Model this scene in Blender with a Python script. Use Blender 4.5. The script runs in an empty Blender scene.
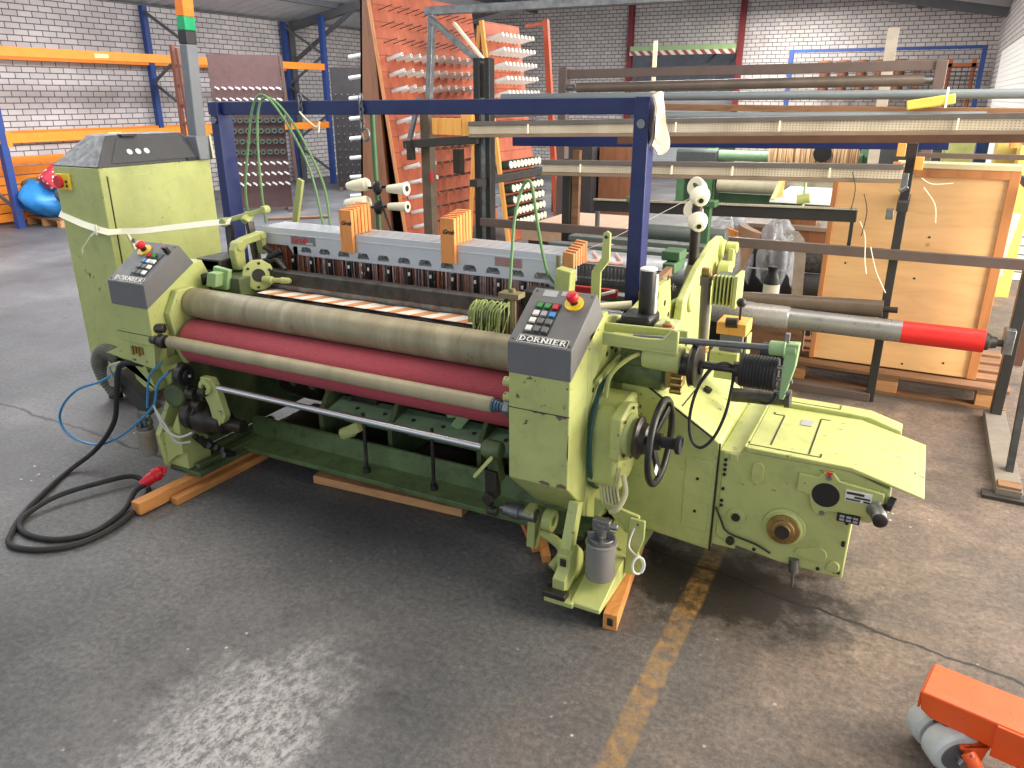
import bpy, bmesh, math, random
from mathutils import Vector, Matrix, Quaternion
random.seed(7)
SC = bpy.context.scene
COL = SC.collection
PI = math.pi

# ---------------------------------------------------------------- colours and materials
def lin(c):
    return tuple(((v/255.0)/12.92 if v/255.0 <= 0.04045 else ((v/255.0+0.055)/1.055)**2.4) for v in c) + (1.0,)

class Mat:
    """small node graph helper around one Principled BSDF"""
    def __init__(self, name, rough=0.5, metal=0.0):
        self.m = bpy.data.materials.new(name)
        self.m.use_nodes = True
        self.nt = self.m.node_tree
        self.nt.nodes.clear()
        self.out = self.nt.nodes.new('ShaderNodeOutputMaterial')
        self.b = self.nt.nodes.new('ShaderNodeBsdfPrincipled')
        self.nt.links.new(self.b.outputs[0], self.out.inputs[0])
        self.b.inputs['Roughness'].default_value = rough
        self.b.inputs['Metallic'].default_value = metal
        self._co = None
    def node(self, t, **kw):
        n = self.nt.nodes.new(t)
        for k, v in kw.items():
            setattr(n, k, v)
        return n
    def put(self, sock, v):
        if hasattr(v, 'is_output') or isinstance(v, bpy.types.NodeSocket):
            self.nt.links.new(v, sock)
        else:
            sock.default_value = v
    def co(self):
        if self._co is None:
            self._co = self.node('ShaderNodeTexCoord').outputs['Object']
        return self._co
    def mapping(self, scale=(1, 1, 1), rot=(0, 0, 0), vec=None):
        n = self.node('ShaderNodeMapping')
        self.put(n.inputs['Vector'], vec or self.co())
        n.inputs['Scale'].default_value = scale
        n.inputs['Rotation'].default_value = rot
        return n.outputs[0]
    def noise(self, scale, detail=4, rough=0.55, vec=None, dist=0.0):
        n = self.node('ShaderNodeTexNoise')
        self.put(n.inputs['Vector'], vec or self.co())
        n.inputs['Scale'].default_value = scale
        n.inputs['Detail'].default_value = detail
        n.inputs['Roughness'].default_value = rough
        n.inputs['Distortion'].default_value = dist
        return n.outputs['Fac']
    def voro(self, scale, vec=None):
        n = self.node('ShaderNodeTexVoronoi')
        self.put(n.inputs['Vector'], vec or self.co())
        n.inputs['Scale'].default_value = scale
        return n.outputs['Distance']
    def ramp(self, fac, stops, interp='LINEAR'):
        n = self.node('ShaderNodeValToRGB')
        n.color_ramp.interpolation = interp
        e = n.color_ramp.elements
        while len(e) > 1:
            e.remove(e[0])
        first = True
        for p, c in stops:
            if not isinstance(c, tuple):
                c = (c, c, c, 1)
            if first:
                e[0].position = p; e[0].color = c; first = False
            else:
                k = e.new(p); k.color = c
        self.put(n.inputs[0], fac)
        return n.outputs[0]
    def mix(self, fac, a, b, mode='MIX'):
        n = self.node('ShaderNodeMix', data_type='RGBA', blend_type=mode)
        self.put(n.inputs[0], fac); self.put(n.inputs[6], a); self.put(n.inputs[7], b)
        return n.outputs[2]
    def math(self, op, a, b=0.0, c=0.0):
        n = self.node('ShaderNodeMath', operation=op)
        self.put(n.inputs[0], a); self.put(n.inputs[1], b); self.put(n.inputs[2], c)
        return n.outputs[0]
    def sep(self, vec=None):
        n = self.node('ShaderNodeSeparateXYZ')
        self.put(n.inputs[0], vec or self.co())
        return n.outputs
    def comb(self, x, y, z):
        n = self.node('ShaderNodeCombineXYZ')
        self.put(n.inputs[0], x); self.put(n.inputs[1], y); self.put(n.inputs[2], z)
        return n.outputs[0]
    def bump(self, h, strength=0.3, dist=0.01):
        n = self.node('ShaderNodeBump')
        n.inputs['Strength'].default_value = strength
        n.inputs['Distance'].default_value = dist
        self.put(n.inputs['Height'], h)
        self.nt.links.new(n.outputs[0], self.b.inputs['Normal'])
    def color(self, c):
        self.put(self.b.inputs['Base Color'], c)
    def roughness(self, r):
        self.put(self.b.inputs['Roughness'], r)

def paint(name, rgb, rough=0.45, var=0.10, grime=0.25, chips=None, metal=0.0, scale=6.0):
    """painted or plain surface: slight tone variation, grime blotches, optional chipped spots"""
    M = Mat(name, rough, metal)
    c = lin(rgb)
    lo = tuple(v*(1-var) for v in c[:3]) + (1,)
    hi = tuple(min(1, v*(1+var)) for v in c[:3]) + (1,)
    col = M.ramp(M.noise(scale, 5, 0.6), [(0.3, lo), (0.7, hi)])
    if grime > 0:
        g = M.ramp(M.noise(scale*2.3, 7, 0.72), [(0.48, 0.0), (0.75, grime)])
        col = M.mix(g, col, tuple(v*0.25 for v in c[:3]) + (1,))
    if chips:
        k = M.ramp(M.noise(scale*5.5, 6, 0.65), [(0.63, 0.0), (0.65, 1.0)])
        k2 = M.ramp(M.noise(scale*0.9, 2, 0.5), [(0.5, 0.0), (0.58, 1.0)])
        col = M.mix(M.math('MULTIPLY', k, k2), col, lin(chips))
    M.color(col)
    M.roughness(M.ramp(M.noise(scale*3, 4), [(0.3, max(0.05, rough-0.08)), (0.7, min(1, rough+0.12))]))
    return M.m

def metal(name, rgb, rough=0.3, var=0.2, stretch=(1, 1, 1), scale=20.0, rust=None):
    M = Mat(name, rough, 0.9)
    c = lin(rgb)
    lo = tuple(v*(1-var) for v in c[:3]) + (1,)
    hi = tuple(min(1, v*(1+var)) for v in c[:3]) + (1,)
    col = M.ramp(M.noise(scale, 4, 0.6, M.mapping(stretch)), [(0.3, lo), (0.7, hi)])
    if rust:
        r = M.ramp(M.noise(scale*0.4, 6, 0.7), [(0.5, 0.0), (0.7, 0.8)])
        col = M.mix(r, col, lin(rust))
    M.color(col)
    M.roughness(M.ramp(M.noise(scale*1.5, 3), [(0.3, rough*0.8), (0.7, min(1, rough*1.4))]))
    return M.m

def wood(name, rgb, dark, scale=(1, 14, 14), rough=0.65, knots=True):
    M = Mat(name, rough)
    v = M.mapping(scale)
    g = M.noise(2.2, 6, 0.6, v, 0.6)
    col = M.ramp(g, [(0.25, lin(dark)), (0.5, lin(rgb)), (0.8, tuple(min(1, x*1.12) for x in lin(rgb)[:3])+(1,))])
    if knots:
        k = M.ramp(M.voro(3.4), [(0.03, 1.0), (0.075, 0.0)])
        col = M.mix(k, col, tuple(x*0.35 for x in lin(dark)[:3])+(1,))
    M.color(col)
    return M.m

# ---------------------------------------------------------------- mesh builder
def frame_of(d):
    d = Vector(d).normalized()
    up = Vector((0, 0, 1)) if abs(d.z) < 0.95 else Vector((1, 0, 0))
    a = d.cross(up).normalized()
    return d, a, d.cross(a).normalized()

class MB:
    def __init__(self):
        self.v = []; self.f = []; self.mi = []; self.cur = 0
    def add(self, vs, fs):
        o = len(self.v)
        self.v += [tuple(p) for p in vs]
        for f in fs:
            self.f.append([i+o for i in f]); self.mi.append(self.cur)
        return self
    def slot(self, i):
        self.cur = i; return self
    def box(self, x0, x1, y0, y1, z0, z1):
        vs = [(x, y, z) for z in (z0, z1) for y in (y0, y1) for x in (x0, x1)]
        return self.add(vs, [(0, 2, 3, 1), (4, 5, 7, 6), (0, 1, 5, 4), (2, 6, 7, 3), (0, 4, 6, 2), (1, 3, 7, 5)])
    def bar(self, p, q, w, h, up=(0, 0, 1)):
        """rectangular bar from p to q, w across, h along up"""
        p, q = Vector(p), Vector(q); d = (q-p).normalized()
        s = d.cross(Vector(up))
        if s.length < 1e-4:
            s = d.cross(Vector((0, 1, 0)))
        s.normalize(); u = s.cross(d).normalized()
        vs = []
        for c in (p, q):
            for a, b in ((-1, -1), (1, -1), (1, 1), (-1, 1)):
                vs.append(c + s*(a*w/2) + u*(b*h/2))
        return self.add(vs, [(3, 2, 1, 0), (4, 5, 6, 7), (0, 1, 5, 4), (1, 2, 6, 5), (2, 3, 7, 6), (3, 0, 4, 7)])
    def prism(self, poly, ax, a, b):
        def P(u, v, w):
            return {'X': (w, u, v), 'Y': (u, w, v), 'Z': (u, v, w)}[ax]
        n = len(poly)
        vs = [P(u, v, a) for u, v in poly] + [P(u, v, b) for u, v in poly]
        fs = [tuple(range(n))[::-1], tuple(range(n, 2*n))] + [(i, (i+1) % n, n+(i+1) % n, n+i) for i in range(n)]
        return self.add(vs, fs)
    def lathe(self, p, d, prof, n=24, cap=True):
        """profile [(distance along d, radius)] turned about the axis through p"""
        p = Vector(p); d, a, b = frame_of(d)
        vs = []; fs = []
        for t, r in prof:
            for i in range(n):
                an = 2*PI*i/n
                vs.append(p + d*t + (a*math.cos(an) + b*math.sin(an))*r)
        m = len(prof)
        for k in range(m-1):
            for i in range(n):
                j = (i+1) % n
                fs.append((k*n+i, k*n+j, (k+1)*n+j, (k+1)*n+i))
        if cap:
            fs.append(tuple(range(n))[::-1]); fs.append(tuple(range((m-1)*n, m*n)))
        return self.add(vs, fs)
    def cyl(self, p, q, r, r2=None, n=24):
        p, q = Vector(p), Vector(q); L = (q-p).length
        return self.lathe(p, q-p, [(0, r), (L, r if r2 is None else r2)], n)
    def ring(self, p, q, r, ri, n=28):
        """hollow cylinder"""
        p, q = Vector(p), Vector(q); L = (q-p).length
        return self.lathe(p, q-p, [(0, ri), (0, r), (L, r), (L, ri), (0, ri)], n, cap=False)
    def sphere(self, c, r, n=16, m=10, sc=(1, 1, 1)):
        vs = []; fs = []
        for k in range(1, m):
            th = PI*k/m
            for i in range(n):
                ph = 2*PI*i/n
                vs.append((c[0]+r*sc[0]*math.sin(th)*math.cos(ph), c[1]+r*sc[1]*math.sin(th)*math.sin(ph), c[2]+r*sc[2]*math.cos(th)))
        t = len(vs); vs.append((c[0], c[1], c[2]+r*sc[2])); vs.append((c[0], c[1], c[2]-r*sc[2]))
        for k in range(m-2):
            for i in range(n):
                j = (i+1) % n
                fs.append((k*n+i, (k+1)*n+i, (k+1)*n+j, k*n+j))
        for i in range(n):
            j = (i+1) % n
            fs.append((t, i, j)); fs.append((t+1, (m-2)*n+j, (m-2)*n+i))
        return self.add(vs, fs)
    def tube(self, pts, r, n=8, closed=False, smooth=0):
        P = [Vector(p) for p in pts]
        if smooth:
            P = spline(P, smooth, closed)
        m = len(P); rs = r if isinstance(r, (list, tuple)) else [r]*m
        vs = []; fs = []
        T = []
        for i in range(m):
            a = P[(i-1) % m] if (closed or i > 0) else P[i]
            b = P[(i+1) % m] if (closed or i < m-1) else P[i]
            t = (b-a)
            T.append(t.normalized() if t.length > 1e-9 else Vector((0, 0, 1)))
        _, nrm, _ = frame_of(T[0])
        for i in range(m):
            nrm = (nrm - T[i]*nrm.dot(T[i]))
            if nrm.length < 1e-6:
                _, nrm, _ = frame_of(T[i])
            nrm.normalize(); bi = T[i].cross(nrm)
            for k in range(n):
                an = 2*PI*k/n
                vs.append(P[i] + (nrm*math.cos(an) + bi*math.sin(an))*rs[i])
        for i in range(m if closed else m-1):
            j = (i+1) % m
            for k in range(n):
                l = (k+1) % n
                fs.append((i*n+k, i*n+l, j*n+l, j*n+k))
        if not closed:
            fs.append(tuple(range(n))[::-1]); fs.append(tuple(range((m-1)*n, m*n)))
        return self.add(vs, fs)
    def torus(self, c, ax, R, r, n=40, k=10):
        c = Vector(c); d, a, b = frame_of(ax)
        return self.tube([c + (a*math.cos(2*PI*i/n) + b*math.sin(2*PI*i/n))*R for i in range(n)], r, k, closed=True)
    def strip(self, pts, w, t=0.002):
        """flat ribbon along pts: w is a vector across the ribbon, t its thickness"""
        w = Vector(w); P = [Vector(p) for p in pts]; vs = []; fs = []
        for i, p in enumerate(P):
            d = (P[min(i+1, len(P)-1)] - P[max(i-1, 0)]).normalized()
            nn = d.cross(w).normalized()*t/2
            vs += [p-w/2-nn, p+w/2-nn, p+w/2+nn, p-w/2+nn]
        for i in range(len(P)-1):
            a, b = 4*i, 4*i+4
            for k in range(4):
                l = (k+1) % 4
                fs.append((a+k, a+l, b+l, b+k))
        fs.append((3, 2, 1, 0)); e = 4*(len(P)-1); fs.append((e, e+1, e+2, e+3))
        return self.add(vs, fs)
    def grid(self, fn, nu, nv):
        vs = [fn(i/nu, j/nv) for j in range(nv+1) for i in range(nu+1)]
        fs = [(j*(nu+1)+i, j*(nu+1)+i+1, (j+1)*(nu+1)+i+1, (j+1)*(nu+1)+i) for j in range(nv) for i in range(nu)]
        return self.add(vs, fs)
    def build(self, name, mat, parent=None, bevel=0.0, angle=35, seg=2, flat=False):
        me = bpy.data.meshes.new(name)
        off = Vector((0, 0, 0))
        if parent is None:
            xs = [p[0] for p in self.v]; ys = [p[1] for p in self.v]; zs = [p[2] for p in self.v]
            off = Vector(((min(xs)+max(xs))/2, (min(ys)+max(ys))/2, min(zs)))
        me.from_pydata([tuple(Vector(p)-off) for p in self.v], [], self.f)
        for m in (mat if isinstance(mat, (list, tuple)) else [mat]):
            me.materials.append(m)
        if any(self.mi):
            me.polygons.foreach_set('material_index', self.mi)
        bm = bmesh.new(); bm.from_mesh(me)
        bmesh.ops.recalc_face_normals(bm, faces=bm.faces)
        bm.to_mesh(me); bm.free()
        if not flat:
            me.polygons.foreach_set('use_smooth', [True]*len(me.polygons))
            me.set_sharp_from_angle(angle=math.radians(angle))
        ob = bpy.data.objects.new(name, me)
        COL.objects.link(ob)
        ob.location = off
        if parent is not None:
            ob.parent = parent
            ob.location = -world_loc(parent)
        if bevel > 0:
            md = ob.modifiers.new('edge', 'BEVEL'); md.width = bevel; md.segments = seg
            md.limit_method = 'ANGLE'; md.angle_limit = math.radians(40)
        return ob

def pieces(mb):
    """the separate shells of a mesh builder, each as a builder of its own"""
    p = list(range(len(mb.v)))
    def find(a):
        while p[a] != a:
            p[a] = p[p[a]]; a = p[a]
        return a
    for f in mb.f:
        r0 = find(f[0])
        for i in f[1:]:
            p[find(i)] = r0
    out = {}
    for f, m in zip(mb.f, mb.mi):
        b, mp = out.setdefault(find(f[0]), (MB(), {}))
        g = []
        for i in f:
            if i not in mp:
                mp[i] = len(b.v); b.v.append(mb.v[i])
            g.append(mp[i])
        b.f.append(g); b.mi.append(m)
    return [b for b, _ in out.values()]

def each(mb, name, mat, parent, bevel=0.0, angle=35):
    """every separate piece becomes a part of its own"""
    o = None
    for b in pieces(mb):
        m = mat
        if isinstance(mat, (list, tuple)):
            m = mat[b.mi[0]]; b.mi = [0]*len(b.mi)
        k = b.build(name, m, parent, bevel, angle); o = o or k
    return o

def world_loc(o):
    v = Vector(o.location)
    while o.parent:
        o = o.parent; v += Vector(o.location)
    return v

def spline(P, k, closed=False):
    out = []; n = len(P)
    rng = range(n) if closed else range(n-1)
    for i in rng:
        if closed:
            a, b, c, d = P[(i-1) % n], P[i], P[(i+1) % n], P[(i+2) % n]
        else:
            a, b, c, d = P[max(i-1, 0)], P[i], P[i+1], P[min(i+2, n-1)]
        for j in range(k):
            t = j/k
            out.append(0.5*((2*b) + (c-a)*t + (2*a-5*b+4*c-d)*t*t + (3*b-a-3*c+d)*t**3))
    if not closed:
        out.append(P[-1])
    return out

def arc(c, r, a0, a1, n):
    """points (u, v) on a circular arc, degrees"""
    return [(c[0]+r*math.cos(math.radians(a0+(a1-a0)*i/n)), c[1]+r*math.sin(math.radians(a0+(a1-a0)*i/n))) for i in range(n+1)]

def tag(o, label, cat, group=None):
    o['label'] = label; o['category'] = cat
    if group:
        o['group'] = group
    return o

def thing(name, loc, label, cat, group=None):
    o = bpy.data.objects.new(name, None)
    o.empty_display_size = 0.1
    o.location = loc
    COL.objects.link(o)
    return tag(o, label, cat, group)

def lab(o, text):
    o['label'] = text
    return o

def structure(o):
    o['kind'] = 'structure'
    return o

def dup(root, loc, label=None, group=None, rot=None):
    """copy of a thing with copies of its parts and their sub-parts"""
    r = root.copy(); COL.objects.link(r); r.location = loc
    if rot is not None:
        r.rotation_euler = rot
    if label:
        r['label'] = label
    if group:
        r['group'] = group
    for ch in list(root.children):
        c = ch.copy(); COL.objects.link(c); c.parent = r
        for g in list(ch.children):
            d = g.copy(); COL.objects.link(d); d.parent = c
    return r

def text(name, body, size, mat, parent, origin, right, up, depth=0.0008, shear=0.0, offset=0.0, align='LEFT'):
    """raised lettering as a mesh: right and up are the directions the writing runs in"""
    cu = bpy.data.curves.new(name, 'FONT')
    cu.body = body; cu.size = size; cu.extrude = depth; cu.shear = shear; cu.offset = offset; cu.align_x = align
    tmp = bpy.data.objects.new(name, cu); COL.objects.link(tmp)
    dg = bpy.context.evaluated_depsgraph_get()
    me = bpy.data.meshes.new_from_object(tmp.evaluated_get(dg))
    COL.objects.unlink(tmp); bpy.data.objects.remove(tmp)
    me.name = name
    r = Vector(right).normalized(); u = Vector(up).normalized(); n = r.cross(u)
    mt = Matrix(((r.x, u.x, n.x, origin[0]), (r.y, u.y, n.y, origin[1]), (r.z, u.z, n.z, origin[2]), (0, 0, 0, 1)))
    me.transform(mt)
    me.materials.clear(); me.materials.append(mat)
    ob = bpy.data.objects.new(name, me); COL.objects.link(ob)
    ob.parent = parent; ob.location = -world_loc(parent)
    return ob

# ---------------------------------------------------------------- the materials of the place
GREEN = paint('green_machine_paint', (177, 184, 116), 0.42, 0.07, 0.28, chips=(92, 78, 66), scale=5)
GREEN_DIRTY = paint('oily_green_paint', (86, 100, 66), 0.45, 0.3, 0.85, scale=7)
GREEN_PALE = paint('pale_green_paint', (150, 182, 128), 0.4, 0.06, 0.12, scale=4)
GREEN_DARK = paint('dark_green_paint', (66, 104, 68), 0.5, 0.15, 0.3)
GREY_PANEL = paint('charcoal_panel', (102, 102, 104), 0.5, 0.06, 0.08, scale=9)
GREY_POLE = paint('grey_pole_paint', (112, 117, 124), 0.45, 0.06, 0.1)
BLACK = paint('black_plastic', (26, 26, 28), 0.42, 0.15, 0.0)
RUBBER = paint('black_rubber', (34, 34, 36), 0.7, 0.15, 0.1)
OILY = paint('oily_dark_metal', (54, 49, 44), 0.38, 0.4, 0.4, metal=0.4)
_s = Mat('bright_steel', 0.24, 0.9); _s.color(_s.ramp(_s.noise(2.0, 2), [(0.3, lin((196, 197, 200))), (0.7, lin((212, 213, 215)))])); STEEL = _s.m
STEEL_DULL = metal('dull_steel', (135, 136, 138), 0.42, 0.3)
STEEL_DARK = metal('dark_steel', (80, 78, 76), 0.45, 0.3)
ALU = metal('aluminium', (205, 207, 212), 0.34, 0.08, (0.3, 6, 6), 12)
ALU_FRAME = paint('anodised_frame', (204, 206, 212), 0.36, 0.04, 0.06, metal=0.25, scale=8)
LID_GREY = paint('dark_lid_grey', (72, 73, 76), 0.5, 0.05, 0.08, scale=9)
BRASS = metal('brass', (158, 132, 84), 0.4, 0.3, rust=(90, 60, 40))
NAVY = paint('navy_gantry_paint', (17, 33, 90), 0.36, 0.08, 0.12)
NAVY_RACK = paint('blue_rack_paint', (38, 66, 128), 0.5, 0.1, 0.15)
ORANGE_RACK = paint('orange_rack_paint', (240, 138, 40), 0.5, 0.06, 0.15)
ORANGE_WOOD = wood('orange_stained_wood', (228, 150, 80), (190, 112, 52), (9, 9, 1.3), 0.6, False)
TIMBER = wood('raw_timber', (196, 144, 96), (150, 102, 66), (2, 12, 12), 0.7)
TIMBER_Y = wood('raw_timber_along', (205, 140, 78), (160, 96, 50), (12, 2, 12), 0.7)
BATTEN = wood('yellow_batten', (232, 168, 84), (196, 128, 58), (10, 10, 1.2), 0.6, False)
PALLETWOOD = wood('weathered_pallet_wood', (132, 97, 70), (92, 66, 48), (1.5, 10, 10), 0.8)
PLY = wood('plywood', (242, 196, 140), (228, 178, 120), (1.2, 3, 7), 0.55)
PLY_EDGE = wood('frame_wood', (200, 136, 86), (166, 104, 62), (6, 6, 1), 0.6)
RED = paint('red_plastic', (205, 30, 44), 0.35, 0.05, 0.05)
REDPAINT = paint('red_tube_paint', (214, 40, 36), 0.4, 0.08, 0.15)
RED_POST = paint('red_steel_post', (120, 28, 34), 0.5, 0.1, 0.15)
YELLOW = paint('yellow_plastic', (232, 196, 40), 0.4, 0.04, 0.04)
WHITE = paint('white_plastic', (226, 226, 222), 0.45, 0.04, 0.06)
CREAM = paint('cream_cone', (238, 232, 206), 0.6, 0.04, 0.03)
BLUE_BTN = paint('blue_button', (40, 128, 196), 0.35, 0.03, 0.0)
GREEN_BTN = paint('green_button', (40, 132, 62), 0.35, 0.03, 0.0)
GREY_BTN = paint('grey_button', (160, 162, 168), 0.35, 0.03, 0.0)
HOSE_GREEN = paint('green_hose', (106, 146, 96), 0.4, 0.1, 0.05)
HOSE_BLUE = paint('blue_hose', (58, 138, 190), 0.35, 0.06, 0.05)
STRAP = paint('cream_strap', (250, 247, 222), 0.5, 0.05, 0.08)
PEG_BROWN = paint('brown_pegboard', (92, 66, 64), 0.65, 0.1, 0.2)
PEG_BLACK = paint('black_pegboard', (46, 42, 44), 0.65, 0.1, 0.2)
BROWN_BOARD = wood('brown_end_board', (128, 84, 56), (94, 58, 40), (9, 9, 1), 0.6, False)
BROWN_STEEL = paint('brown_painted_steel', (98, 84, 80), 0.5, 0.1, 0.25)
BLACK_STEEL = paint('black_painted_steel', (48, 46, 46), 0.5, 0.15, 0.2)
TARP = paint('blue_tarpaulin', (52, 140, 214), 0.4, 0.12, 0.1)
TROLLEY = paint('orange_trolley_paint', (232, 92, 36), 0.4, 0.06, 0.12, chips=(70, 50, 44), scale=7)
NYLON = paint('white_nylon', (196, 200, 198), 0.45, 0.1, 0.25)
EXPOSURE = 0.0
# ================================================================ SETTING
def brick_mat(name, axis, bw, rh):
    M = Mat(name, 0.72)
    s = M.sep()
    v = M.comb(s['X'] if axis == 'Y' else s['Y'], s['Z'], 0.0)
    n = M.node('ShaderNodeTexBrick', offset=0.5)
    M.put(n.inputs['Vector'], v)
    n.inputs['Color1'].default_value = lin((214, 208, 206))
    n.inputs['Color2'].default_value = lin((196, 190, 190))
    n.inputs['Mortar'].default_value = lin((92, 90, 92))
    n.inputs['Scale'].default_value = 1.0
    n.inputs['Mortar Size'].default_value = 0.0085
    n.inputs['Mortar Smooth'].default_value = 0.2
    n.inputs['Bias'].default_value = 0.0
    n.inputs['Brick Width'].default_value = bw
    n.inputs['Row Height'].default_value = rh
    col = n.outputs['Color']
    d = M.ramp(M.noise(1.1, 5, 0.6), [(0.35, 0.0), (0.75, 0.3)])
    col = M.mix(d, col, lin((168, 158, 148)), 'MULTIPLY')
    M.color(col)
    M.bump(n.outputs['Fac'], -0.4, 0.01)
    return M.m

def floor_mat():
    M = Mat('worn_asphalt_floor', 0.6)
    s = M.sep(); X, Y = s['X'], s['Y']
    base = M.ramp(M.noise(0.9, 8, 0.62), [(0.30, lin((66, 67, 70))), (0.52, lin((90, 90, 92))), (0.72, lin((116, 115, 116)))])
    # brown mottling that grows towards the right-hand bay
    brown_fac = M.math('ADD', M.math('MULTIPLY', X, 0.42), M.math('MULTIPLY', M.noise(0.8, 5, 0.6), 1.1))
    brown_mix = M.ramp(brown_fac, [(0.05, 0.0), (0.62, 0.75)])
    base = M.mix(brown_mix, base, M.ramp(M.noise(3.2, 9, 0.72, None, 0.4), [(0.30, lin((72, 60, 52))), (0.48, lin((104, 88, 76))), (0.60, lin((126, 108, 94))), (0.74, lin((168, 146, 128)))]))
    # fine aggregate
    g = M.ramp(M.noise(42, 9, 0.85), [(0.36, 0.5), (0.5, 0.98), (0.64, 1.6)])
    base = M.mix(1.0, base, g, 'MULTIPLY')
    # pale scuffed screed patch
    dx = M.math('MULTIPLY', M.math('SUBTRACT', X, -1.60), 2.3)
    dy = M.math('MULTIPLY', M.math('SUBTRACT', Y, 1.18), 1.5)
    rr = M.math('SQRT', M.math('ADD', M.math('MULTIPLY', dx, dx), M.math('MULTIPLY', dy, dy)))
    pm = M.math('SUBTRACT', M.math('MULTIPLY', M.noise(3.0, 8, 0.72), 1.9), rr)
    halo = M.ramp(M.math('SUBTRACT', M.math('MULTIPLY', M.noise(2.0, 7, 0.7), 3.2), rr), [(0.3, 0.0), (1.2, 0.30)])
    base = M.mix(M.math('MULTIPLY', halo, M.ramp(M.noise(24, 6, 0.8), [(0.38, 0.2), (0.62, 1.0)])), base, lin((150, 148, 150)))
    pm = M.math('MULTIPLY', M.ramp(pm, [(0.20, 0.0), (0.6, 1.0)]), M.ramp(M.noise(38, 8, 0.85, M.mapping((1, 0.6, 1))), [(0.43, 0.0), (0.56, 0.9)]))
    base = M.mix(pm, base, lin((178, 176, 178)))
    # scattered pale flecks and paint spots
    fl = M.ramp(M.voro(15.0), [(0.07, 0.85), (0.12, 0.0)])
    fl = M.math('MULTIPLY', fl, M.ramp(M.noise(2.2, 3), [(0.54, 0.0), (0.66, 1.0)]))
    base = M.mix(fl, base, lin((200, 198, 192)))
    # dark blotches
    bl = M.ramp(M.noise(3.4, 5, 0.6, M.mapping((1, 1.6, 1))), [(0.62, 0.0), (0.74, 0.55)])
    base = M.mix(bl, base, lin((48, 46, 46)))
    # dark brown blotch under the drive end of the machine
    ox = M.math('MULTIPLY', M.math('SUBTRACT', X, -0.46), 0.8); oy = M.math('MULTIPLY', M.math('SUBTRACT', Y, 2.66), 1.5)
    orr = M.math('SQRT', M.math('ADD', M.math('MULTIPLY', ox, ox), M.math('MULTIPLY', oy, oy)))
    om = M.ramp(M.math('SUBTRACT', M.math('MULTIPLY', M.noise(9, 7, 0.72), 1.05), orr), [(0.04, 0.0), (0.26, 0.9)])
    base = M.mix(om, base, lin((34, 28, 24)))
    # worn yellow lane line
    ly = M.math('ABSOLUTE', M.math('SUBTRACT', M.math('ADD', X, M.math('MULTIPLY', M.noise(14, 3), 0.02)), -0.515))
    lm = M.ramp(ly, [(0.034, 1.0), (0.046, 0.0)])
    lm = M.math('MULTIPLY', lm, M.ramp(M.noise(22, 7, 0.72), [(0.42, 0.10), (0.66, 0.8)]))
    base = M.mix(lm, base, lin((166, 126, 64)))
    # joints / cracks in the floor
    wob = M.math('MULTIPLY', M.math('SUBTRACT', M.noise(5, 5, 0.6), 0.5), 0.10)
    c1 = M.math('ABSOLUTE', M.math('ADD', M.math('SUBTRACT', Y, M.math('ADD', M.math('MULTIPLY', X, -0.17), 2.655)), wob))
    k1 = M.math('MULTIPLY', M.ramp(c1, [(0.004, 1.0), (0.011, 0.0)]), M.ramp(X, [(-0.0, 0.0), (0.0, 1.0)]))
    k1 = M.math('MULTIPLY', M.ramp(c1, [(0.004, 1.0), (0.011, 0.0)]), M.math('GREATER_THAN', X, -1.2))
    c2 = M.math('ABSOLUTE', M.math('ADD', M.math('SUBTRACT', Y, M.math('ADD', M.math('MULTIPLY', X, -0.04), 2.32)), wob))
    k2 = M.math('MULTIPLY', M.ramp(c2, [(0.005, 1.0), (0.013, 0.0)]), M.math('LESS_THAN', X, -3.15))
    base = M.mix(M.math('MAXIMUM', k1, k2), base, lin((30, 26, 24)))
    M.color(base)
    M.roughness(M.ramp(M.noise(1.3, 6, 0.6), [(0.3, 0.42), (0.7, 0.68)]))
    M.bump(M.noise(60, 8, 0.8), 0.35, 0.01)
    return M.m

BRICK_L = brick_mat('white_brick_left', 'X', 0.235, 0.0905)
BRICK_B = brick_mat('white_brick_back', 'Y', 0.192, 0.0855)
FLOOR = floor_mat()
ROOF = paint('grey_corrugated_sheet', (196, 198, 202), 0.6, 0.08, 0.2, scale=2)
PURLIN = paint('dark_roof_steel', (88, 90, 94), 0.6, 0.1, 0.1)

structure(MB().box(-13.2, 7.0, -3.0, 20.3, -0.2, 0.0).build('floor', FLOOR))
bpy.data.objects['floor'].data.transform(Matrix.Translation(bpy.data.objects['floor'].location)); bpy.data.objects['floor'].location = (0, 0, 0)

def wall(name, b, mat):
    o = MB().box(*b).build(name, mat)
    o.data.transform(Matrix.Translation(o.location)); o.location = (0, 0, 0)
    return structure(o)
wall('wall_left', (-13.15, -12.9, -3.0, 20.2, 0.0, 3.36), BRICK_L)
# back wall with a loading opening
mb = MB()
mb.box(-13.15, -7.0, 20.0, 20.25, 0, 5.2); mb.box(-4.25, 1.15, 20.0, 20.25, 0, 5.2); mb.box(-7.0, -4.25, 20.0, 20.25, 2.85, 5.2)
o = mb.build('wall_back', BRICK_B); o.data.transform(Matrix.Translation(o.location)); o.location = (0, 0, 0); structure(o)
wall('wall_right', (0.95, 1.15, 9.5, 20.2, 0, 3.4), BRICK_L)
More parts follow.
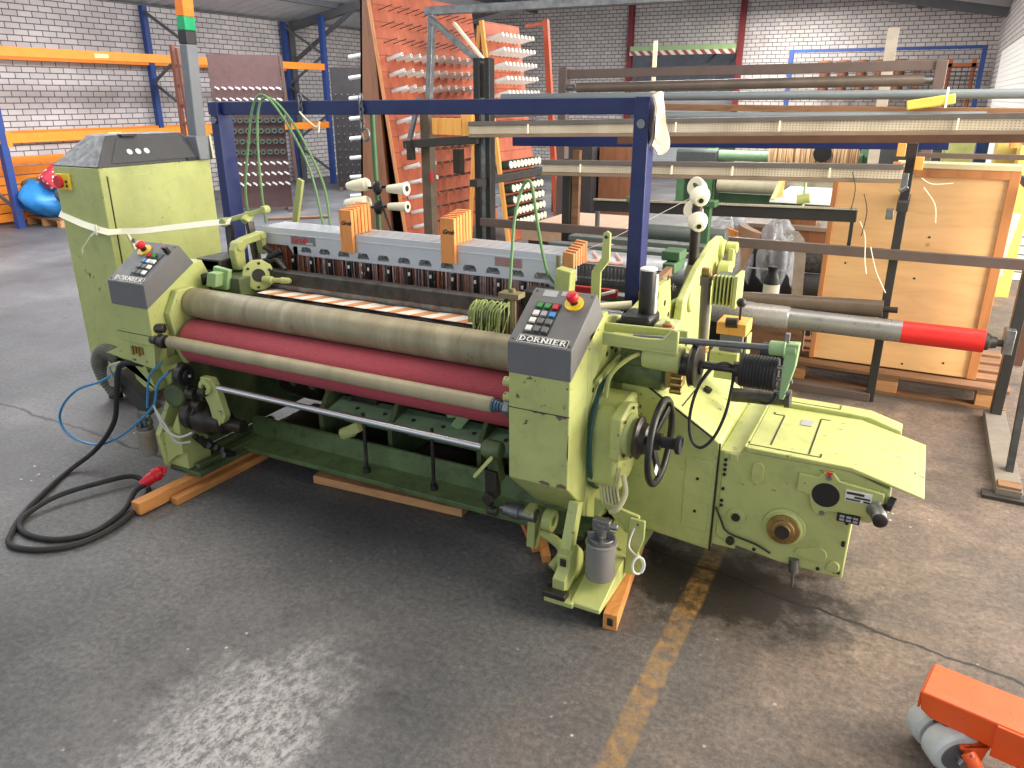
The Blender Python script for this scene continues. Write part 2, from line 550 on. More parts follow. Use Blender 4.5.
# roof: two ribbed slopes
def slope(x0, z0, x1, z1):
    mb = MB(); L = 23.0; n = 153
    prof = []
    for i in range(n+1):
        y = -2.8 + L*i/n
        prof.append((y, 0.0 if i % 2 == 0 else 0.035))
    vs = []; fs = []
    for y, h in prof:
        for k in range(2):
            vs.append(((x0, x1)[k], y, (z0, z1)[k] + h)); 
    for i in range(len(prof)-1):
        a = 2*i; fs.append((a, a+1, a+3, a+2))
    mb.add(vs, fs)
    # thickness above
    o2 = len(mb.v)
    vs2 = [(x, y, z+0.08) for x, y, z in vs]
    mb.add(vs2, [f[::-1] for f in fs])
    return mb
structure(slope(-13.2, 3.34, -6.0, 4.62).build('ceiling', ROOF, flat=True))
structure(slope(-6.0, 4.62, 1.2, 3.40).build('ceiling_right', ROOF, flat=True))
# steel frames of the hall
mb = MB()
for y in (14.15, 18.0):
    mb.box(-12.88, -12.70, y-0.08, y+0.08, 0, 3.3)
    mb.bar((-12.8, y, 3.22), (-6.0, y, 4.48), 0.12, 0.16); mb.bar((-6.0, y, 4.48), (0.93, y, 3.26), 0.12, 0.16)
    mb.bar((-12.78, y, 2.5), (-11.0, y, 3.5), 0.07, 0.07)
for x, z in ((-11.4, 3.56), (-9.6, 3.88), (-7.8, 4.2), (-4.2, 4.2), (-2.4, 3.9), (-0.6, 3.58)):
    mb.box(x-0.04, x+0.04, -2.5, 19.98, z-0.02, z+0.09)
structure(mb.build('beam_roof_frame', PURLIN))
# red columns and the striped canopy of the loading opening
mb = MB(); mb.box(-7.03, -6.91, 19.85, 19.99, 0, 4.4)
structure(mb.build('column_red_left', RED_POST))
mb = MB(); mb.box(-4.32, -4.20, 19.85, 19.99, 0, 4.4)
structure(mb.build('column_red_right', RED_POST))
# grey roller door standing partly open behind the opening, with its guard
M = Mat('hazard_stripes', 0.5)
sx = M.sep(); st = M.math('FRACT', M.math('MULTIPLY', M.math('ADD', sx['X'], sx['Z']), 4.6))
M.color(M.mix(M.math('GREATER_THAN', st, 0.5), lin((222, 216, 206)), lin((150, 70, 56))))
HAZARD = M.m
structure(MB().box(-6.9, -4.33, 19.72, 19.98, 2.86, 2.98).build('trim_1', GREEN_PALE))
structure(MB().box(-6.9, -4.33, 19.70, 19.74, 2.77, 2.87).build('trim_2', HAZARD))
mb = MB()
for i in range(24):
    z = 0.02 + i*0.075
    mb.box(-6.98, -4.27, 20.9, 20.96, z, z+0.07)
structure(mb.build('door_1', paint('grey_roller_slats', (170, 172, 176), 0.5, 0.05, 0.1)))
mb = MB()
for a, b in (((-6.95, 20.2, 2.1), (-6.3, 20.2, 2.8)), ((-6.3, 20.2, 2.3), (-4.4, 20.2, 2.7)), ((-5.6, 20.3, 2.2), (-4.9, 20.3, 2.8)), ((-5.0, 20.3, 2.2), (-4.4, 20.3, 2.75))):
    mb.bar(a, b, 0.05, 0.05)
structure(mb.build('trim_3', PURLIN))
structure(MB().box(-12.0, 0.0, 22.2, 22.3, 0, 4.0).build('wall_outer', paint('dim_store_wall', (120, 122, 128), 0.8)))
# white slatted dock door in the right-hand wall
mb = MB()
for i in range(34):
    z = 0.02 + i*0.075
    mb.box(0.90, 0.95, 10.2, 17.0, z, z+0.07)
structure(mb.build('door_2', paint('white_dock_slats', (236, 236, 234), 0.5, 0.03, 0.05)))

# ================================================================ CAMERA AND LIGHT
cam = bpy.data.cameras.new('camera'); co = bpy.data.objects.new('camera', cam); COL.objects.link(co)
co.location = (0, 0, 1.80)
co.rotation_euler = (math.radians(90-20.4), 0, math.radians(27.3))
cam.sensor_width = 36.0; cam.lens = 36.0*770.0/1024.0; cam.clip_start = 0.05; cam.clip_end = 200
SC.camera = co
SC.view_settings.view_transform = 'Standard'; SC.view_settings.look = 'None'
SC.view_settings.gamma = 1.0; SC.view_settings.use_curve_mapping = False
SC.view_settings.exposure = EXPOSURE
w = bpy.data.worlds.new('daylight'); SC.world = w; w.use_nodes = True
bg = w.node_tree.nodes['Background']
bg.inputs[0].default_value = (0.84, 0.93, 1.0, 1); bg.inputs[1].default_value = 1.08
def area(name, loc, target, sx, sy, power, col):
    l = bpy.data.lights.new(name, 'AREA'); l.shape = 'RECTANGLE'; l.size = sx; l.size_y = sy; l.energy = power; l.color = col
    o = bpy.data.objects.new(name, l); COL.objects.link(o); o.location = loc
    d = (Vector(target)-Vector(loc)); o.rotation_euler = d.to_track_quat('-Z', 'Y').to_euler()
    return o
area('skylight_over_machine', (-1.2, 4.2, 3.55), (-1.6, 3.9, 0), 1.6, 9.0, 170, (1.0, 0.93, 0.82))
area('skylight_right_bay', (4.2, 3.5, 2.8), (-0.8, 3.1, 0.6), 2.5, 5.0, 680, (1.0, 0.86, 0.66))
area('added_side_fill', (5.5, 7.5, 2.3), (-8.0, 12.0, 2.6), 3.0, 4.0, 1100, (1.0, 0.95, 0.88))  # added off-view lamp that lifts the ceiling and left wall
area('skylight_left_bay', (-8.6, 7.5, 3.85), (-8.6, 7.5, 0), 1.6, 14.0, 900, (0.95, 0.97, 1.0))
area('added_ceiling_fill', (-8.4, 9.5, 2.9), (-8.4, 9.5, 5.0), 1.0, 10.0, 380, (0.96, 0.98, 1.0))  # added lamp without a fitting, brightens the ceiling from below
area('skylight_back_bay', (-3.0, 14.5, 3.7), (-3.0, 14.5, 0), 1.6, 9.0, 800, (1.0, 0.95, 0.88))
# ================================================================ WEAVING MACHINE
def fabric_red():
    M = Mat('red_woven_cloth', 0.85)
    v = M.mapping((1, 40, 40))
    c = M.ramp(M.noise(30, 4, 0.7, v), [(0.3, lin((150, 54, 66))), (0.6, lin((186, 82, 92))), (0.8, lin((206, 120, 124)))])
    d = M.ramp(M.noise(400, 2, 0.5), [(0.35, 0.7), (0.65, 1.15)])
    M.color(M.mix(1.0, c, d, 'MULTIPLY'))
    return M.m
def emery():
    M = Mat('worn_emery_covering', 0.5, 0.25)
    v = M.mapping((1, 0.25, 0.25))
    a = M.ramp(M.noise(7, 4, 0.6, v, 1.2), [(0.3, lin((134, 124, 100))), (0.55, lin((158, 149, 122))), (0.75, lin((186, 178, 152)))])
    b = M.ramp(M.noise(220, 3, 0.6), [(0.3, 0.85), (0.7, 1.1)])
    k = M.ramp(M.noise(9, 6, 0.7), [(0.63, 0.0), (0.76, 0.5)])
    M.color(M.mix(k, M.mix(1.0, a, b, 'MULTIPLY'), lin((74, 70, 60))))
    return M.m
def waxed_tube():
    M = Mat('tan_roller_covering', 0.45)
    v = M.mapping((1, 0.3, 0.3))
    a = M.ramp(M.noise(4, 5, 0.6, v, 0.8), [(0.3, lin((140, 130, 102))), (0.55, lin((166, 154, 124))), (0.8, lin((186, 172, 142)))])
    k = M.ramp(M.noise(7, 6, 0.7), [(0.62, 0.0), (0.72, 0.5)])
    M.color(M.mix(k, a, lin((104, 94, 76))))
    return M.m
def stripe_cloth():
    M = Mat('striped_cloth_strip', 0.85)
    s = M.sep()
    u = M.math('ADD', M.math('MULTIPLY', s['X'], 1/0.118), M.math('MULTIPLY', s['Y'], -4.0))
    u = M.math('ADD', u, M.math('MULTIPLY', M.noise(9, 3), 0.25))
    f = M.math('FRACT', u)
    c = M.ramp(f, [(0.0, lin((236, 228, 216))), (0.52, lin((238, 232, 222))), (0.55, lin((206, 132, 82))), (0.74, lin((222, 160, 110))), (0.95, lin((196, 118, 70))), (0.98, lin((238, 232, 222)))])
    M.color(c)
    return M.m
CLOTH_RED = fabric_red(); EMERY = emery(); TAN = waxed_tube(); CLOTH_STRIPE = stripe_cloth()
HEDDLE_PALE = paint('pale_heddles', (206, 176, 168), 0.35, 0.2, 0.1, metal=0.3, scale=30)
HEDDLE = paint('heddle_steel', (96, 84, 78), 0.4, 0.35, 0.3, metal=0.4, scale=30)
HEDDLE_RED = paint('rusty_heddles', (172, 96, 70), 0.55, 0.3, 0.3, scale=30)
ROLLER_GREY = metal('silver_warp_sheet', (176, 180, 186), 0.45, 0.1, (0.3, 8, 8), 10)

LOOM = thing('weaving_machine', (-2.1, 2.9, 0.07), 'large light green weaving machine with red cloth roll, long grey rollers and a black handwheel', 'loom')

CHIP = paint('chipped_primer', (112, 88, 74), 0.7, 0.2, 0.3, scale=30)
# ---- front consoles, one at each end
def console(x0, x1, mirror):
    body = MB()
    low = [(2.26, 0.72), (2.40, 0.69), (2.52, 0.70), (2.62, 0.80), (2.64, 0.97)] if mirror else [(2.26, 0.487), (2.53, 0.245), (2.60, 0.31), (2.86, 0.47), (2.86, 0.86), (2.66, 0.97)]
    body.prism([(2.26, 0.90)] + low + [(2.60, 1.065), (2.545, 1.06)], 'X', x0, x1)
    b = body.build('control_console', GREEN, LOOM, 0.004)
    seam = MB(); seam.box(x0-0.001, x1+0.001, 2.2585, 2.262, 0.766, 0.769)
    seam.build('seam', OILY, b)
    if not mirror:
        for pts in ([(-1.10, 0.768), (-1.075, 0.760), (-1.06, 0.764), (-1.045, 0.758), (-1.03, 0.766), (-1.04, 0.769)], [(-1.00, 0.768), (-0.992, 0.758), (-0.98, 0.748), (-0.972, 0.757), (-0.955, 0.760), (-0.95, 0.768)], [(-1.06, 0.495), (-1.045, 0.503), (-1.02, 0.500), (-1.01, 0.489), (-1.04, 0.488)], [(-0.99, 0.489), (-0.985, 0.500), (-0.97, 0.506), (-0.95, 0.500), (-0.948, 0.489)], [(-0.952, 0.62), (-0.947, 0.70), (-0.9455, 0.70), (-0.9455, 0.60)]):
            MB().prism(pts, 'Y', 2.2594, 2.2602).build('chipped_paint', CHIP, b)
    head = MB()
    head.prism([(2.257, 0.897), (2.257, 1.01), (2.478, 1.155), (2.548, 1.06)], 'X', x0-0.003, x1+0.003)
    h = head.build('control_panel', GREY_PANEL, LOOM, 0.003)
    # buttons on the sloping face
    o = Vector((x0, 2.257, 1.01)); r = Vector((1, 0, 0)); u = Vector((0, 2.478-2.257, 1.155-1.01)); L = u.length; u.normalize(); n = r.cross(u)
    W = x1-x0
    def at(a, b, c=0.0):
        p = o + r*(a*W) + u*(b*L) + n*c
        return p
    def key(a, b, mat, name='push_button', s=0.0115):
        mb = MB(); c0 = at(a, b)
        vs = []
        for c, k in ((0.0, s), (0.010, s*0.92)):
            for i, j in ((-1, -1), (1, -1), (1, 1), (-1, 1)):
                vs.append(c0 + r*(i*k) + u*(j*k) + n*c)
        mb.add(vs, [(3, 2, 1, 0), (4, 5, 6, 7), (0, 1, 5, 4), (1, 2, 6, 5), (2, 3, 7, 6), (3, 0, 4, 7)])
        mb.build(name, mat, h, 0.0015)
    def plate(a0, a1, b0, b1, mat, name, c=0.0015):
        mb = MB(); vs = [at(a0, b0), at(a1, b0), at(a1, b1), at(a0, b1)]
        vs += [p + n*c for p in vs]
        mb.add(vs, [(3, 2, 1, 0), (4, 5, 6, 7), (0, 1, 5, 4), (1, 2, 6, 5), (2, 3, 7, 6), (3, 0, 4, 7)])
        return mb.build(name, mat, h)
    fx = (lambda a: 1-a) if mirror else (lambda a: a)
    cols = [0.22, 0.35, 0.48]; rows = [0.26, 0.40, 0.53, 0.67]
    plate(min(fx(0.15), fx(0.55)), max(fx(0.15), fx(0.55)), 0.185, 0.74, BLACK, 'button_frame', 0.003)
    for j, i, m in ((3, 0, GREEN_BTN), (3, 1, GREEN_BTN), (3, 2, RED), (2, 0, WHITE), (2, 1, GREY_BTN), (2, 2, BLUE_BTN), (1, 0, WHITE), (0, 0, WHITE)):
        if mirror and (j, i) == (2, 1): m = WHITE
        if mirror and (j, i) == (3, 0): continue
        key(fx(cols[i]), rows[j], m)
    for j, i in ((1, 1), (1, 2), (0, 1), (0, 2)):
        key(fx(cols[i]), rows[j], GREY_PANEL, 'blank_key', 0.012)
    # emergency stop with its yellow ring
    c = at(fx(0.73), 0.78)
    MB().cyl(c, c+n*0.006, 0.034, n=32).build('yellow_ring', YELLOW, h)
    MB().cyl(c+n*0.006, c+n*0.026, 0.014).build('stop_stem', BLACK, h)
    MB().lathe(c+n*0.024, n, [(0, 0.013), (0.004, 0.021), (0.018, 0.022), (0.026, 0.017), (0.029, 0.006)], 24).build('emergency_stop', RED, h)
    if mirror:
        c = at(0.90, 0.80)
        mb = MB(); mb.cyl(c, c+n*0.02, 0.013); mb.bar(c+n*0.026-r*0.016, c+n*0.026+r*0.016, 0.012, 0.014, n)
        mb.build('selector_switch', BLACK, h)
        c = at(0.78, 0.86)
        MB().cyl(c, c+n*0.022, 0.009).build('key_switch', RED, h)
    else:
        plate(0.17, 0.40, 0.86, 0.97, GREY_BTN, 'warning_sticker', 0.0008)
        plate(0.46, 0.66, 0.90, 0.98, GREY_BTN, 'warning_sticker', 0.0008)
    # screws in the corners
    mb = MB()
    for a, b_ in ((0.05, 0.06), (0.95, 0.06), (0.05, 0.94), (0.95, 0.94)):
        p = at(a, b_); mb.cyl(p, p+n*0.002, 0.004, n=12)
    each(mb, 'screw', STEEL_DARK, h)
    # maker's nameplate: a dark plate, pale border and serif capitals
    pl = plate(0.12, 0.92, 0.028, 0.15, WHITE, 'nameplate', 0.0010)
    plate(0.128, 0.912, 0.036, 0.142, BLACK, 'nameplate_ground', 0.0016)
    mb = MB()
    cw, ch = 0.098, 0.076
    b0 = 0.051
    def seg(a0, b0_, a1, b1_, t):
        p, q = at(a0, b0_, 0.0022), at(a1, b1_, 0.0022)
        mb.bar(p, q, t, 0.0016, n)
    T, S = 0.0062, 0.0026
    def stem(a, lo=0.0, hi=1.0, serif=True):
        seg(a, b0+lo*ch, a, b0+hi*ch, T)
        if serif:
            for v in (lo, hi):
                seg(a-0.022, b0+v*ch, a+0.022, b0+v*ch, S)
    def curve(pts, t):
        for p, q in zip(pts[:-1], pts[1:]):
            seg(p[0], b0+p[1]*ch, q[0], b0+q[1]*ch, t)
    x = 0.165
    for chx in 'DORNIER':
        if chx == 'D':
            stem(x); curve([(x, 1), (x+0.045, 0.93), (x+0.07, 0.65), (x+0.07, 0.35), (x+0.045, 0.07), (x, 0)], 0.004); x += 0.118
        elif chx == 'O':
            curve([(x+0.035+0.042*math.cos(t*PI/6), 0.5+0.5*math.sin(t*PI/6)) for t in range(13)], 0.0038); x += 0.118
        elif chx == 'R':
            stem(x); curve([(x, 1), (x+0.05, 0.95), (x+0.06, 0.75), (x+0.045, 0.56), (x, 0.52)], 0.0036); seg(x+0.03, b0+0.5*ch, x+0.075, b0, 0.0046); x += 0.114
        elif chx == 'N':
            stem(x); stem(x+0.08); seg(x, b0+ch, x+0.08, b0, 0.0046); x += 0.132
        elif chx == 'I':
            stem(x); x += 0.06
        elif chx == 'E':
            stem(x)
            for v, e in ((0, 0.062), (0.5, 0.05), (1, 0.06)):
                seg(x, b0+v*ch, x+e, b0+v*ch, 0.003)
            seg(x+0.06, b0, x+0.06, b0+0.25*ch, S); seg(x+0.058, b0+0.75*ch, x+0.058, b0+ch, S); x += 0.106
    mb.build('nameplate_lettering', WHITE, h)
    return b
cr = console(-1.18, -0.945, False); lab(cr, 'green front console housing at the handwheel end')
cl = console(-3.27, -3.03, True); lab(cl, 'green front console housing at the cabinet end')

# ---- rollers across the front
def add_roller(name, y, z, r, x0, x1, mat, journal=0.022, label=None):
    mb = MB(); mb.lathe((x0, y, z), (1, 0, 0), [(0, r*0.96), (0.006, r), (x1-x0-0.006, r), (x1-x0, r*0.96)], 48)
    o = mb.build(name, mat, LOOM, 0, 50)
    j = MB(); j.cyl((x0-0.045, y, z), (x0+0.001, y, z), journal); j.cyl((x1-0.001, y, z), (x1+0.02, y, z), journal)
    j.build('journal', STEEL_DULL, o)
    if label: lab(o, label)
    return o
add_roller('breast_roller', 2.48, 0.886, 0.071, -2.985, -1.195, EMERY, 0.03)
add_roller('cloth_roll', 2.445, 0.712, 0.106, -2.965, -1.21, CLOTH_RED, 0.03)
pr = add_roller('press_roller', 2.30, 0.742, 0.0295, -2.965, -1.265, TAN, 0.018)
mb = MB()
for k in range(4):
    mb.cyl((-1.265+k*0.011, 2.30, 0.742), (-1.257+k*0.011, 2.30, 0.742), 0.026-0.003*k)
mb.build('end_collar', paint('dull_blue_collar', (62, 96, 118), 0.4), pr)
mb = MB(); mb.lathe((-1.222, 2.30, 0.742), (1, 0, 0), [(0, 0.02), (0.01, 0.034), (0.03, 0.034), (0.036, 0.028)], 6)
mb.build('end_nut', STEEL_DULL, pr)
gr = MB().cyl((-2.74, 2.30, 0.562), (-1.28, 2.30, 0.562), 0.0145, n=20).build('guide_rod', STEEL, LOOM)
mb = MB(); mb.lathe((-1.31, 2.30, 0.562), (1, 0, 0), [(0, 0.026), (0.012, 0.036), (0.07, 0.036), (0.08, 0.03)], 24); mb.bar((-1.27, 2.30, 0.56), (-1.27, 2.34, 0.42), 0.05, 0.04)
mb.build('rod_bearing', GREEN_DIRTY, LOOM, 0.003)
mb = MB(); mb.bar((-1.245, 2.25, 0.555), (-1.31, 2.23, 0.47), 0.022, 0.012)
mb.build('clamp_lever', GREEN, LOOM, 0.003)
mb = MB(); mb.box(-1.30, -1.25, 2.29, 2.33, 0.36, 0.47); mb.cyl((-1.28, 2.27, 0.36), (-1.28, 2.33, 0.36), 0.022); mb.cyl((-1.29, 2.30, 0.30), (-1.25, 2.30, 0.30), 0.02)
each(mb, 'rod_bracket', OILY, LOOM, 0.003)

# ---- side frames: the two big cast plates
def side_frame(x0, x1, right):
    mb = MB()
    if right:
        poly = [(2.42, 0.30), (2.42, 1.02), (2.60, 1.05), (2.86, 0.985), (2.98, 1.0), (3.12, 1.02), (3.40, 1.03), (3.44, 0.90), (4.30, 0.84), (4.30, 0.13), (2.9, 0.13), (2.60, 0.2)]
    else:
        poly = [(2.42, 0.12), (2.42, 0.90), (2.62, 0.98), (2.95, 0.93), (3.6, 1.05), (4.30, 0.9), (4.30, 0.13), (2.9, 0.12)]
    mb.prism(poly, 'X', x0, x1)
    return mb.build('side_frame', GREEN if right else GREEN_DIRTY, LOOM, 0.004)
sf = side_frame(-0.972, -0.942, True)
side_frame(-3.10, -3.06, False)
# round openings and bosses on the right frame
mb = MB()
for y, z, r in ((2.66, 0.925, 0.022), (2.60, 0.90, 0.010), (2.70, 0.89, 0.012), (2.47, 0.80, 0.010), (3.06, 0.93, 0.012), (3.2, 0.99, 0.02), (3.33, 0.93, 0.014), (3.36, 1.04, 0.012), (3.45, 0.98, 0.016), (3.22, 0.86, 0.01), (3.40, 0.86, 0.012), (2.98, 0.88, 0.010)):
    mb.cyl((-0.9425, y, z), (-0.9405, y, z), r, n=20)
each(mb, 'frame_opening', OILY, sf)
mb = MB(); mb.ring((-0.945, 2.83, 0.92), (-0.895, 2.83, 0.92), 0.045, 0.026); mb.cyl((-0.945, 2.83, 0.92), (-0.91, 2.83, 0.92), 0.027)
mb.slot(1).cyl((-0.945, 2.83, 0.92), (-0.908, 2.83, 0.92), 0.024)
mb.build('bearing_boss', [GREEN, BRASS], sf, 0.003)

# ---- left end mechanism below the console
mb = MB(); mb.prism([(2.34, 0.86), (2.40, 0.96), (2.50, 0.96), (2.56, 0.80), (2.52, 0.64), (2.40, 0.60), (2.36, 0.70)], 'X', -3.03, -2.99)
mb.build('roller_bracket', GREEN, LOOM, 0.006)
mb = MB(); mb.prism([(2.34, 0.86), (2.40, 0.96), (2.50, 0.96), (2.56, 0.80), (2.52, 0.64), (2.40, 0.60), (2.36, 0.70)], 'X', -1.195, -1.182)
mb.build('roller_bracket', GREEN, LOOM, 0.004)
mb = MB()
for z in (0.84, 0.78):
    mb.ring((-1.222, 2.31, z), (-1.19, 2.31, z), 0.018, 0.009)
each(mb, 'bracket_eye', GREEN, LOOM)
mb = MB(); mb.cyl((-3.02, 2.29, 0.742), (-2.985, 2.29, 0.742), 0.032); mb.cyl((-3.05, 2.27, 0.75), (-3.02, 2.27, 0.75), 0.02); mb.cyl((-3.04, 2.29, 0.80), (-3.0, 2.31, 0.80), 0.022)
each(mb, 'roller_catch', STEEL_DARK, LOOM, 0.003)
mb = MB(); mb.cyl((-2.90, 2.28, 0.60), (-2.865, 2.28, 0.60), 0.05, n=32); mb.cyl((-2.865, 2.28, 0.60), (-2.85, 2.28, 0.60), 0.03)
mb.slot(1).cyl((-2.85, 2.28, 0.60), (-2.838, 2.28, 0.60), 0.008)
mb.build('guide_pulley', [BLACK, STEEL], LOOM, 0.003)
mb = MB()
mb.cyl((-2.87, 2.28, 0.515), (-2.82, 2.28, 0.515), 0.028); mb.cyl((-2.84, 2.28, 0.46), (-2.80, 2.28, 0.46), 0.024); mb.bar((-2.9, 2.30, 0.53), (-2.78, 2.29, 0.50), 0.02, 0.03); mb.cyl((-2.78, 2.27, 0.54), (-2.74, 2.27, 0.54), 0.02)
each(mb, 'pulley_arm', OILY, LOOM, 0.003)
mb = MB()
mb.prism([(-2.785, 0.605), (-2.715, 0.605), (-2.69, 0.56), (-2.665, 0.47), (-2.655, 0.43), (-2.675, 0.395), (-2.70, 0.385), (-2.72, 0.34), (-2.735, 0.375), (-2.755, 0.47), (-2.79, 0.55)], 'Y', 2.285, 2.32)
mb.ring((-2.745, 2.265, 0.565), (-2.745, 2.325, 0.565), 0.036, 0.016)
mb.build('rocker_lever', GREEN, LOOM, 0.004)
mb = MB(); mb.lathe((-2.96, 2.33, 0.375), (1, 0, 0), [(0, 0.05), (0.02, 0.07), (0.06, 0.07), (0.07, 0.055), (0.09, 0.055), (0.10, 0.075), (0.17, 0.075), (0.19, 0.06), (0.25, 0.055), (0.26, 0.032), (0.36, 0.032), (0.365, 0.028)], 32)
mb.build('take_up_drum', OILY, LOOM, 0, 30)
mb = MB()
for k in range(7):
    mb.cyl((-2.9+0.03*k, 2.30+0.01*(k % 3), 0.28-0.01*k), (-2.9+0.03*k, 2.36, 0.20), 0.014, n=10)
mb.tube([(-2.88, 2.30, 0.46), (-2.84, 2.27, 0.44), (-2.86, 2.27, 0.40)], 0.008, 8, smooth=4)
each(mb, 'valve_group', STEEL_DARK, LOOM)
mb = MB(); mb.lathe((-3.035, 2.36, 0.455), (0.25, -1, 0), [(0, 0.06), (0.04, 0.06), (0.05, 0.05)], 32)
mb.build('end_cover', GREEN_DIRTY, LOOM, 0.003)
# bracket plate under the left console, carrying the cable inlet
mb = MB()
mb.prism([(-3.40, 0.635), (-3.06, 0.60), (-3.04, 0.72), (-3.06, 0.80), (-3.10, 0.80), (-3.16, 0.735)], 'Y', 2.27, 2.34)
mb.prism([(-3.40, 0.615), (-3.18, 0.585), (-3.16, 0.60), (-3.10, 0.48), (-3.19, 0.485), (-3.24, 0.52), (-3.25, 0.60), (-3.36, 0.61)], 'Y', 2.29, 2.36)
mb.box(-3.41, -3.05, 2.30, 2.62, 0.60, 0.64)
mb.build('cable_bracket', GREEN, LOOM, 0.004)
mb = MB()
for k in range(4):
    mb.box(-3.20+0.022*k, -3.188+0.022*k, 2.262, 2.268, 0.655+0.01*(k % 2), 0.70)
each(mb, 'terminal_strip', BRASS, LOOM)

# ---- feet
def foot(x, left):
    mb = MB()
    if left:
        mb.box(-3.075, -2.865, 2.27, 2.92, 0.075, 0.10)
        mb.box(-3.04, -3.00, 2.30, 2.92, 0.10, 0.13); mb.box(-2.93, -2.90, 2.30, 2.92, 0.10, 0.125)
        fp = mb.build('foot_plate', GREEN_DIRTY, LOOM, 0.004)
        g = MB()
        g.prism([(2.26, 0.10), (2.30, 0.06), (2.33, 0.26), (2.42, 0.45), (2.40, 0.56), (2.36, 0.56), (2.34, 0.44), (2.24, 0.27)], 'X', -3.10, -3.07)
        g.prism([(-3.10, 0.265), (-3.0, 0.31), (-2.945, 0.40), (-2.95, 0.19), (-3.0, 0.17), (-3.09, 0.10)], 'Y', 2.26, 2.285)
        g.box(-3.08, -2.95, 2.28, 2.42, 0.10, 0.30)
        g.slot(1).box(-3.098, -3.072, 2.2575, 2.2605, 0.205, 0.235)
        g.build('leg', [GREEN, OILY], LOOM, 0.004)
    else:
        mb.prism([(2.17, 0.074), (2.17, 0.092), (2.42, 0.16), (2.62, 0.20), (2.80, 0.20), (2.80, 0.07), (2.30, 0.07)], 'X', -0.885, -0.77)
        mb.box(-0.985, -0.87, 2.16, 2.80, 0.07, 0.092)
        fp = mb.build('foot_plate', GREEN, LOOM, 0.004)
        g = MB()
        g.bar((-0.945, 2.35, 0.40), (-0.95, 2.28, 0.20), 0.042, 0.05, (0, 1, 0))
        g.prism([(2.19, 0.09), (2.19, 0.155), (2.23, 0.18), (2.23, 0.235), (2.31, 0.245), (2.37, 0.18), (2.37, 0.09)], 'X', -0.965, -0.915)
        g.slot(1).box(-0.952, -0.928, 2.224, 2.231, 0.190, 0.222)
        g.build('leg', [GREEN, OILY], LOOM, 0.006)
        bl = MB(); bl.box(-0.99, -0.90, 2.155, 2.20, 0.092, 0.115); bl.box(-0.985, -0.965, 2.2, 2.7, 0.092, 0.13)
        bl.build('foot_clamp', OILY, LOOM, 0.004)
    return fp
foot(0, True); foot(0, False)

# ---- oil filter canisters
def canister(x, y, z, r, h, mat):
    mb = MB(); mb.lathe((x, y, z), (0, 0, 1), [(0, r*0.9), (0.01, r), (h-0.012, r), (h-0.008, r*1.06), (h, r*1.06)], 32)
    o = mb.build('oil_filter', mat, LOOM, 0.001)
    t = MB(); t.cyl((x, y, z+h), (x, y, z+h+0.02), r*0.9); t.cyl((x, y, z+h+0.02), (x, y, z+h+0.075), r*0.42)
    for k in range(5):
        an = k*2*PI/5
        t.bar((x+r*0.3*math.cos(an), y+r*0.3*math.sin(an), z+h+0.03), (x+r*0.95*math.cos(an), y+r*0.95*math.sin(an), z+h+0.03), 0.012, 0.03)
    t.box(x-r*0.6, x+r*0.6, y-r*0.3, y+r*0.3, z+h+0.055, z+h+0.09); t.cyl((x+r*0.5, y, z+h+0.07), (x+r*1.1, y, z+h+0.07), 0.012, n=12)
    t.build('filter_head', STEEL_DULL, o, 0.002)
canister(-0.815, 2.28, 0.155, 0.054, 0.15, paint('grey_canister', (126, 124, 122), 0.4, 0.08, 0.15))
canister(-3.225, 2.28, 0.125, 0.043, 0.135, paint('weathered_canister', (168, 160, 148), 0.42, 0.12, 0.3, metal=0.4))
# mount of the right canister and its coiled pipe
mb = MB()
mb.prism([(-0.91, 0.375), (-0.73, 0.340), (-0.73, 0.26), (-0.78, 0.26), (-0.865, 0.345), (-0.91, 0.28)], 'Y', 2.445, 2.46)
mb.prism([(-0.76, 0.34), (-0.70, 0.34), (-0.70, 0.26), (-0.72, 0.20), (-0.69, 0.15), (-0.73, 0.10), (-0.77, 0.10)], 'Y', 2.42, 2.435)
each(mb, 'filter_bracket', GREEN, LOOM, 0.003)
mb = MB()
pts = [(-0.735, 2.43, 0.315), (-0.745, 2.41, 0.28), (-0.75, 2.40, 0.235), (-0.725, 2.38, 0.225)]
for k in range(30):
    a = k*2*PI/12
    pts.append((-0.70+0.018*math.sin(a)+0.006*k/30, 2.36+0.012*math.sin(a), 0.19+0.036*math.cos(a)))
mb.tube(pts, 0.0038, 8, smooth=2)
mb.build('coiled_pipe', WHITE, LOOM)
mb = MB()
for k in range(6):
    mb.tube([(-0.88+0.013*k, 2.45, 0.52), (-0.885+0.013*k, 2.44, 0.44), (-0.87+0.014*k, 2.43, 0.37)], 0.005, 6, smooth=4)
mb.tube([(-0.80, 2.44, 0.50), (-0.78, 2.42, 0.44), (-0.80, 2.40, 0.38), (-0.83, 2.40, 0.36)], 0.010, 8, smooth=4)
each(mb, 'pipe_bundle', paint('cream_pipes', (190, 186, 150), 0.4), LOOM)

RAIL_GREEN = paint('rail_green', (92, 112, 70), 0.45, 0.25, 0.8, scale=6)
RAIL_PALE = paint('rail_sage', (112, 140, 112), 0.45, 0.15, 0.55, scale=6)
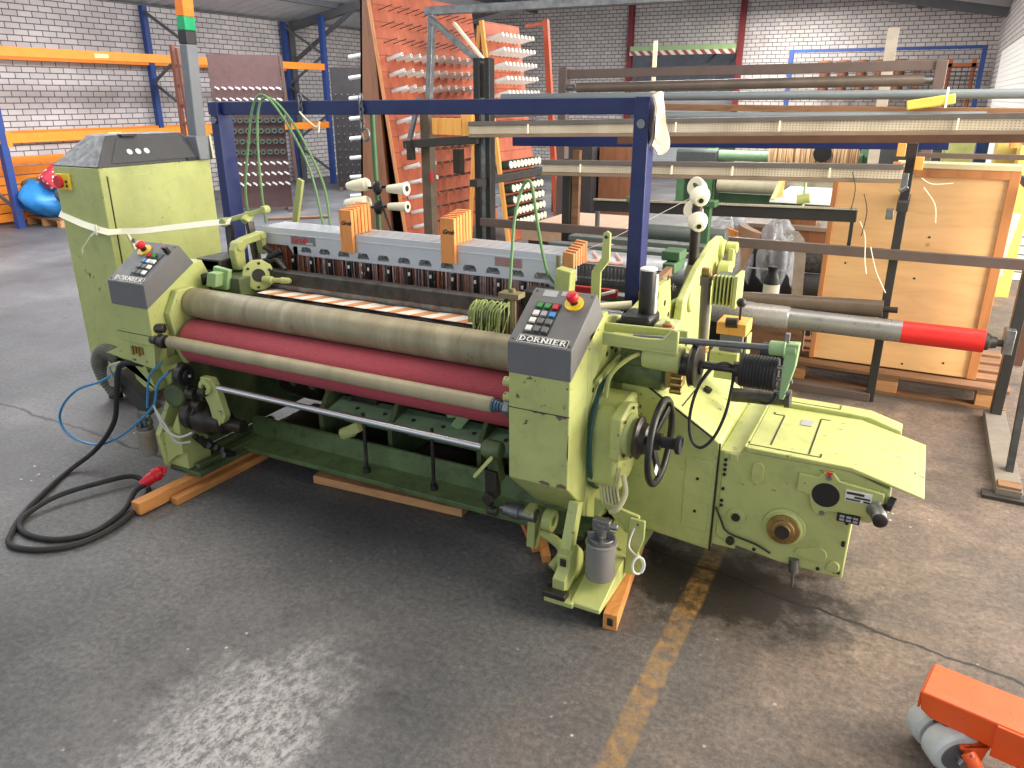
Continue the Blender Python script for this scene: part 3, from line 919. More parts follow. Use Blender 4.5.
# ---- lower cross members seen through the front
mb = MB()
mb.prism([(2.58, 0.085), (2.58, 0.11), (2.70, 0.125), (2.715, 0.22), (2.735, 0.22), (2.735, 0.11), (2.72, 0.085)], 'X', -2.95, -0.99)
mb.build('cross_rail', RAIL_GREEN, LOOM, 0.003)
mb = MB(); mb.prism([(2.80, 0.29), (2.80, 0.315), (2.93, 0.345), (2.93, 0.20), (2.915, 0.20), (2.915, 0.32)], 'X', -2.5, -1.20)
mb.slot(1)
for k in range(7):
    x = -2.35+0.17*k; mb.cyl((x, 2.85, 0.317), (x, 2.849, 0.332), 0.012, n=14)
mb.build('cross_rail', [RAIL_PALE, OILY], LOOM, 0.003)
MB().box(-3.02, -1.0, 2.745, 3.27, 0.06, 0.085).build('dark_undertray', OILY, LOOM, 0.003)  # dark sheet added to cover floor that showed lit inside the machine
for x0_, x1_, y_, z_, r_ in ((-2.9, -2.6, 3.0, 0.40, 0.14), (-2.45, -2.25, 3.02, 0.34, 0.12), (-1.9, -1.72, 3.05, 0.30, 0.12), (-1.45, -1.25, 3.02, 0.36, 0.13)):
    MB().lathe((x0_, y_, z_), (1, 0, 0), [(0, r_*0.6), (0.02, r_), (x1_-x0_-0.02, r_), (x1_-x0_, r_*0.6)], 28).build('filler_drum', OILY, LOOM, 0, 30)  # dark drums added to fill the gap where lit floor showed through
mb = MB()
for x_ in (-2.55, -2.12, -1.62):
    mb.prism([(2.78, 0.09), (2.78, 0.30), (2.95, 0.52), (3.2, 0.56), (3.2, 0.09)], 'X', x_, x_+0.025)
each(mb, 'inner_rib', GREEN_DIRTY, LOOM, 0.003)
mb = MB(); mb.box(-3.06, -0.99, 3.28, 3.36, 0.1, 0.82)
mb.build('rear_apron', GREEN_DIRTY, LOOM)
for x, y, z, r in ((-2.2, 3.08, 0.52, 0.045), (-2.2, 2.92, 0.42, 0.035), (-2.0, 3.18, 0.30, 0.05)):
    MB().cyl((-3.05, y, z), (-0.98, y, z), r, n=24).build('drive_shaft', OILY, LOOM)
for x in (-2.14, -1.76, -1.47):
    mb = MB(); mb.cyl((x, 2.63, 0.13), (x, 2.63, 0.42), 0.009, n=12); mb.cyl((x, 2.63, 0.10), (x, 2.63, 0.14), 0.018, n=12)
    each(mb, 'tie_rod', STEEL_DARK, LOOM)
mb = MB()
for (a, b) in (((-1.78, 2.86, 0.33), (-1.58, 2.95, 0.62)), ((-1.58, 2.95, 0.62), (-1.45, 2.86, 0.33)), ((-1.85, 2.9, 0.38), (-1.40, 3.0, 0.44)), ((-1.42, 3.0, 0.46), (-1.24, 2.95, 0.60)), ((-1.70, 2.95, 0.40), (-1.52, 2.95, 0.50))):
    mb.bar(a, b, 0.02, 0.05)
mb.prism([(-1.60, 0.62), (-1.50, 0.62), (-1.42, 0.34), (-1.52, 0.34)], 'Y', 2.94, 2.955)
each(mb, 'lattice_arm', GREEN_PALE, LOOM, 0.003)
mb = MB()
for x in (-2.62, -2.5, -2.40):
    mb.prism([(2.62, 0.60), (2.72, 0.72), (2.80, 0.70), (2.76, 0.50), (2.68, 0.46)], 'X', x, x+0.03)
each(mb, 'cam_follower', GREEN_DIRTY, LOOM, 0.004)
mb = MB()
for i in range(5):
    for j in range(4):
        mb.cyl((-2.35+0.03*i, 2.62, 0.53+0.022*j+0.006*i), (-2.35+0.03*i, 2.70, 0.53+0.022*j+0.006*i), 0.010, n=10)
each(mb, 'pipe_distributor', BRASS, LOOM)
mb = MB(); mb.bar((-2.25, 2.62, 0.30), (-2.15, 2.62, 0.36), 0.05, 0.05); mb.cyl((-2.26, 2.62, 0.295), (-2.20, 2.62, 0.325), 0.03)
each(mb, 'pivot_block', GREEN, LOOM, 0.004)
mb = MB()
for k in range(3):
    mb.tube([(-2.6, 2.62, 0.62-0.012*k), (-2.1, 2.58, 0.60-0.02*k), (-1.7, 2.56, 0.595-0.014*k), (-1.35, 2.58, 0.61-0.02*k)], 0.004, 6, smooth=6)
each(mb, 'oil_line', HOSE_GREEN, LOOM)
# cylinder and bent arm at the foot of the right console
mb = MB(); mb.lathe((-1.31, 2.44, 0.235), (1, 0, 0), [(0, 0.012), (0.02, 0.012), (0.021, 0.028), (0.05, 0.028), (0.052, 0.034), (0.09, 0.034), (0.092, 0.028), (0.16, 0.028)], 24)
mb.build('air_cylinder', STEEL_DULL, LOOM)
mb = MB()
mb.prism([(2.40, 0.27), (2.46, 0.28), (2.50, 0.22), (2.49, 0.10), (2.46, 0.07), (2.43, 0.09), (2.44, 0.20)], 'X', -1.19, -1.155)
mb.ring((-1.12, 2.46, 0.22), (-1.08, 2.46, 0.22), 0.045, 0.02)
mb.tube([(-1.13, 2.46, 0.155), (-1.04, 2.42, 0.15), (-1.01, 2.38, 0.13), (-1.03, 2.33, 0.095)], 0.02, 10, smooth=3)
each(mb, 'bent_arm', GREEN, LOOM, 0.003)

# ---- weaving zone: cloth strip, reed, temples
mb = MB()
mb.grid(lambda u, v: (-2.76+1.24*u, 2.665+0.10*v, 0.918+0.002*math.sin(u*31)*math.sin(v*2)), 60, 4)
mb.grid(lambda u, v: (-2.76+1.24*u, 2.665+0.10*v, 0.916+0.002*math.sin(u*31)*math.sin(v*2)), 60, 4)
lab(mb.build('cloth_strip', CLOTH_STRIPE, LOOM), 'white and orange striped strip of cloth at the reed')
mb = MB(); mb.prism([(2.765, 0.945), (2.765, 1.005), (2.775, 1.012), (2.81, 1.012), (2.81, 0.945)], 'X', -2.80, -1.47)
mb.slot(1).box(-2.78, -1.5, 2.775, 2.80, 0.83, 0.945)
mb.build('reed', [STEEL_DARK, STEEL_DULL], LOOM, 0.003)
mb = MB(); mb.box(-3.04, -1.19, 2.60, 2.66, 0.84, 0.90)
mb.build('breast_beam', OILY, LOOM, 0.003)
mb = MB(); mb.tube([(-2.95+0.05*k, 2.648+0.004*(k % 3), 0.905+0.005*math.sin(k*1.7)) for k in range(32)], 0.006, 6)
mb.build('selvedge_cord', BLACK, LOOM)
# left rapier drive
mb = MB()
mb.box(-3.04, -2.82, 2.62, 2.86, 0.86, 0.99)
mb.slot(1).box(-3.14, -2.98, 2.66, 2.84, 0.96, 1.055)
each(mb, 'rapier_housing', [GREEN_DIRTY, BLACK], LOOM, 0.006)
fc = Vector((-2.815, 2.74, 0.985)); fd, fa, fb = frame_of((0.75, -0.62, 0.12))
mb = MB(); mb.lathe(fc, fd, [(0, 0.078), (0.022, 0.078), (0.025, 0.070)], 10)
fl = mb.build('flange_plate', GREEN, LOOM, 0.004)
MB().cyl(fc+fd*0.024, fc+fd*0.027, 0.032, n=24).build('flange_bore', OILY, fl)
for k in range(6):
    an = k*PI/3+0.4; p = fc+(fa*math.cos(an)+fb*math.sin(an))*0.058
    MB().cyl(p+fd*0.02, p+fd*0.029, 0.007, n=10).build('flange_bolt', OILY, fl)
mb = MB()
mb.prism([(2.72, 1.0), (2.71, 1.10), (2.73, 1.135), (2.78, 1.15), (2.90, 1.165), (2.925, 1.145), (2.925, 1.05), (2.90, 1.05), (2.895, 1.125), (2.80, 1.115), (2.775, 1.09), (2.775, 1.0)], 'X', -2.965, -2.92)
mb.cyl((-2.97, 2.905, 1.145), (-2.912, 2.905, 1.145), 0.020); mb.cyl((-2.97, 2.75, 1.115), (-2.912, 2.75, 1.115), 0.026)
mb.build('rapier_arm', GREEN, LOOM, 0.006)
mb = MB(); mb.prism([(-2.99, 0.93), (-2.89, 0.93), (-2.86, 1.03), (-2.96, 1.04)], 'Y', 2.60, 2.625); mb.prism([(-2.97, 0.95), (-2.91, 0.95), (-2.89, 1.02), (-2.95, 1.02)], 'Y', 2.55, 2.61)
mb.build('guide_shoe', GREEN_PALE, LOOM, 0.004)
mb = MB(); mb.lathe((-2.78, 2.74, 0.965), (1, 0.1, 0.05), [(0, 0.02), (0.05, 0.018), (0.055, 0.012), (0.10, 0.012), (0.105, 0.016), (0.15, 0.014), (0.16, 0.008)], 16)
mb.build('temple_pin', GREEN, LOOM)
mb = MB()
mb.box(-3.12, -2.99, 2.66, 2.80, 1.0, 1.05); mb.cyl((-3.05, 2.58, 0.97), (-3.05, 2.68, 0.97), 0.035)
mb.box(-2.89, -2.80, 2.84, 2.92, 0.96, 1.04); mb.cyl((-2.86, 2.86, 1.04), (-2.80, 2.90, 1.08), 0.018); mb.bar((-2.88, 2.86, 1.10), (-2.80, 2.90, 1.04), 0.03, 0.02)
each(mb, 'gripper_block', BLACK, LOOM, 0.004)
mb = MB(); mb.tube([(-2.82, 2.83, 1.02), (-2.77, 2.82, 1.05), (-2.72, 2.80, 1.04), (-2.68, 2.79, 1.015)], 0.011, 8, smooth=4); mb.cyl((-2.81, 2.85, 1.03), (-2.75, 2.85, 1.03), 0.02)
each(mb, 'temple_arm', STEEL_DARK, LOOM)
# small lever bank that the strap is tied to
mb = MB()
mb.bar((-3.17, 2.90, 1.20), (-2.95, 2.97, 1.265), 0.022, 0.026); mb.cyl((-3.17, 2.88, 1.195), (-3.17, 2.92, 1.195), 0.024); mb.cyl((-2.95, 2.95, 1.265), (-2.95, 2.99, 1.265), 0.020); mb.cyl((-3.05, 2.92, 1.20), (-3.05, 2.96, 1.235), 0.026)
mb.build('pick_lever', GREEN, LOOM, 0.004)
mb = MB(); mb.bar((-3.04, 2.94, 1.20), (-2.99, 2.92, 0.98), 0.03, 0.045); mb.bar((-3.15, 2.92, 1.18), (-3.15, 2.88, 0.95), 0.025, 0.025)
each(mb, 'pick_lever_stay', STEEL_DARK, LOOM)
# right hand temple with its trailing selvedge yarns
mb = MB(); mb.lathe((-1.56, 2.70, 0.955), (1, -0.15, 0), [(0, 0.03), (0.01, 0.05), (0.08, 0.052), (0.10, 0.042), (0.12, 0.02)], 24)
mb.build('temple_roll', GREEN_DIRTY, LOOM)
mb = MB()
for k in range(26):
    a = k*0.24; r0 = 0.05+0.012*math.sin(k*3.1)
    x = -1.57+0.006*k
    mb.tube([(x, 2.70-r0*math.cos(0.2), 0.93), (x+0.004, 2.69-r0*0.8, 0.985), (x+0.008, 2.70, 1.012+0.008*math.sin(k*2.3)), (x+0.02, 2.68-0.03*math.sin(k), 0.99-0.02*math.cos(k*1.9)), (x+0.03, 2.63+0.02*math.cos(k*2), 0.90)], 0.0026, 5, smooth=3)
o = mb.build('selvedge_yarns', paint('pale_green_yarn', (164, 178, 110), 0.7, 0.2), LOOM); o['kind'] = 'stuff'
mb = MB(); mb.cyl((-1.37, 2.66, 0.84), (-1.37, 2.66, 1.09), 0.011); mb.box(-1.42, -1.33, 2.63, 2.69, 1.055, 1.075); mb.cyl((-1.35, 2.64, 0.86), (-1.35, 2.64, 1.05), 0.006)
mb.cyl((-1.30, 2.95, 0.95), (-1.30, 2.95, 1.18), 0.012)
each(mb, 'yarn_post', paint('tan_post', (128, 116, 84), 0.5, 0.1, 0.2), LOOM)
mb = MB(); mb.box(-1.34, -1.22, 2.66, 2.86, 0.86, 0.97); mb.box(-1.40, -1.24, 2.80, 2.92, 0.96, 1.05)
each(mb, 'rapier_housing', OILY, LOOM, 0.006)

# ---- levers standing behind the right console
mb = MB(); mb.prism([(-1.285, 0.98), (-1.215, 0.98), (-1.205, 1.135), (-1.275, 1.145)], 'Y', 2.86, 2.92)
each(mb, 'frame_guide', GREEN, LOOM, 0.006)
mb = MB()
mb.prism([(-1.145, 0.95), (-1.105, 0.95), (-1.105, 1.13), (-1.07, 1.18), (-1.07, 1.29), (-1.085, 1.30), (-1.10, 1.29), (-1.105, 1.19), (-1.145, 1.13)], 'Y', 2.93, 2.945)
mb.slot(1).cyl((-1.087, 2.929, 1.275), (-1.087, 2.946, 1.275), 0.008, n=12)
mb.build('stop_lever', [GREEN, OILY], LOOM, 0.002)

# ---- right side: gearbox, handwheel
mb = MB()
pts = [(2.425, 0.45), (2.425, 0.68), (2.46, 0.745)] + [(2.60+0.16*math.cos(math.radians(a)), 0.585+0.175*math.sin(math.radians(a))) for a in range(100, -100, -20)] + [(2.51, 0.395)]
mb.prism(pts, 'X', -0.942, -0.83)
gb = mb.build('gear_housing', GREEN, LOOM, 0.012)
mb = MB()
mb.prism([(2.38, 0.58), (2.38, 0.745), (2.48, 0.77), (2.56, 0.745), (2.58, 0.62), (2.48, 0.545)], 'X', -0.84, -0.795)
mb.lathe((-0.80, 2.465, 0.655), (1, 0, 0), [(0, 0.085), (0.02, 0.08), (0.03, 0.062), (0.045, 0.058)], 32)
mb.build('gear_cover', GREEN, gb, 0.008)
mb = MB()
for y, z in ((2.395, 0.60), (2.395, 0.73), (2.48, 0.755), (2.48, 0.56), (2.56, 0.73)):
    mb.cyl((-0.79, y, z), (-0.785, y, z), 0.007, n=8)
each(mb, 'cover_screw', STEEL_DARK, gb)
wx, wy, wz = -0.675, 2.455, 0.655
hw = MB().torus((wx, wy, wz), (1, 0, 0), 0.152, 0.0125, 64, 12).build('handwheel', BLACK, LOOM, 0, 60)
mb = MB()
for k in range(3):
    a = math.radians(40+120*k)
    mb.bar((wx-0.03, wy, wz), (wx-0.004, wy+0.146*math.cos(a), wz+0.146*math.sin(a)), 0.036, 0.014, (1, 0, 0))
each(mb, 'spoke', BLACK, hw, 0.003)
mb = MB(); mb.lathe((wx-0.085, wy, wz), (1, 0, 0), [(0, 0.075), (0.012, 0.08), (0.02, 0.06), (0.04, 0.055), (0.05, 0.035), (0.09, 0.03)], 28)
mb.build('hub', OILY, hw)
mb = MB(); mb.lathe((wx-0.005, wy-0.02, wz+0.01), (1, 0, 0), [(0, 0.012), (0.015, 0.012), (0.016, 0.021), (0.060, 0.020), (0.066, 0.026), (0.070, 0.034), (0.084, 0.034), (0.086, 0.028), (0.080, 0.024)], 28)
mb.build('grip', RUBBER, hw, 0, 40)
mb = MB(); mb.bar((wx+0.004, wy-0.06, wz-0.075), (wx+0.004, wy-0.03, wz-0.105), 0.03, 0.002, (1, 0, 0))
mb.build('inspection_tag', WHITE, hw)
piv = Vector((wx, wy, wz)); Rz = Matrix.Translation(piv) @ Matrix.Rotation(math.radians(1.5), 4, 'Z') @ Matrix.Translation(-piv)
for o in [hw] + list(hw.children):
    o.data.transform(Rz)
# cables bent round the housing
mb = MB()
for k in range(3):
    mb.tube([(-0.935+0.006*k, 2.57, 0.83), (-0.93+0.006*k, 2.49, 0.79), (-0.93+0.006*k, 2.425-0.006*k, 0.69), (-0.93+0.006*k, 2.415-0.004*k, 0.56), (-0.93+0.006*k, 2.44, 0.44), (-0.92, 2.50, 0.39)], 0.0055, 8, smooth=5)
each(mb, 'side_cable', paint('teal_cable', (44, 84, 84), 0.4), LOOM)
mb = MB(); mb.tube([(-0.90, 2.49, 0.77), (-0.895, 2.52, 0.85), (-0.85, 2.60, 0.90), (-0.80, 2.68, 0.91)], 0.009, 8, smooth=5)
mb.tube([(-0.93, 2.47, 0.83), (-0.92, 2.60, 0.86), (-0.90, 2.72, 0.89)], 0.012, 8, smooth=5)
each(mb, 'flexible_pipe', paint('olive_pipe', (150, 158, 96), 0.45), LOOM)

# ---- transmission on top of the right end
mb = MB()
mb.box(-0.905, -0.645, 2.44, 2.58, 0.993, 1.004)
mb.prism([(-0.905, 0.985), (-0.905, 1.033), (-0.76, 1.031), (-0.69, 1.035), (-0.66, 1.075), (-0.635, 1.07), (-0.635, 0.985)], 'Y', 2.44, 2.455)
mb.prism([(-0.945, 0.982), (-0.945, 1.03), (-0.635, 1.04), (-0.635, 0.982)], 'Y', 2.565, 2.58)
mb.lathe((-0.765, 2.50, 0.955), (1, 0, 0), [(0, 0.046), (0.128, 0.05), (0.136, 0.045)], 36)
mb.box(-0.76, -0.64, 2.455, 2.56, 0.955, 0.995)
ab = mb.build('clutch_arm', GREEN, LOOM, 0.005)
mb = MB(); mb.cyl((-0.635, 2.50, 0.94), (-0.585, 2.50, 0.94), 0.04); mb.cyl((-0.60, 2.50, 0.94), (-0.56, 2.50, 0.94), 0.028)
each(mb, 'shaft_collar', OILY, LOOM)
mb = MB(); mb.lathe((-0.60, 2.50, 0.945), (1, 0, 0), [(0, 0.066), (0.006, 0.079), (0.012, 0.074), (0.020, 0.074), (0.026, 0.079), (0.032, 0.066), (0.032, 0.03)], 40)
mb.build('belt_pulley', OILY, LOOM, 0, 40)
mb = MB(); mb.cyl((-0.58, 2.50, 0.948), (-0.42, 2.51, 0.946), 0.014)
mb.cyl((-0.46, 2.51, 0.946), (-0.435, 2.515, 0.946), 0.026)
mb.build('drive_shaft', STEEL_DARK, LOOM)
mb = MB(); mb.cyl((-0.80, 2.47, 1.022), (-0.34, 2.50, 1.04), 0.0115, n=18)
mb.build('control_rod', paint('grey_rod', (104, 106, 108), 0.4, metal=0.5), LOOM)
# ribbed rubber bellows drum
prof = [(0, 0.035)]
for k in range(11):
    prof += [(0.006+0.0105*k, 0.054), (0.011+0.0105*k, 0.0575)]
prof += [(0.122, 0.054), (0.124, 0.03)]
mb = MB(); mb.lathe((-0.440, 2.52, 0.945), (1, 0, 0), prof, 36)
mb.build('ribbed_drum', RUBBER, LOOM, 0, 25)
mb = MB(); mb.lathe((-0.40, 2.62, 0.975), (1, 0, 0), [(0, 0.03), (0.01, 0.045), (0.11, 0.045), (0.12, 0.03)], 30)
mb.build('rear_drum', RUBBER, LOOM)
mb = MB()
mb.cyl((-0.35, 2.50, 1.04), (-0.265, 2.50, 1.045), 0.024); mb.cyl((-0.305, 2.50, 1.043), (-0.298, 2.50, 1.043), 0.030)
mb.prism([(-0.297, 1.065), (-0.258, 1.068), (-0.262, 0.99), (-0.285, 0.875), (-0.300, 0.875), (-0.302, 0.98)], 'Y', 2.48, 2.52)
mb.build('end_bracket', GREEN_PALE, LOOM, 0.005)
mb = MB(); mb.box(-0.305, -0.292, 2.49, 2.51, 1.06, 1.095)
for z in (0.90, 0.94, 0.98):
    mb.cyl((-0.32, 2.49, z), (-0.265, 2.49, z), 0.008, n=10)
each(mb, 'bracket_bolt', STEEL_DULL, LOOM)
# cable loops hanging in front of the cover
mb = MB()
mb.tube([(-0.45, 2.50, 0.955), (-0.485, 2.47, 0.975), (-0.525, 2.45, 0.95), (-0.562, 2.45, 0.87), (-0.577, 2.45, 0.77), (-0.565, 2.45, 0.69), (-0.53, 2.45, 0.665), (-0.49, 2.46, 0.71), (-0.462, 2.47, 0.80), (-0.452, 2.48, 0.90), (-0.455, 2.50, 0.94)], 0.0055, 8, smooth=6)
mb.build('cable_loop', RUBBER, LOOM)
mb = MB(); mb.tube([(-0.325, 2.52, 0.93), (-0.315, 2.50, 0.88), (-0.33, 2.50, 0.85), (-0.36, 2.52, 0.84)], 0.005, 8, smooth=5)
mb.build('short_cable', RUBBER, LOOM)
# motor under the arm
mb = MB(); mb.lathe((-0.93, 2.70, 0.83), (1, 0, 0), [(0, 0.07), (0.19, 0.072), (0.20, 0.06), (0.21, 0.06)], 32); mb.box(-0.90, -0.76, 2.63, 2.77, 0.86, 0.95)
mb.build('drive_motor', GREEN_DIRTY, LOOM, 0.006)
mb = MB(); mb.cyl((-0.72, 2.70, 0.83), (-0.69, 2.70, 0.83), 0.045); mb.box(-0.72, -0.66, 2.62, 2.68, 0.80, 0.90)
for k in range(5):
    mb.cyl((-0.70, 2.62, 0.79+0.025*k), (-0.655, 2.62, 0.79+0.025*k), 0.011, n=10)
each(mb, 'motor_terminal', BRASS, LOOM, 0.003)
# lubricator: black can on a black block
mb = MB(); mb.box(-0.900, -0.785, 2.60, 2.73, 0.995, 1.057); mb.box(-0.925, -0.900, 2.62, 2.70, 0.985, 1.03)
mb.build('lubricator_base', BLACK, LOOM, 0.012)
mb = MB(); mb.lathe((-0.825, 2.68, 1.05), (0, 0, 1), [(0, 0.028), (0.006, 0.030), (0.160, 0.030), (0.166, 0.028)], 36)
ob = mb.build('lubricator', BLACK, LOOM, 0.002)
mb = MB(); mb.lathe((-0.825, 2.68, 1.214), (0, 0, 1), [(0, 0.031), (0.006, 0.032), (0.010, 0.026), (0.011, 0.012)], 36); mb.box(-0.800, -0.790, 2.672, 2.692, 1.056, 1.20)
mb.build('lubricator_cap', WHITE, ob, 0.002)
mb = MB(); mb.box(-0.77, -0.69, 2.60, 2.70, 0.99, 1.04); mb.cyl((-0.72, 2.62, 1.03), (-0.72, 2.62, 1.055), 0.016)
each(mb, 'lubricator_bracket', GREEN, LOOM, 0.006)
mb = MB(); mb.cyl((-0.745, 2.60, 1.015), (-0.70, 2.59, 1.02), 0.018); mb.box(-0.735, -0.70, 2.592, 2.604, 0.985, 1.045)
each(mb, 'rusty_fitting', HEDDLE_RED, LOOM, 0.002)

# ---- rear right: lever arm, damper, small motor
mb = MB()
mb.prism([(3.42, 0.80), (3.45, 0.92), (3.55, 0.97), (3.66, 1.02), (3.80, 1.06), (3.98, 1.105), (4.14, 1.115), (4.24, 1.07), (4.22, 0.98), (4.10, 0.97), (4.0, 0.93), (3.90, 0.86), (3.80, 0.85), (3.70, 0.80)], 'X', -0.925, -0.885)
mb.cyl((-0.93, 4.12, 1.05), (-0.86, 4.12, 1.05), 0.05); mb.cyl((-0.93, 3.56, 0.89), (-0.87, 3.56, 0.89), 0.05)
mb.build('backrest_lever', GREEN, LOOM, 0.008)
mb = MB(); mb.cyl((-0.86, 4.02, 0.96), (-0.80, 4.02, 0.96), 0.05); mb.cyl((-0.86, 4.14, 1.06), (-0.80, 4.14, 1.06), 0.03); mb.box(-0.84, -0.81, 4.10, 4.16, 0.95, 1.06)
each(mb, 'lever_pivot', GREEN, LOOM, 0.006)
mb = MB(); mb.cyl((-0.725, 3.20, 0.80), (-0.735, 3.20, 1.09), 0.021); mb.cyl((-0.735, 3.20, 1.06), (-0.736, 3.20, 1.10), 0.025)
mb.build('damper', paint('grey_damper', (96, 92, 88), 0.45, 0.1), LOOM)
mb = MB(); mb.box(-0.755, -0.720, 3.185, 3.215, 1.10, 1.135); mb.cyl((-0.725, 3.20, 0.77), (-0.725, 3.20, 0.80), 0.028)
each(mb, 'damper_eye', BRASS, LOOM, 0.004)
mb = MB(); mb.box(-0.700, -0.62, 3.20, 3.30, 0.985, 1.105)
fm = mb.build('finned_motor', GREEN_DIRTY, LOOM)
mb = MB()
for k in range(6):
    x = -0.700+0.0155*k
    mb.box(x, x+0.005, 3.17, 3.205, 0.985, 1.11)
mb.box(-0.615, -0.600, 3.17, 3.31, 0.98, 1.115)
each(mb, 'cooling_fin', GREEN, fm)
mb = MB(); mb.box(-1.02, -0.96, 3.52, 3.70, 1.02, 1.07); mb.box(-1.04, -0.95, 3.56, 3.68, 1.075, 1.12)
each(mb, 'let_off_box', GREEN_DARK, LOOM, 0.006)
mb = MB(); mb.bar((-0.985, 3.12, 1.0), (-0.985, 3.55, 1.04), 0.03, 0.04)
mb.build('frame_rail', paint('brown_rail', (128, 98, 76), 0.5, 0.1, 0.2), LOOM)
# wooden-topped control box on a stand
mb = MB(); mb.box(-0.61, -0.52, 2.98, 3.08, 0.855, 0.925)
mb.build('switch_box', paint('grey_switch_box', (110, 112, 116), 0.5), LOOM, 0.004)
mb = MB(); mb.box(-0.625, -0.51, 2.97, 3.09, 0.925, 0.975)
sb = mb.build('switch_box_top', BATTEN, LOOM, 0.004)
MB().cyl((-0.59, 2.975, 0.974), (-0.545, 2.975, 0.977), 0.02).build('worn_patch', OILY, sb)
mb = MB(); mb.cyl((-0.55, 3.03, 0.975), (-0.55, 3.03, 1.035), 0.005); mb.sphere((-0.55, 3.03, 1.045), 0.020)
mb.build('lever_knob', BLACK, LOOM)
mb = MB(); mb.box(-0.64, -0.53, 2.96, 3.06, 0.80, 0.855); mb.box(-0.62, -0.54, 2.97, 3.08, 0.74, 0.80); mb.box(-0.515, -0.505, 3.0, 3.08, 0.70, 0.92)
each(mb, 'box_stand', GREEN, LOOM, 0.004)
mb = MB(); mb.cyl((-0.53, 2.92, 0.70), (-0.33, 2.92, 0.72), 0.028); mb.cyl((-0.33, 2.92, 0.72), (-0.31, 2.92, 0.722), 0.036)
mb.build('gas_spring', STEEL_DARK, LOOM)

# ---- drive covers at the right end
mb = MB()
mb.prism([(-0.90, 0.175), (-0.505, 0.140), (-0.505, 0.60), (-0.535, 0.622), (-0.80, 0.785), (-0.86, 0.80), (-0.90, 0.80)], 'Y', 2.66, 3.22)
cv = mb.build('drive_cover', GREEN, LOOM, 0.008)
mb = MB(); mb.box(-0.625, -0.525, 2.656, 2.661, 0.22, 0.52)
hp = mb.build('hatch', GREEN, cv, 0.002)
mb = MB()
for x, z in ((-0.575, 0.44), (-0.575, 0.30)):
    mb.cyl((x, 2.656, z), (x, 2.652, z), 0.006, n=12)
mb.cyl((-0.635, 2.95, 0.686), (-0.628, 2.95, 0.70), 0.017)
each(mb, 'cover_lock', BLACK, cv)
mb = MB(); mb.bar((-0.79, 2.659, 0.774), (-0.535, 2.659, 0.617), 0.006, 0.006); mb.box(-0.508, -0.502, 2.657, 2.661, 0.14, 0.60)
mb.bar((-0.667, 2.70, 0.7055), (-0.667, 3.20, 0.7055), 0.004, 0.003)
each(mb, 'cover_seal', BLACK, cv)
# low sill between cover and gearbox
mb = MB(); mb.prism([(-0.505, 0.17), (-0.505, 0.572), (-0.432, 0.572), (-0.42, 0.606), (-0.41, 0.606), (-0.41, 0.17)], 'Y', 2.665, 3.20)
mb.build('cover_sill', GREEN, LOOM, 0.004)
# gearbox (drive box) with front plate outline of the real casting
mb = MB()
mb.prism([(-0.49, 0.215), (-0.44, 0.195), (-0.25, 0.165), (-0.025, 0.160), (-0.025, 0.405), (0.03, 0.405), (0.06, 0.43), (0.085, 0.46), (0.075, 0.545), (-0.055, 0.588), (-0.41, 0.588), (-0.43, 0.57), (-0.49, 0.57)], 'Y', 2.66, 3.18)
db = mb.build('drive_box', GREEN, LOOM, 0.006)
lid = MB()
lid.prism([(-0.41, 0.588), (-0.41, 0.606), (-0.055, 0.606), (0.18, 0.546), (0.18, 0.538), (-0.06, 0.590)], 'Y', 2.655, 3.13)
lid.prism([(-0.41, 0.588), (-0.41, 0.624), (-0.16, 0.624), (-0.03, 0.620), (0.09, 0.585), (0.09, 0.56), (-0.05, 0.59)], 'Y', 3.13, 3.215)
lid.build('drive_box_lid', GREEN, LOOM, 0.004)
mb = MB()
for a, b in (((-0.41, 2.70), (-0.41, 2.715)), ((-0.335, 2.72), (-0.335, 3.03)), ((-0.335, 3.03), (-0.375, 3.03)), ((-0.375, 3.03), (-0.375, 3.05)), ((-0.20, 2.70), (-0.20, 3.06)), ((-0.20, 3.06), (-0.165, 3.06)), ((-0.405, 2.69), (-0.16, 2.69)), ((-0.16, 2.69), (-0.16, 2.72))):
    mb.bar((a[0], a[1], 0.6065), (b[0], b[1], 0.6065), 0.006, 0.0016)
mb.box(-0.34, -0.14, 3.152, 3.156, 0.624, 0.6252); mb.box(-0.34, -0.336, 3.155, 3.20, 0.624, 0.6252); mb.box(-0.144, -0.14, 3.155, 3.20, 0.624, 0.6252)
each(mb, 'lid_joint', OILY, db)
mb = MB(); mb.box(-0.265, -0.225, 2.96, 3.02, 0.607, 0.609)
mb.build('lid_label', GREY_BTN, db)
mb = MB()
mb.lathe((-0.245, 2.66, 0.318), (0, -1, 0), [(0, 0.078), (0.010, 0.075), (0.012, 0.066), (0.020, 0.062)], 40)
mb.build('hub_ring', GREEN, db, 0.002)
mb = MB(); mb.lathe((-0.245, 2.645, 0.318), (0, -1, 0), [(0, 0.060), (0.012, 0.058), (0.014, 0.042), (0.020, 0.040), (0.022, 0.028), (0.028, 0.027)], 36)
mb.build('shaft_hub', BRASS, db, 0.001)
mb = MB(); mb.cyl((-0.245, 2.618, 0.318), (-0.245, 2.612, 0.318), 0.026, n=24)
mb.build('shaft_end', OILY, db)
mb = MB(); mb.lathe((-0.418, 2.66, 0.318), (0, -1, 0), [(0, 0.034), (0.007, 0.033), (0.008, 0.023), (0.012, 0.022)], 28)
mb.build('plug_ring', GREEN, db)
MB().cyl((-0.418, 2.65, 0.318), (-0.418, 2.642, 0.318), 0.016).build('plug', OILY, db)
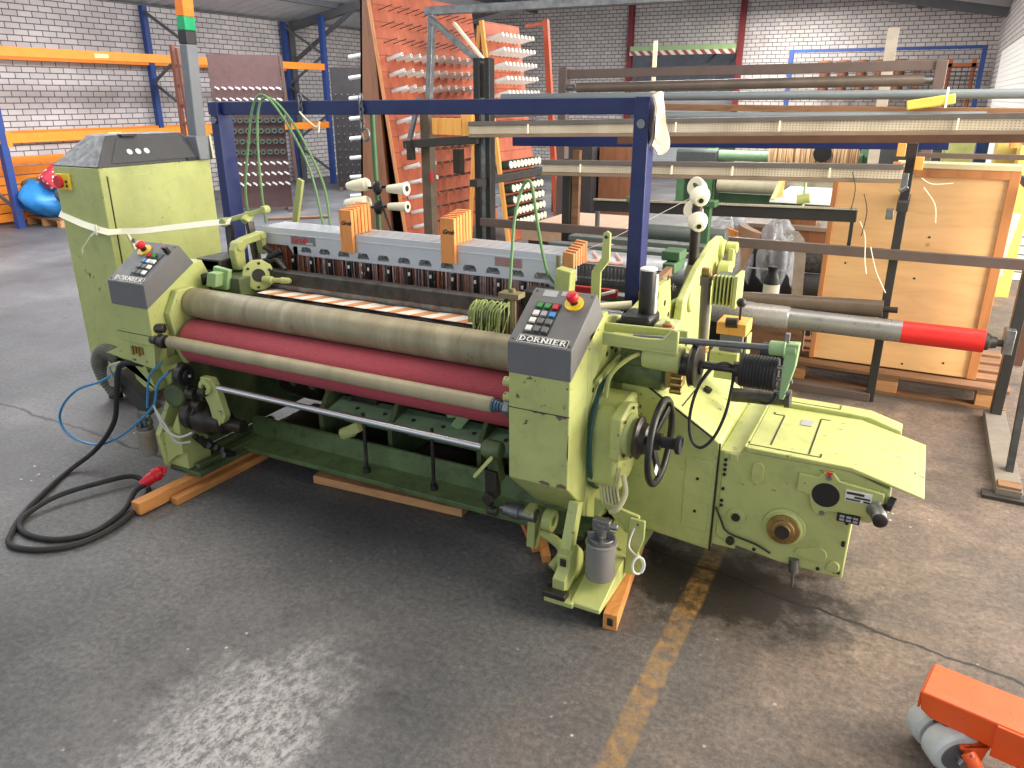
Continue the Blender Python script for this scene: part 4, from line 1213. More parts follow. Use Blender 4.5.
mb = MB(); mb.prism([(-0.22, 0.55), (-0.155, 0.55), (-0.135, 0.575), (-0.105, 0.575), (-0.085, 0.55), (0.06, 0.535), (0.07, 0.455), (0.05, 0.435), (-0.10, 0.425), (-0.145, 0.40), (-0.165, 0.43), (-0.175, 0.475), (-0.22, 0.48)], 'Y', 2.646, 2.662)
mb.build('cover_plate', GREEN, db, 0.004)
MB().lathe((-0.122, 2.650, 0.487), (0, -1, 0), [(0, 0.047), (0.006, 0.046)], 36).build('oil_glass', BLACK, db)
mb = MB()
for x, z in ((-0.12, 0.555), (-0.125, 0.415)):
    mb.cyl((x, 2.648, z), (x, 2.640, z), 0.009, n=12)
each(mb, 'plate_screw', STEEL_DULL, db)
MB().prism([(-0.132, 0.578), (-0.108, 0.576), (-0.12, 0.560)], 'Y', 2.640, 2.646).build('red_mark', RED, db)
# rating plates
pl = MB().box(-0.06, 0.025, 2.641, 2.647, 0.487, 0.525).build('rating_plate', WHITE, db)
mb = MB(); mb.box(-0.056, 0.0, 2.6395, 2.642, 0.512, 0.521); mb.box(-0.03, 0.021, 2.6395, 2.642, 0.500, 0.507); mb.box(-0.056, -0.01, 2.6395, 2.642, 0.490, 0.496); mb.box(0.0, 0.021, 2.6395, 2.642, 0.489, 0.496)
each(mb, 'plate_print', STEEL_DARK, db)
pl = MB().box(-0.075, 0.0, 2.641, 2.647, 0.400, 0.432).build('rating_plate', BLACK, db)
mb = MB()
for k in range(3):
    for j in range(2):
        mb.box(-0.066+0.022*k, -0.050+0.022*k, 2.6395, 2.642, 0.405+0.013*j, 0.413+0.013*j)
each(mb, 'plate_print', GREY_BTN, db)
mb = MB(); mb.lathe((0.045, 2.648, 0.47), (0.25, -1, -0.1), [(0, 0.034), (0.006, 0.030), (0.02, 0.026), (0.055, 0.025), (0.06, 0.022)], 24)
mb.build('cable_gland', STEEL_DULL, db)
mb = MB(); mb.lathe((0.059, 2.592, 0.464), (0.25, -1, -0.1), [(0, 0.024), (0.012, 0.024), (0.016, 0.018)], 24); mb.lathe((0.075, 2.66, 0.50), (1, -0.2, -0.2), [(0, 0.026), (0.02, 0.026)], 20)
each(mb, 'gland_cap', BLACK, db)
mb = MB(); mb.prism(arc((-0.36, 0.535), 0.022, 0, 180, 8) + arc((-0.36, 0.49), 0.022, 180, 360, 8), 'Y', 2.652, 2.662)
mb.prism(arc((-0.115, 0.238), 0.03, -90, 90, 8) + [(-0.19, 0.245), (-0.20, 0.225), (-0.16, 0.21)], 'Y', 2.653, 2.662)
mb.prism(arc((-0.06, 0.205), 0.022, 0, 180, 8) + [(-0.085, 0.185), (-0.04, 0.185)], 'Y', 2.653, 2.662)
mb.box(-0.465, -0.435, 2.653, 2.662, 0.545, 0.57)
each(mb, 'cast_pad', GREEN, db, 0.003)
mb = MB()
for x, z in ((-0.478, 0.54), (-0.478, 0.52), (-0.478, 0.50), (-0.478, 0.48), (-0.478, 0.42), (-0.478, 0.37), (-0.478, 0.35), (-0.42, 0.205), (-0.34, 0.195), (-0.20, 0.18), (-0.11, 0.18), (-0.04, 0.185), (-0.04, 0.39), (-0.04, 0.31), (-0.04, 0.30), (0.05, 0.53)):
    mb.cyl((x, 2.66, z), (x, 2.654, z), 0.0065, n=10)
each(mb, 'case_bolt', BLACK, db)
mb = MB(); mb.cyl((-0.43, 2.66, 0.21), (-0.43, 2.645, 0.21), 0.016); mb.tube([(-0.495, 2.65, 0.34), (-0.47, 2.648, 0.29), (-0.44, 2.648, 0.245), (-0.34, 2.648, 0.225), (-0.28, 2.65, 0.20)], 0.004, 6, smooth=3)
mb.build('drain_pipe', OILY, db)
mb = MB(); mb.cyl((-0.195, 2.655, 0.20), (-0.19, 2.655, 0.145), 0.018); mb.cyl((-0.19, 2.655, 0.145), (-0.188, 2.655, 0.08), 0.005)
mb.build('drain_cock', STEEL_DULL, db)
mb = MB(); mb.prism([(-0.88, 0.17), (-0.04, 0.155), (-0.04, 0.07), (-0.2, 0.07), (-0.3, 0.13), (-0.88, 0.13)], 'Y', 2.95, 3.15)
mb.box(-0.10, -0.04, 2.95, 3.15, 0.0, 0.10); mb.box(-0.86, -0.78, 2.95, 3.15, 0.0, 0.15)
each(mb, 'drive_box_base', GREEN_DARK, LOOM)

# ---- warp side of the machine
mb = MB(); mb.lathe((-3.05, 3.95, 0.915), (1, 0, 0), [(0, 0.095), (0.004, 0.10), (2.05, 0.10), (2.054, 0.095)], 48)
mb.build('whip_roll', ROLLER_GREY, LOOM)
mb = MB()
for k in range(46):
    x = -1.95+0.02*k
    mb.box(x, x+0.009, 3.70, 3.715, 0.92, 0.985)
mb.box(-3.0, -1.0, 3.69, 3.72, 0.985, 0.995); mb.box(-3.0, -1.0, 3.685, 3.725, 0.90, 0.92)
o = mb.build('drop_wires', STEEL_DULL, LOOM); o['kind'] = 'stuff'
mb = MB()
for y, z in ((3.30, 0.90), (3.40, 0.92), (3.50, 0.90)):
    mb.box(-3.0, -0.99, y, y+0.05, z-0.02, z)
mb.box(-1.50, -0.99, 3.20, 3.45, 0.82, 0.86)
each(mb, 'separator_bar', STEEL_DULL, LOOM, 0.002)
mb = MB(); mb.box(-1.38, -1.16, 3.30, 3.32, 0.93, 0.97)
lab(mb.build('red_bar', paint('red_bar_paint', (176, 44, 44), 0.45), LOOM, 0.003), 'red bar beside the drop wires')
mb = MB(); mb.bar((-1.36, 3.12, 0.92), (-1.17, 3.30, 0.965), 0.012, 0.012)
mb.build('white_rod', WHITE, LOOM)
mb = MB(); mb.cyl((-1.24, 3.02, 0.94), (-1.02, 3.10, 0.965), 0.018); mb.cyl((-1.26, 3.01, 0.935), (-1.22, 3.03, 0.945), 0.028)
each(mb, 'cream_tube', CREAM, LOOM)
mb = MB()
for k in range(5):
    mb.box(-1.24+0.0, -0.99, 2.72+0.04*k, 2.75+0.04*k, 0.955, 0.985)
mb.box(-1.22, -1.0, 2.70, 2.94, 0.92, 0.955)
each(mb, 'frame_lock', STEEL_DULL, LOOM, 0.002)
mb = MB()
for k in range(7):
    a = -2.2+0.13*k
    mb.tube([(a, 4.02, 0.98), (a+0.05, 3.86, 1.02), (a+0.1, 3.80, 0.99), (a+0.02, 3.74, 1.0)], 0.010, 6, smooth=3)
o = mb.build('warp_yarn_tangle', paint('pink_white_yarn', (222, 176, 168), 0.8, 0.15), LOOM); o['kind'] = 'stuff'
mb = MB()
mb.box(-1.95, -1.0, 4.25, 4.33, 0.95, 0.98); mb.box(-1.9, -1.05, 4.45, 4.55, 0.965, 0.995); mb.cyl((-1.6, 4.75, 1.0), (-0.99, 4.75, 1.0), 0.055)
each(mb, 'back_rail', paint('grey_green_rail', (92, 100, 98), 0.5, 0.1, 0.2), LOOM, 0.003)
mb = MB()
for x in (-1.55, -1.12):
    mb.box(x, x+0.05, 4.6, 4.66, 0.6, 1.22); mb.box(x-0.03, x+0.08, 4.58, 4.68, 1.20, 1.235)
each(mb, 'rail_post', GREEN_DARK, LOOM, 0.003)
mb = MB(); mb.box(-3.05, -0.98, 4.2, 4.28, 0.12, 0.9)
mb.build('rear_beam', GREEN_DIRTY, LOOM)
# ================================================================ THINGS ON AND AROUND THE MACHINE
# ---- control cabinet with its lid and signal mast
CAB = thing('control_cabinet', (-4.23, 3.24, 0.0), 'tall light green control cabinet with charcoal lid and signal mast, left of the machine', 'cabinet')
x0, x1, y0, y1, zt = -4.43, -4.03, 2.85, 3.63, 1.435
MB().box(x0, x1, y0, y1, 0.09, zt).build('body', GREEN, CAB, 0.006)
mb = MB()
for x in (x0+0.04, x1-0.10):
    for y in (y0+0.04, y1-0.10):
        mb.box(x, x+0.06, y, y+0.06, 0.0, 0.09)
each(mb, 'foot', OILY, CAB)
dr = MB().box(x1, x1+0.006, y0+0.045, y1-0.012, 0.46, zt-0.05).build('door', GREEN, CAB, 0.003)
mb = MB(); mb.cyl((x1+0.004, y0+0.13, 1.02), (x1+0.014, y0+0.13, 1.02), 0.014); mb.box(x1+0.014, x1+0.018, y0+0.128, y0+0.132, 1.012, 1.028)
mb.build('door_lock', STEEL_DULL, dr)
MB().box(x1-0.001, x1+0.003, y0+0.039, y0+0.044, 0.45, zt-0.045).build('door_gap', OILY, dr)
MB().box(x1, x1+0.004, y0+0.05, y1-0.012, 0.14, 0.44).build('lower_panel', GREEN, CAB, 0.002)
mb = MB(); e = 0.004
a = [(x0-e, y0-e, zt), (x1+e, y0-e, zt), (x1+e, y1+e, zt), (x0-e, y1+e, zt)]
b = [(-4.36, 3.05, 1.60), (-4.13, 3.00, 1.60), (-4.13, 3.52, 1.60), (-4.36, 3.50, 1.60)]
mb.add(a+b, [(3, 2, 1, 0), (4, 5, 6, 7), (0, 1, 5, 4), (1, 2, 6, 5), (2, 3, 7, 6), (3, 0, 4, 7)])
ld = mb.build('lid', LID_GREY, CAB, 0.008)
def lidp(u, v, c=0.002):
    p, q = Vector((x1+e, y0-e, zt)), Vector((x1+e, y1+e, zt)); r, s = Vector((-4.13, 3.00, 1.60)), Vector((-4.13, 3.52, 1.60))
    lo = p.lerp(q, u); hi = r.lerp(s, u)
    n = Vector((0.85, 0, 0.52)).normalized()
    return lo.lerp(hi, v) + n*c
mb = MB()
for u in (0.26, 0.345, 0.43):
    c = lidp(u, 0.42, 0.004); n = Vector((0.855, 0, 0.52)).normalized()
    mb.cyl(c, c+n*0.006, 0.017, n=20)
each(mb, 'lid_indicator', WHITE, ld)
mb = MB(); mb.add([lidp(0.10, 0.10), lidp(0.94, 0.10), lidp(0.90, 0.88), lidp(0.13, 0.88)] + [lidp(0.10, 0.10, 0.006), lidp(0.94, 0.10, 0.006), lidp(0.90, 0.88, 0.006), lidp(0.13, 0.88, 0.006)], [(3, 2, 1, 0), (4, 5, 6, 7), (0, 1, 5, 4), (1, 2, 6, 5), (2, 3, 7, 6), (3, 0, 4, 7)])
mb.build('lid_flap', LID_GREY, ld, 0.002)
mb = MB(); mb.box(-4.14, -4.10, 3.08, 3.18, 1.590, 1.604); mb.box(x1-0.01, x1+0.008, 3.45, 3.62, zt, zt+0.02)
each(mb, 'lid_hinge', BLACK, ld, 0.002)
# main switch
sw = MB().box(-4.405, -4.285, y0-0.014, y0, 1.305, 1.395).build('main_switch', YELLOW, CAB, 0.004)
MB().cyl((-4.372, y0-0.012, 1.35), (-4.372, y0-0.030, 1.35), 0.036, n=28).build('switch_knob', RED, sw, 0.003)
mb = MB()
for z in (1.328, 1.352):
    mb.cyl((-4.312, y0-0.013, z), (-4.312, y0-0.018, z), 0.009, n=12)
each(mb, 'switch_lamp', BLACK, sw)
# mast with the signal lights at its head
mb = MB(); mb.bar((-4.06, 3.58, 1.44), (-4.03, 3.58, 2.10), 0.066, 0.08, (0, 1, 0))
ms = mb.build('mast', GREY_POLE, CAB, 0.006)
mb = MB(); mb.bar((-4.03, 3.58, 2.10), (-4.026, 3.58, 2.175), 0.067, 0.08, (0, 1, 0)); mb.build('dark_band', BLACK, ms, 0.004)
mb = MB(); mb.bar((-4.026, 3.58, 2.175), (-4.022, 3.58, 2.25), 0.067, 0.08, (0, 1, 0)); mb.build('green_lamp', paint('green_lens', (24, 160, 104), 0.2), ms, 0.004)
mb = MB(); mb.bar((-4.022, 3.58, 2.25), (-4.017, 3.58, 2.36), 0.067, 0.08, (0, 1, 0)); mb.build('orange_lamp', paint('orange_lens', (240, 130, 36), 0.2), ms, 0.004)
mb = MB(); mb.prism([(-4.16, 1.435), (-4.00, 1.435), (-4.015, 1.58), (-4.105, 1.58)], 'Y', 3.53, 3.63)
mb.build('mast_foot', GREY_POLE, ms, 0.006)
mb = MB(); mb.bar((-3.985, 3.62, 1.44), (-4.02, 3.64, 1.58), 0.012, 0.03)
mb.build('mast_stay', paint('pale_stay', (196, 190, 160), 0.5), ms)

# ---- navy overhead frame
G = thing('overhead_frame', (-2.2, 3.19, 0.9), 'navy blue square-tube portal frame standing on the machine sides', 'frame')
MB().box(-1.09, -1.025, 3.20, 3.29, 0.90, 1.805).build('post', NAVY, G, 0.004)
mb = MB(); mb.box(-3.365, -3.31, 3.07, 3.17, 0.88, 1.78); mb.build('post', NAVY, G, 0.004)
mb = MB(); mb.bar((-3.40, 3.12, 1.748), (-1.09, 3.235, 1.768), 0.06, 0.066); mb.build('beam', NAVY, G, 0.004)
mb = MB(); mb.cyl((-3.338, 3.068, 1.69), (-3.338, 3.060, 1.69), 0.018); mb.build('bolt', STEEL_DULL, G)
mb = MB(); mb.cyl((-1.055, 3.199, 1.70), (-1.055, 3.192, 1.70), 0.018); mb.build('bolt', STEEL_DULL, G)
mb = MB(); mb.prism([(3.20, 0.70), (3.29, 0.70), (3.33, 0.92), (3.16, 0.92)], 'X', -1.095, -1.02); mb.build('post_foot', NAVY, G, 0.003)
mb = MB(); mb.box(-3.37, -3.285, 3.0, 3.25, 0.80, 0.90); mb.build('post_foot', NAVY, G, 0.003)
# packing tape crumpled over the right corner
mb = MB(); rr = random.Random(3)
def crumple(u, v):
    return (-1.015+0.02*math.sin(5*u+3*v)+0.03*u, 3.19+0.10*u+0.012*math.sin(9*v), 1.81-0.20*v+0.015*math.sin(7*u)+(-0.02 if u > 0.6 else 0.0))
mb.grid(crumple, 8, 12); mb.grid(lambda u, v: tuple(Vector(crumple(u, v))+Vector((0.006, 0.002, 0))), 8, 12)
tag(mb.build('packing_tape', paint('beige_tape', (206, 192, 178), 0.45, 0.08, 0.1)), 'crumpled beige packing tape over the right corner of the navy frame', 'tape')
def chain(x, y, n, z0, name, label):
    t = thing(name, (x, y, z0-0.018*n), label, 'chain')
    for k in range(n):
        z = z0-0.026*k
        ax = (1, 0, 0) if k % 2 else (0, 1, 0)
        mb = MB(); mb.tube([(x+(0.011*math.cos(a) if k % 2 == 0 else 0), y+(0.011*math.cos(a) if k % 2 else 0), z+0.018*math.sin(a)) for a in [2*PI*i/10 for i in range(10)]], 0.0035, 6, closed=True)
        mb.build('chain_link', STEEL_DULL, t)
    return t
ch = chain(-2.42, 3.125, 6, 1.80, 'hanging_chain', 'short steel chain with a ring, hung over the navy beam above the left wood blocks')
MB().torus((-2.40, 3.12, 1.635), (0.3, 1, 0), 0.028, 0.006, 24, 8).build('ring', STEEL_DULL, ch)
ch = chain(-2.78, 3.11, 3, 1.80, 'hanging_chain', 'short chain with a pale cord looped over the navy beam, left of the ringed chain')
MB().tube([(-2.78, 3.10, 1.735), (-2.74, 3.10, 1.70), (-2.68, 3.10, 1.665), (-2.66, 3.10, 1.69), (-2.67, 3.10, 1.64)], 0.004, 6, smooth=5).build('cord', STRAP, ch)

# ---- aluminium harness frames
HX0, HX1 = -2.965, -1.285
order = ['frontmost aluminium harness frame, with a red lettered plate', 'second aluminium harness frame counted from the front roller', 'third aluminium harness frame counted from the front roller', 'fourth aluminium harness frame counted from the front roller', 'fifth aluminium harness frame counted from the front roller', 'sixth aluminium harness frame counted from the front roller', 'rearmost aluminium harness frame, farthest from the front roller']
def harness(y, i):
    t = thing('harness_frame', (-2.12, y, 0.70), order[i], 'harness frame', 'harness frames in the machine')
    mb = MB(); d = 0.012
    zb, zt = 1.055, 1.185
    mb.box(HX0, HX1, y, y+d, 1.098, zt)
    n = 12; x = HX0+0.20; w = (HX1-0.06-x)/n
    mb.prism([(HX0, 1.098), (HX0, 1.085), (HX0+0.02, 1.098)], 'Y', y, y+d)
    mb.prism([(x-0.03, 1.098), (x, zb), (x, zb-0.001), (x+0.03, zb), (x+0.03, 1.098)], 'Y', y, y+d)
    for k in range(n+1):
        xa = x+w*k
        mb.box(xa, xa+w*0.42, y, y+d, zb, 1.098) if k < n else mb.box(xa, HX1, y, y+d, zb-0.015, 1.098)
        if k < n:
            mb.box(xa+w*0.42, xa+w, y, y+d, zb, 1.070)
            mb.prism([(xa+w*0.42, 1.083), (xa+w*0.42, 1.0985), (xa+w*0.52, 1.0985)], 'Y', y, y+d)
            mb.prism([(xa+w, 1.083), (xa+w, 1.0985), (xa+w*0.9, 1.0985)], 'Y', y, y+d)
    mb.box(HX0, HX1, y-0.003, y, 1.150, 1.156)
    bar = mb.build('top_bar', ALU_FRAME, t, 0.0012)
    MB().box(HX0, HX1, y, y+d, 0.70, 0.76).build('bottom_bar', ALU_FRAME, t)
    MB().box(HX0+0.02, HX0+0.04, y, y+d, 0.76, 1.10).build('end_strut', HEDDLE_RED, t)
    MB().box(HX1-0.03, HX1-0.01, y, y+d, 0.76, 1.06).build('end_strut', HEDDLE_RED, t)
    if i == 0:
        for k in range(n+1):
            xa = x+w*(k)-0.012
            h = MB(); h.box(xa, xa+0.018, y-0.006, y+0.010, 0.95, 1.05)
            h.slot(1).box(xa+0.004, xa+0.014, y-0.010, y-0.005, 1.018, 1.034)
            h.build('heddle_hook', [BLACK, WHITE], t, 0.001)
        p = MB().box(-2.775, -2.615, y-0.0015, y, 1.108, 1.150).build('makers_plate', paint('plate_grey', (128, 128, 130), 0.4), t)
        text('plate_script', 'Grob', 0.046, RED, p, (-2.770, y-0.002, 1.118), (1, 0, 0), (0, 0, 1), 0.0006, 0.4, 0.001)
        text('plate_small_print', 'textile', 0.017, WHITE, p, (-2.675, y-0.002, 1.113), (1, 0, 0), (0, 0, 1), 0.0006, 0.0, 0.0003)
        p = MB().box(-1.605, -1.47, y-0.0015, y, 1.108, 1.148).build('side_plate', paint('plate_pinkish', (176, 148, 142), 0.45), t)
        m2 = MB()
        for j in range(5):
            m2.box(-1.60, -1.475, y-0.0022, y-0.0014, 1.112+0.007*j, 1.1145+0.007*j)
        m2.build('plate_lines', paint('faded_red_print', (160, 96, 92), 0.5), p)
    # flat steel heddles hanging in the frame
    mb = MB(); r = random.Random(40+i)
    xx = HX0+0.05
    while xx < HX1-0.05:
        ww = r.choice((0.003, 0.004, 0.007))
        mb.slot(r.choice((0, 1, 2, 2)) if xx > HX0+0.16 else 1)
        mb.box(xx, xx+ww, y+0.003, y+0.006, 0.76, 1.095 if xx < HX0+0.17 else 1.055)
        xx += ww + r.choice((0.004, 0.006, 0.012, 0.02))
    hd = mb.build('heddles', [HEDDLE, HEDDLE_RED, HEDDLE_PALE], t); hd['kind'] = 'stuff'
    return t
for i in range(7):
    harness(2.945+0.0265*i, i)
# the last wooden end pieces on the right of the frames
ends = ['frontmost', 'second', 'third', 'fourth', 'fifth', 'rearmost']
for i in range(6):
    y = 2.952+0.0265*i
    o = MB().prism([(HX1+0.001, 1.13), (HX1+0.05, 1.13), (HX1+0.05, 1.19+0.006*i), (HX1+0.001, 1.195+0.006*i)], 'Y', y, y+0.02).build('end_block', PLY_EDGE, None, 0.002)
    tag(o, '%s red-brown wooden end block at the right ends of the harness frames' % ends[i], 'wood block', 'wooden end blocks')
# comb-like wooden spacers clamped over the frames
def spacers(x, name):
    w = 0.072
    for k in range(6):
        y = 2.922+0.0265*k
        zb = 1.10 if k == 0 else 1.186
        o = thing('spacer_block', (x+w/2, y, zb), ('front orange wooden spacer block of the %s set, with black script on it' % name) if k == 0 else ('%s orange wooden spacer block of the %s set over the harness frames' % (('second', 'third', 'fourth', 'fifth', 'rearmost')[k-1], name)), 'wood block', 'orange wooden spacer blocks on the harness frames')
        MB().box(x, x+w, y, y+0.0205, zb, 1.302+0.004*k).build('block', ORANGE_WOOD, o, 0.0015)
        if k == 0:
            text('block_script', 'Grob', 0.028, BLACK, o, (x+0.010, y-0.0008, 1.232), (1, 0, 0), (0, 0, 1), 0.0006, 0.45, 0.001)
spacers(-2.437, 'left'); spacers(-1.868, 'right')

# ---- yarn cones on pegs, left behind the harness and right behind the frame
S = thing('cone_stand', (-2.64, 3.5, 0.70), 'thin dark green post with black pegs behind the left wood blocks', 'stand')
MB().cyl((-2.64, 3.5, 0.70), (-2.64, 3.5, 1.72), 0.014, n=14).build('post', GREEN_DARK, S)
mb = MB(); 
for z in (1.34, 1.235):
    mb.bar((-2.74, 3.5, z-0.01), (-2.54, 3.5, z+0.01), 0.014, 0.014)
    mb.sphere((-2.62, 3.48, z), 0.03, 10, 8, (1, 0.6, 1.3))
mb.tube([(-2.60, 3.47, 1.30), (-2.56, 3.46, 1.2), (-2.50, 3.44, 1.10), (-2.45, 3.42, 1.03)], 0.006, 6, smooth=4)
each(mb, 'peg', BLACK, S)
def cone(name, p, d, L, r0, r1, label, group, mat=CREAM):
    t = thing(name, p, label, 'yarn cone', group)
    p = Vector(p); d = Vector(d).normalized()
    MB().lathe(p, d, [(0, r0*0.9), (L*0.08, r0), (L*0.75, r0*0.45+r1*0.55), (L, r1)], 24).build('yarn', mat, t)
    MB().lathe(p+d*L*0.9, d, [(0, r1*0.45), (L*0.1+0.004, r1*0.45)], 14).build('tube', BLACK, t)
    return t
gA = 'cream cones on the stand behind the harness'
cone('yarn_cone', (-2.695, 3.49, 1.355), (-1, 0.05, -0.12), 0.14, 0.036, 0.020, 'upper left cream cone on the post behind the wood blocks', gA)
cone('yarn_cone', (-2.565, 3.50, 1.335), (1, 0.05, 0.06), 0.12, 0.022, 0.036, 'upper right cream cone on the post behind the wood blocks', gA)
cone('yarn_cone', (-2.685, 3.47, 1.255), (-1, 0.05, -0.10), 0.15, 0.042, 0.028, 'lower left cream cone on the post behind the wood blocks', gA)
cone('yarn_cone', (-2.55, 3.48, 1.245), (1, 0.05, 0.04), 0.12, 0.020, 0.028, 'lower right cream cone on the post behind the wood blocks', gA)
S = thing('cone_stand', (-0.945, 3.78, 1.02), 'dark post carrying four white cones behind the machine right end', 'stand')
MB().cyl((-0.945, 3.80, 1.02), (-0.945, 3.80, 1.40), 0.026, n=16).build('post', OILY, S)
mb = MB()
for z in (1.385, 1.265):
    mb.bar((-0.98, 3.84, z+0.02), (-0.91, 3.72, z-0.01), 0.014, 0.014)
each(mb, 'peg', BLACK, S)
gB = 'white cones behind the machine right end'
for (p, nm) in (((-0.975, 3.83, 1.395), 'upper rear'), ((-0.925, 3.74, 1.365), 'upper front'), ((-0.985, 3.83, 1.285), 'lower rear'), ((-0.925, 3.74, 1.245), 'lower front')):
    f = 'front' in nm
    t = cone('yarn_cone', p, (0.35, -0.9 if f else 0.9, -0.25), 0.07, 0.048, 0.026, '%s white cone of the four behind the finned motor' % nm, gB, CREAM)
mb = MB(); mb.tube([(-0.93, 3.72, 1.37), (-1.3, 3.5, 1.15), (-1.6, 3.4, 1.02)], 0.0012, 4)
tag(mb.build('thread', WHITE), 'fine white thread running left from the upper white cone', 'thread')

# ---- hoses, straps, cables
mb = MB()
mb.tube([(-3.10, 3.0, 1.20), (-3.08, 2.98, 1.36), (-3.02, 2.98, 1.60), (-2.975, 2.99, 1.76), (-2.92, 2.99, 1.812), (-2.86, 3.0, 1.78), (-2.80, 3.04, 1.66), (-2.745, 3.08, 1.50), (-2.72, 3.10, 1.36), (-2.71, 3.12, 1.18)], 0.0062, 8, smooth=6)
tag(mb.build('air_hose', HOSE_GREEN), 'left one of two green hoses arching over the navy beam end', 'hose', 'green hoses over the navy beam')
mb = MB()
mb.tube([(-2.985, 3.0, 1.19), (-2.975, 2.985, 1.36), (-2.965, 2.985, 1.60), (-2.94, 2.99, 1.75), (-2.895, 2.995, 1.80), (-2.84, 3.02, 1.77), (-2.775, 3.06, 1.66), (-2.715, 3.10, 1.50), (-2.685, 3.13, 1.36), (-2.68, 3.14, 1.18)], 0.0062, 8, smooth=6)
tag(mb.build('air_hose', HOSE_GREEN), 'right one of two green hoses arching over the navy beam end', 'hose', 'green hoses over the navy beam')
mb = MB()
mb.tube([(-1.385, 2.66, 1.05), (-1.38, 2.67, 1.20), (-1.372, 2.68, 1.36), (-1.352, 2.70, 1.47), (-1.325, 2.70, 1.505), (-1.31, 2.71, 1.47), (-1.305, 2.76, 1.30), (-1.31, 2.86, 1.12), (-1.30, 2.95, 1.05)], 0.0062, 8, smooth=6)
tag(mb.build('air_hose', HOSE_GREEN), 'green hose bent in an arch above the right harness end', 'hose')
t = MB().prism([(-3.115, 1.06), (-3.075, 1.06), (-2.985, 1.375), (-3.02, 1.39)], 'Y', 3.30, 3.32).build('stop_lever', GREEN, None, 0.002)
tag(t, 'upright light green lever behind the left harness end', 'lever')
# strap round the cabinet tied to the pick lever
mb = MB()
mb.strip([(-4.44, 3.3, 1.17), (-4.437, 2.842, 1.165), (-4.25, 2.840, 1.12), (-4.09, 2.838, 1.095), (-4.022, 2.84, 1.088), (-4.01, 2.90, 1.085), (-3.80, 2.89, 1.105), (-3.5, 2.885, 1.15), (-3.30, 2.885, 1.18), (-3.12, 2.89, 1.205)], (0, 0.022, 0.030), 0.003)
ST = thing('plastic_strap', (-4.2, 2.84, 1.0), 'cream plastic strap tied round the green cabinet and the lever', 'strap')
mb.build('strap_band', STRAP, ST)
mb = MB(); mb.strip([(-4.10, 2.834, 1.10), (-4.17, 2.825, 1.06), (-4.26, 2.822, 0.98), (-4.27, 2.825, 0.95)], (0.02, 0, 0.024), 0.003); mb.build('strap_tail', STRAP, ST)
mb = MB(); mb.strip([(-4.02, 2.95, 1.07), (-4.02, 2.98, 1.0), (-4.02, 3.0, 0.92)], (0, 0.014, 0.005), 0.003); mb.build('strap_tail', STRAP, ST)
mb = MB(); mb.bar((-4.115, 2.83, 1.065), (-4.115, 2.83, 1.125), 0.016, 0.012); mb.build('strap_knot', STRAP, ST, 0.003)
mb = MB(); mb.bar((-3.72, 3.78, 0.86), (-3.52, 3.80, 0.85), 0.03, 0.03)
tag(mb.build('lath', WHITE), 'short pale lath sticking out right of the green cabinet', 'lath')
# power cable with its red plug
PC = thing('power_cable', (-3.2, 1.9, 0.0), 'black power cable coiled on the floor with a red plug', 'cable')
mb = MB()
mb.tube([(-3.18, 2.30, 0.60), (-3.26, 2.25, 0.605), (-3.30, 2.24, 0.55), (-3.335, 2.235, 0.42), (-3.40, 2.235, 0.27), (-3.56, 2.22, 0.10), (-3.63, 2.10, 0.014), (-3.54, 1.93, 0.014), (-3.41, 1.73, 0.014), (-3.29, 1.60, 0.014), (-3.20, 1.54, 0.014), (-3.06, 1.57, 0.014), (-2.95, 1.68, 0.014), (-2.94, 1.87, 0.014), (-3.03, 2.07, 0.014), (-3.13, 2.17, 0.014), (-3.25, 2.18, 0.036), (-3.33, 2.05, 0.038), (-3.39, 1.89, 0.034), (-3.39, 1.75, 0.020), (-3.33, 1.66, 0.016), (-3.21, 1.625, 0.014), (-3.06, 1.66, 0.014), (-2.98, 1.77, 0.014), (-3.02, 1.95, 0.016), (-3.09, 2.07, 0.04), (-3.10, 2.13, 0.045)], 0.0125, 10, smooth=8)
mb.build('cord', RUBBER, PC)
pg = MB().lathe((-3.115, 2.125, 0.046), (0.10, 0.2, 0.10), [(0, 0.018), (0.02, 0.022), (0.03, 0.027), (0.07, 0.029), (0.074, 0.034), (0.09, 0.034), (0.092, 0.030), (0.11, 0.028)], 24).build('plug', RED, PC)
lab(pg, 'red industrial plug')
mb = MB()
for k in range(3):
    mb.cyl((-3.085+0.018*k, 2.20+0.006*k, 0.085), (-3.082+0.018*k, 2.212+0.006*k, 0.115), 0.009, n=10)
each(mb, 'plug_cap', RED, pg)
# blue air hose loop
mb = MB()
mb.tube([(-3.30, 2.30, 0.58), (-3.45, 2.25, 0.485), (-3.64, 2.24, 0.41), (-3.79, 2.24, 0.30), (-3.85, 2.24, 0.20), (-3.79, 2.24, 0.12), (-3.60, 2.25, 0.105), (-3.40, 2.25, 0.19), (-3.21, 2.25, 0.32), (-3.10, 2.26, 0.42), (-3.05, 2.26, 0.53), (-2.98, 2.28, 0.60)], 0.0065, 8, smooth=6)
mb.tube([(-3.12, 2.26, 0.50), (-3.14, 2.25, 0.40), (-3.10, 2.26, 0.56), (-3.02, 2.28, 0.64)], 0.005, 8, smooth=6)
tag(mb.build('blue_hose', HOSE_BLUE), 'thin blue air hose hanging in a loop below the left console', 'hose')
mb = MB()
mb.tube([(-3.08, 2.25, 0.40), (-3.0, 2.24, 0.31), (-2.95, 2.24, 0.26), (-2.88, 2.26, 0.27)], 0.006, 8, smooth=5)
mb.tube([(-3.09, 2.25, 0.42), (-3.03, 2.24, 0.32), (-2.94, 2.24, 0.29), (-2.86, 2.26, 0.32)], 0.006, 8, smooth=5)
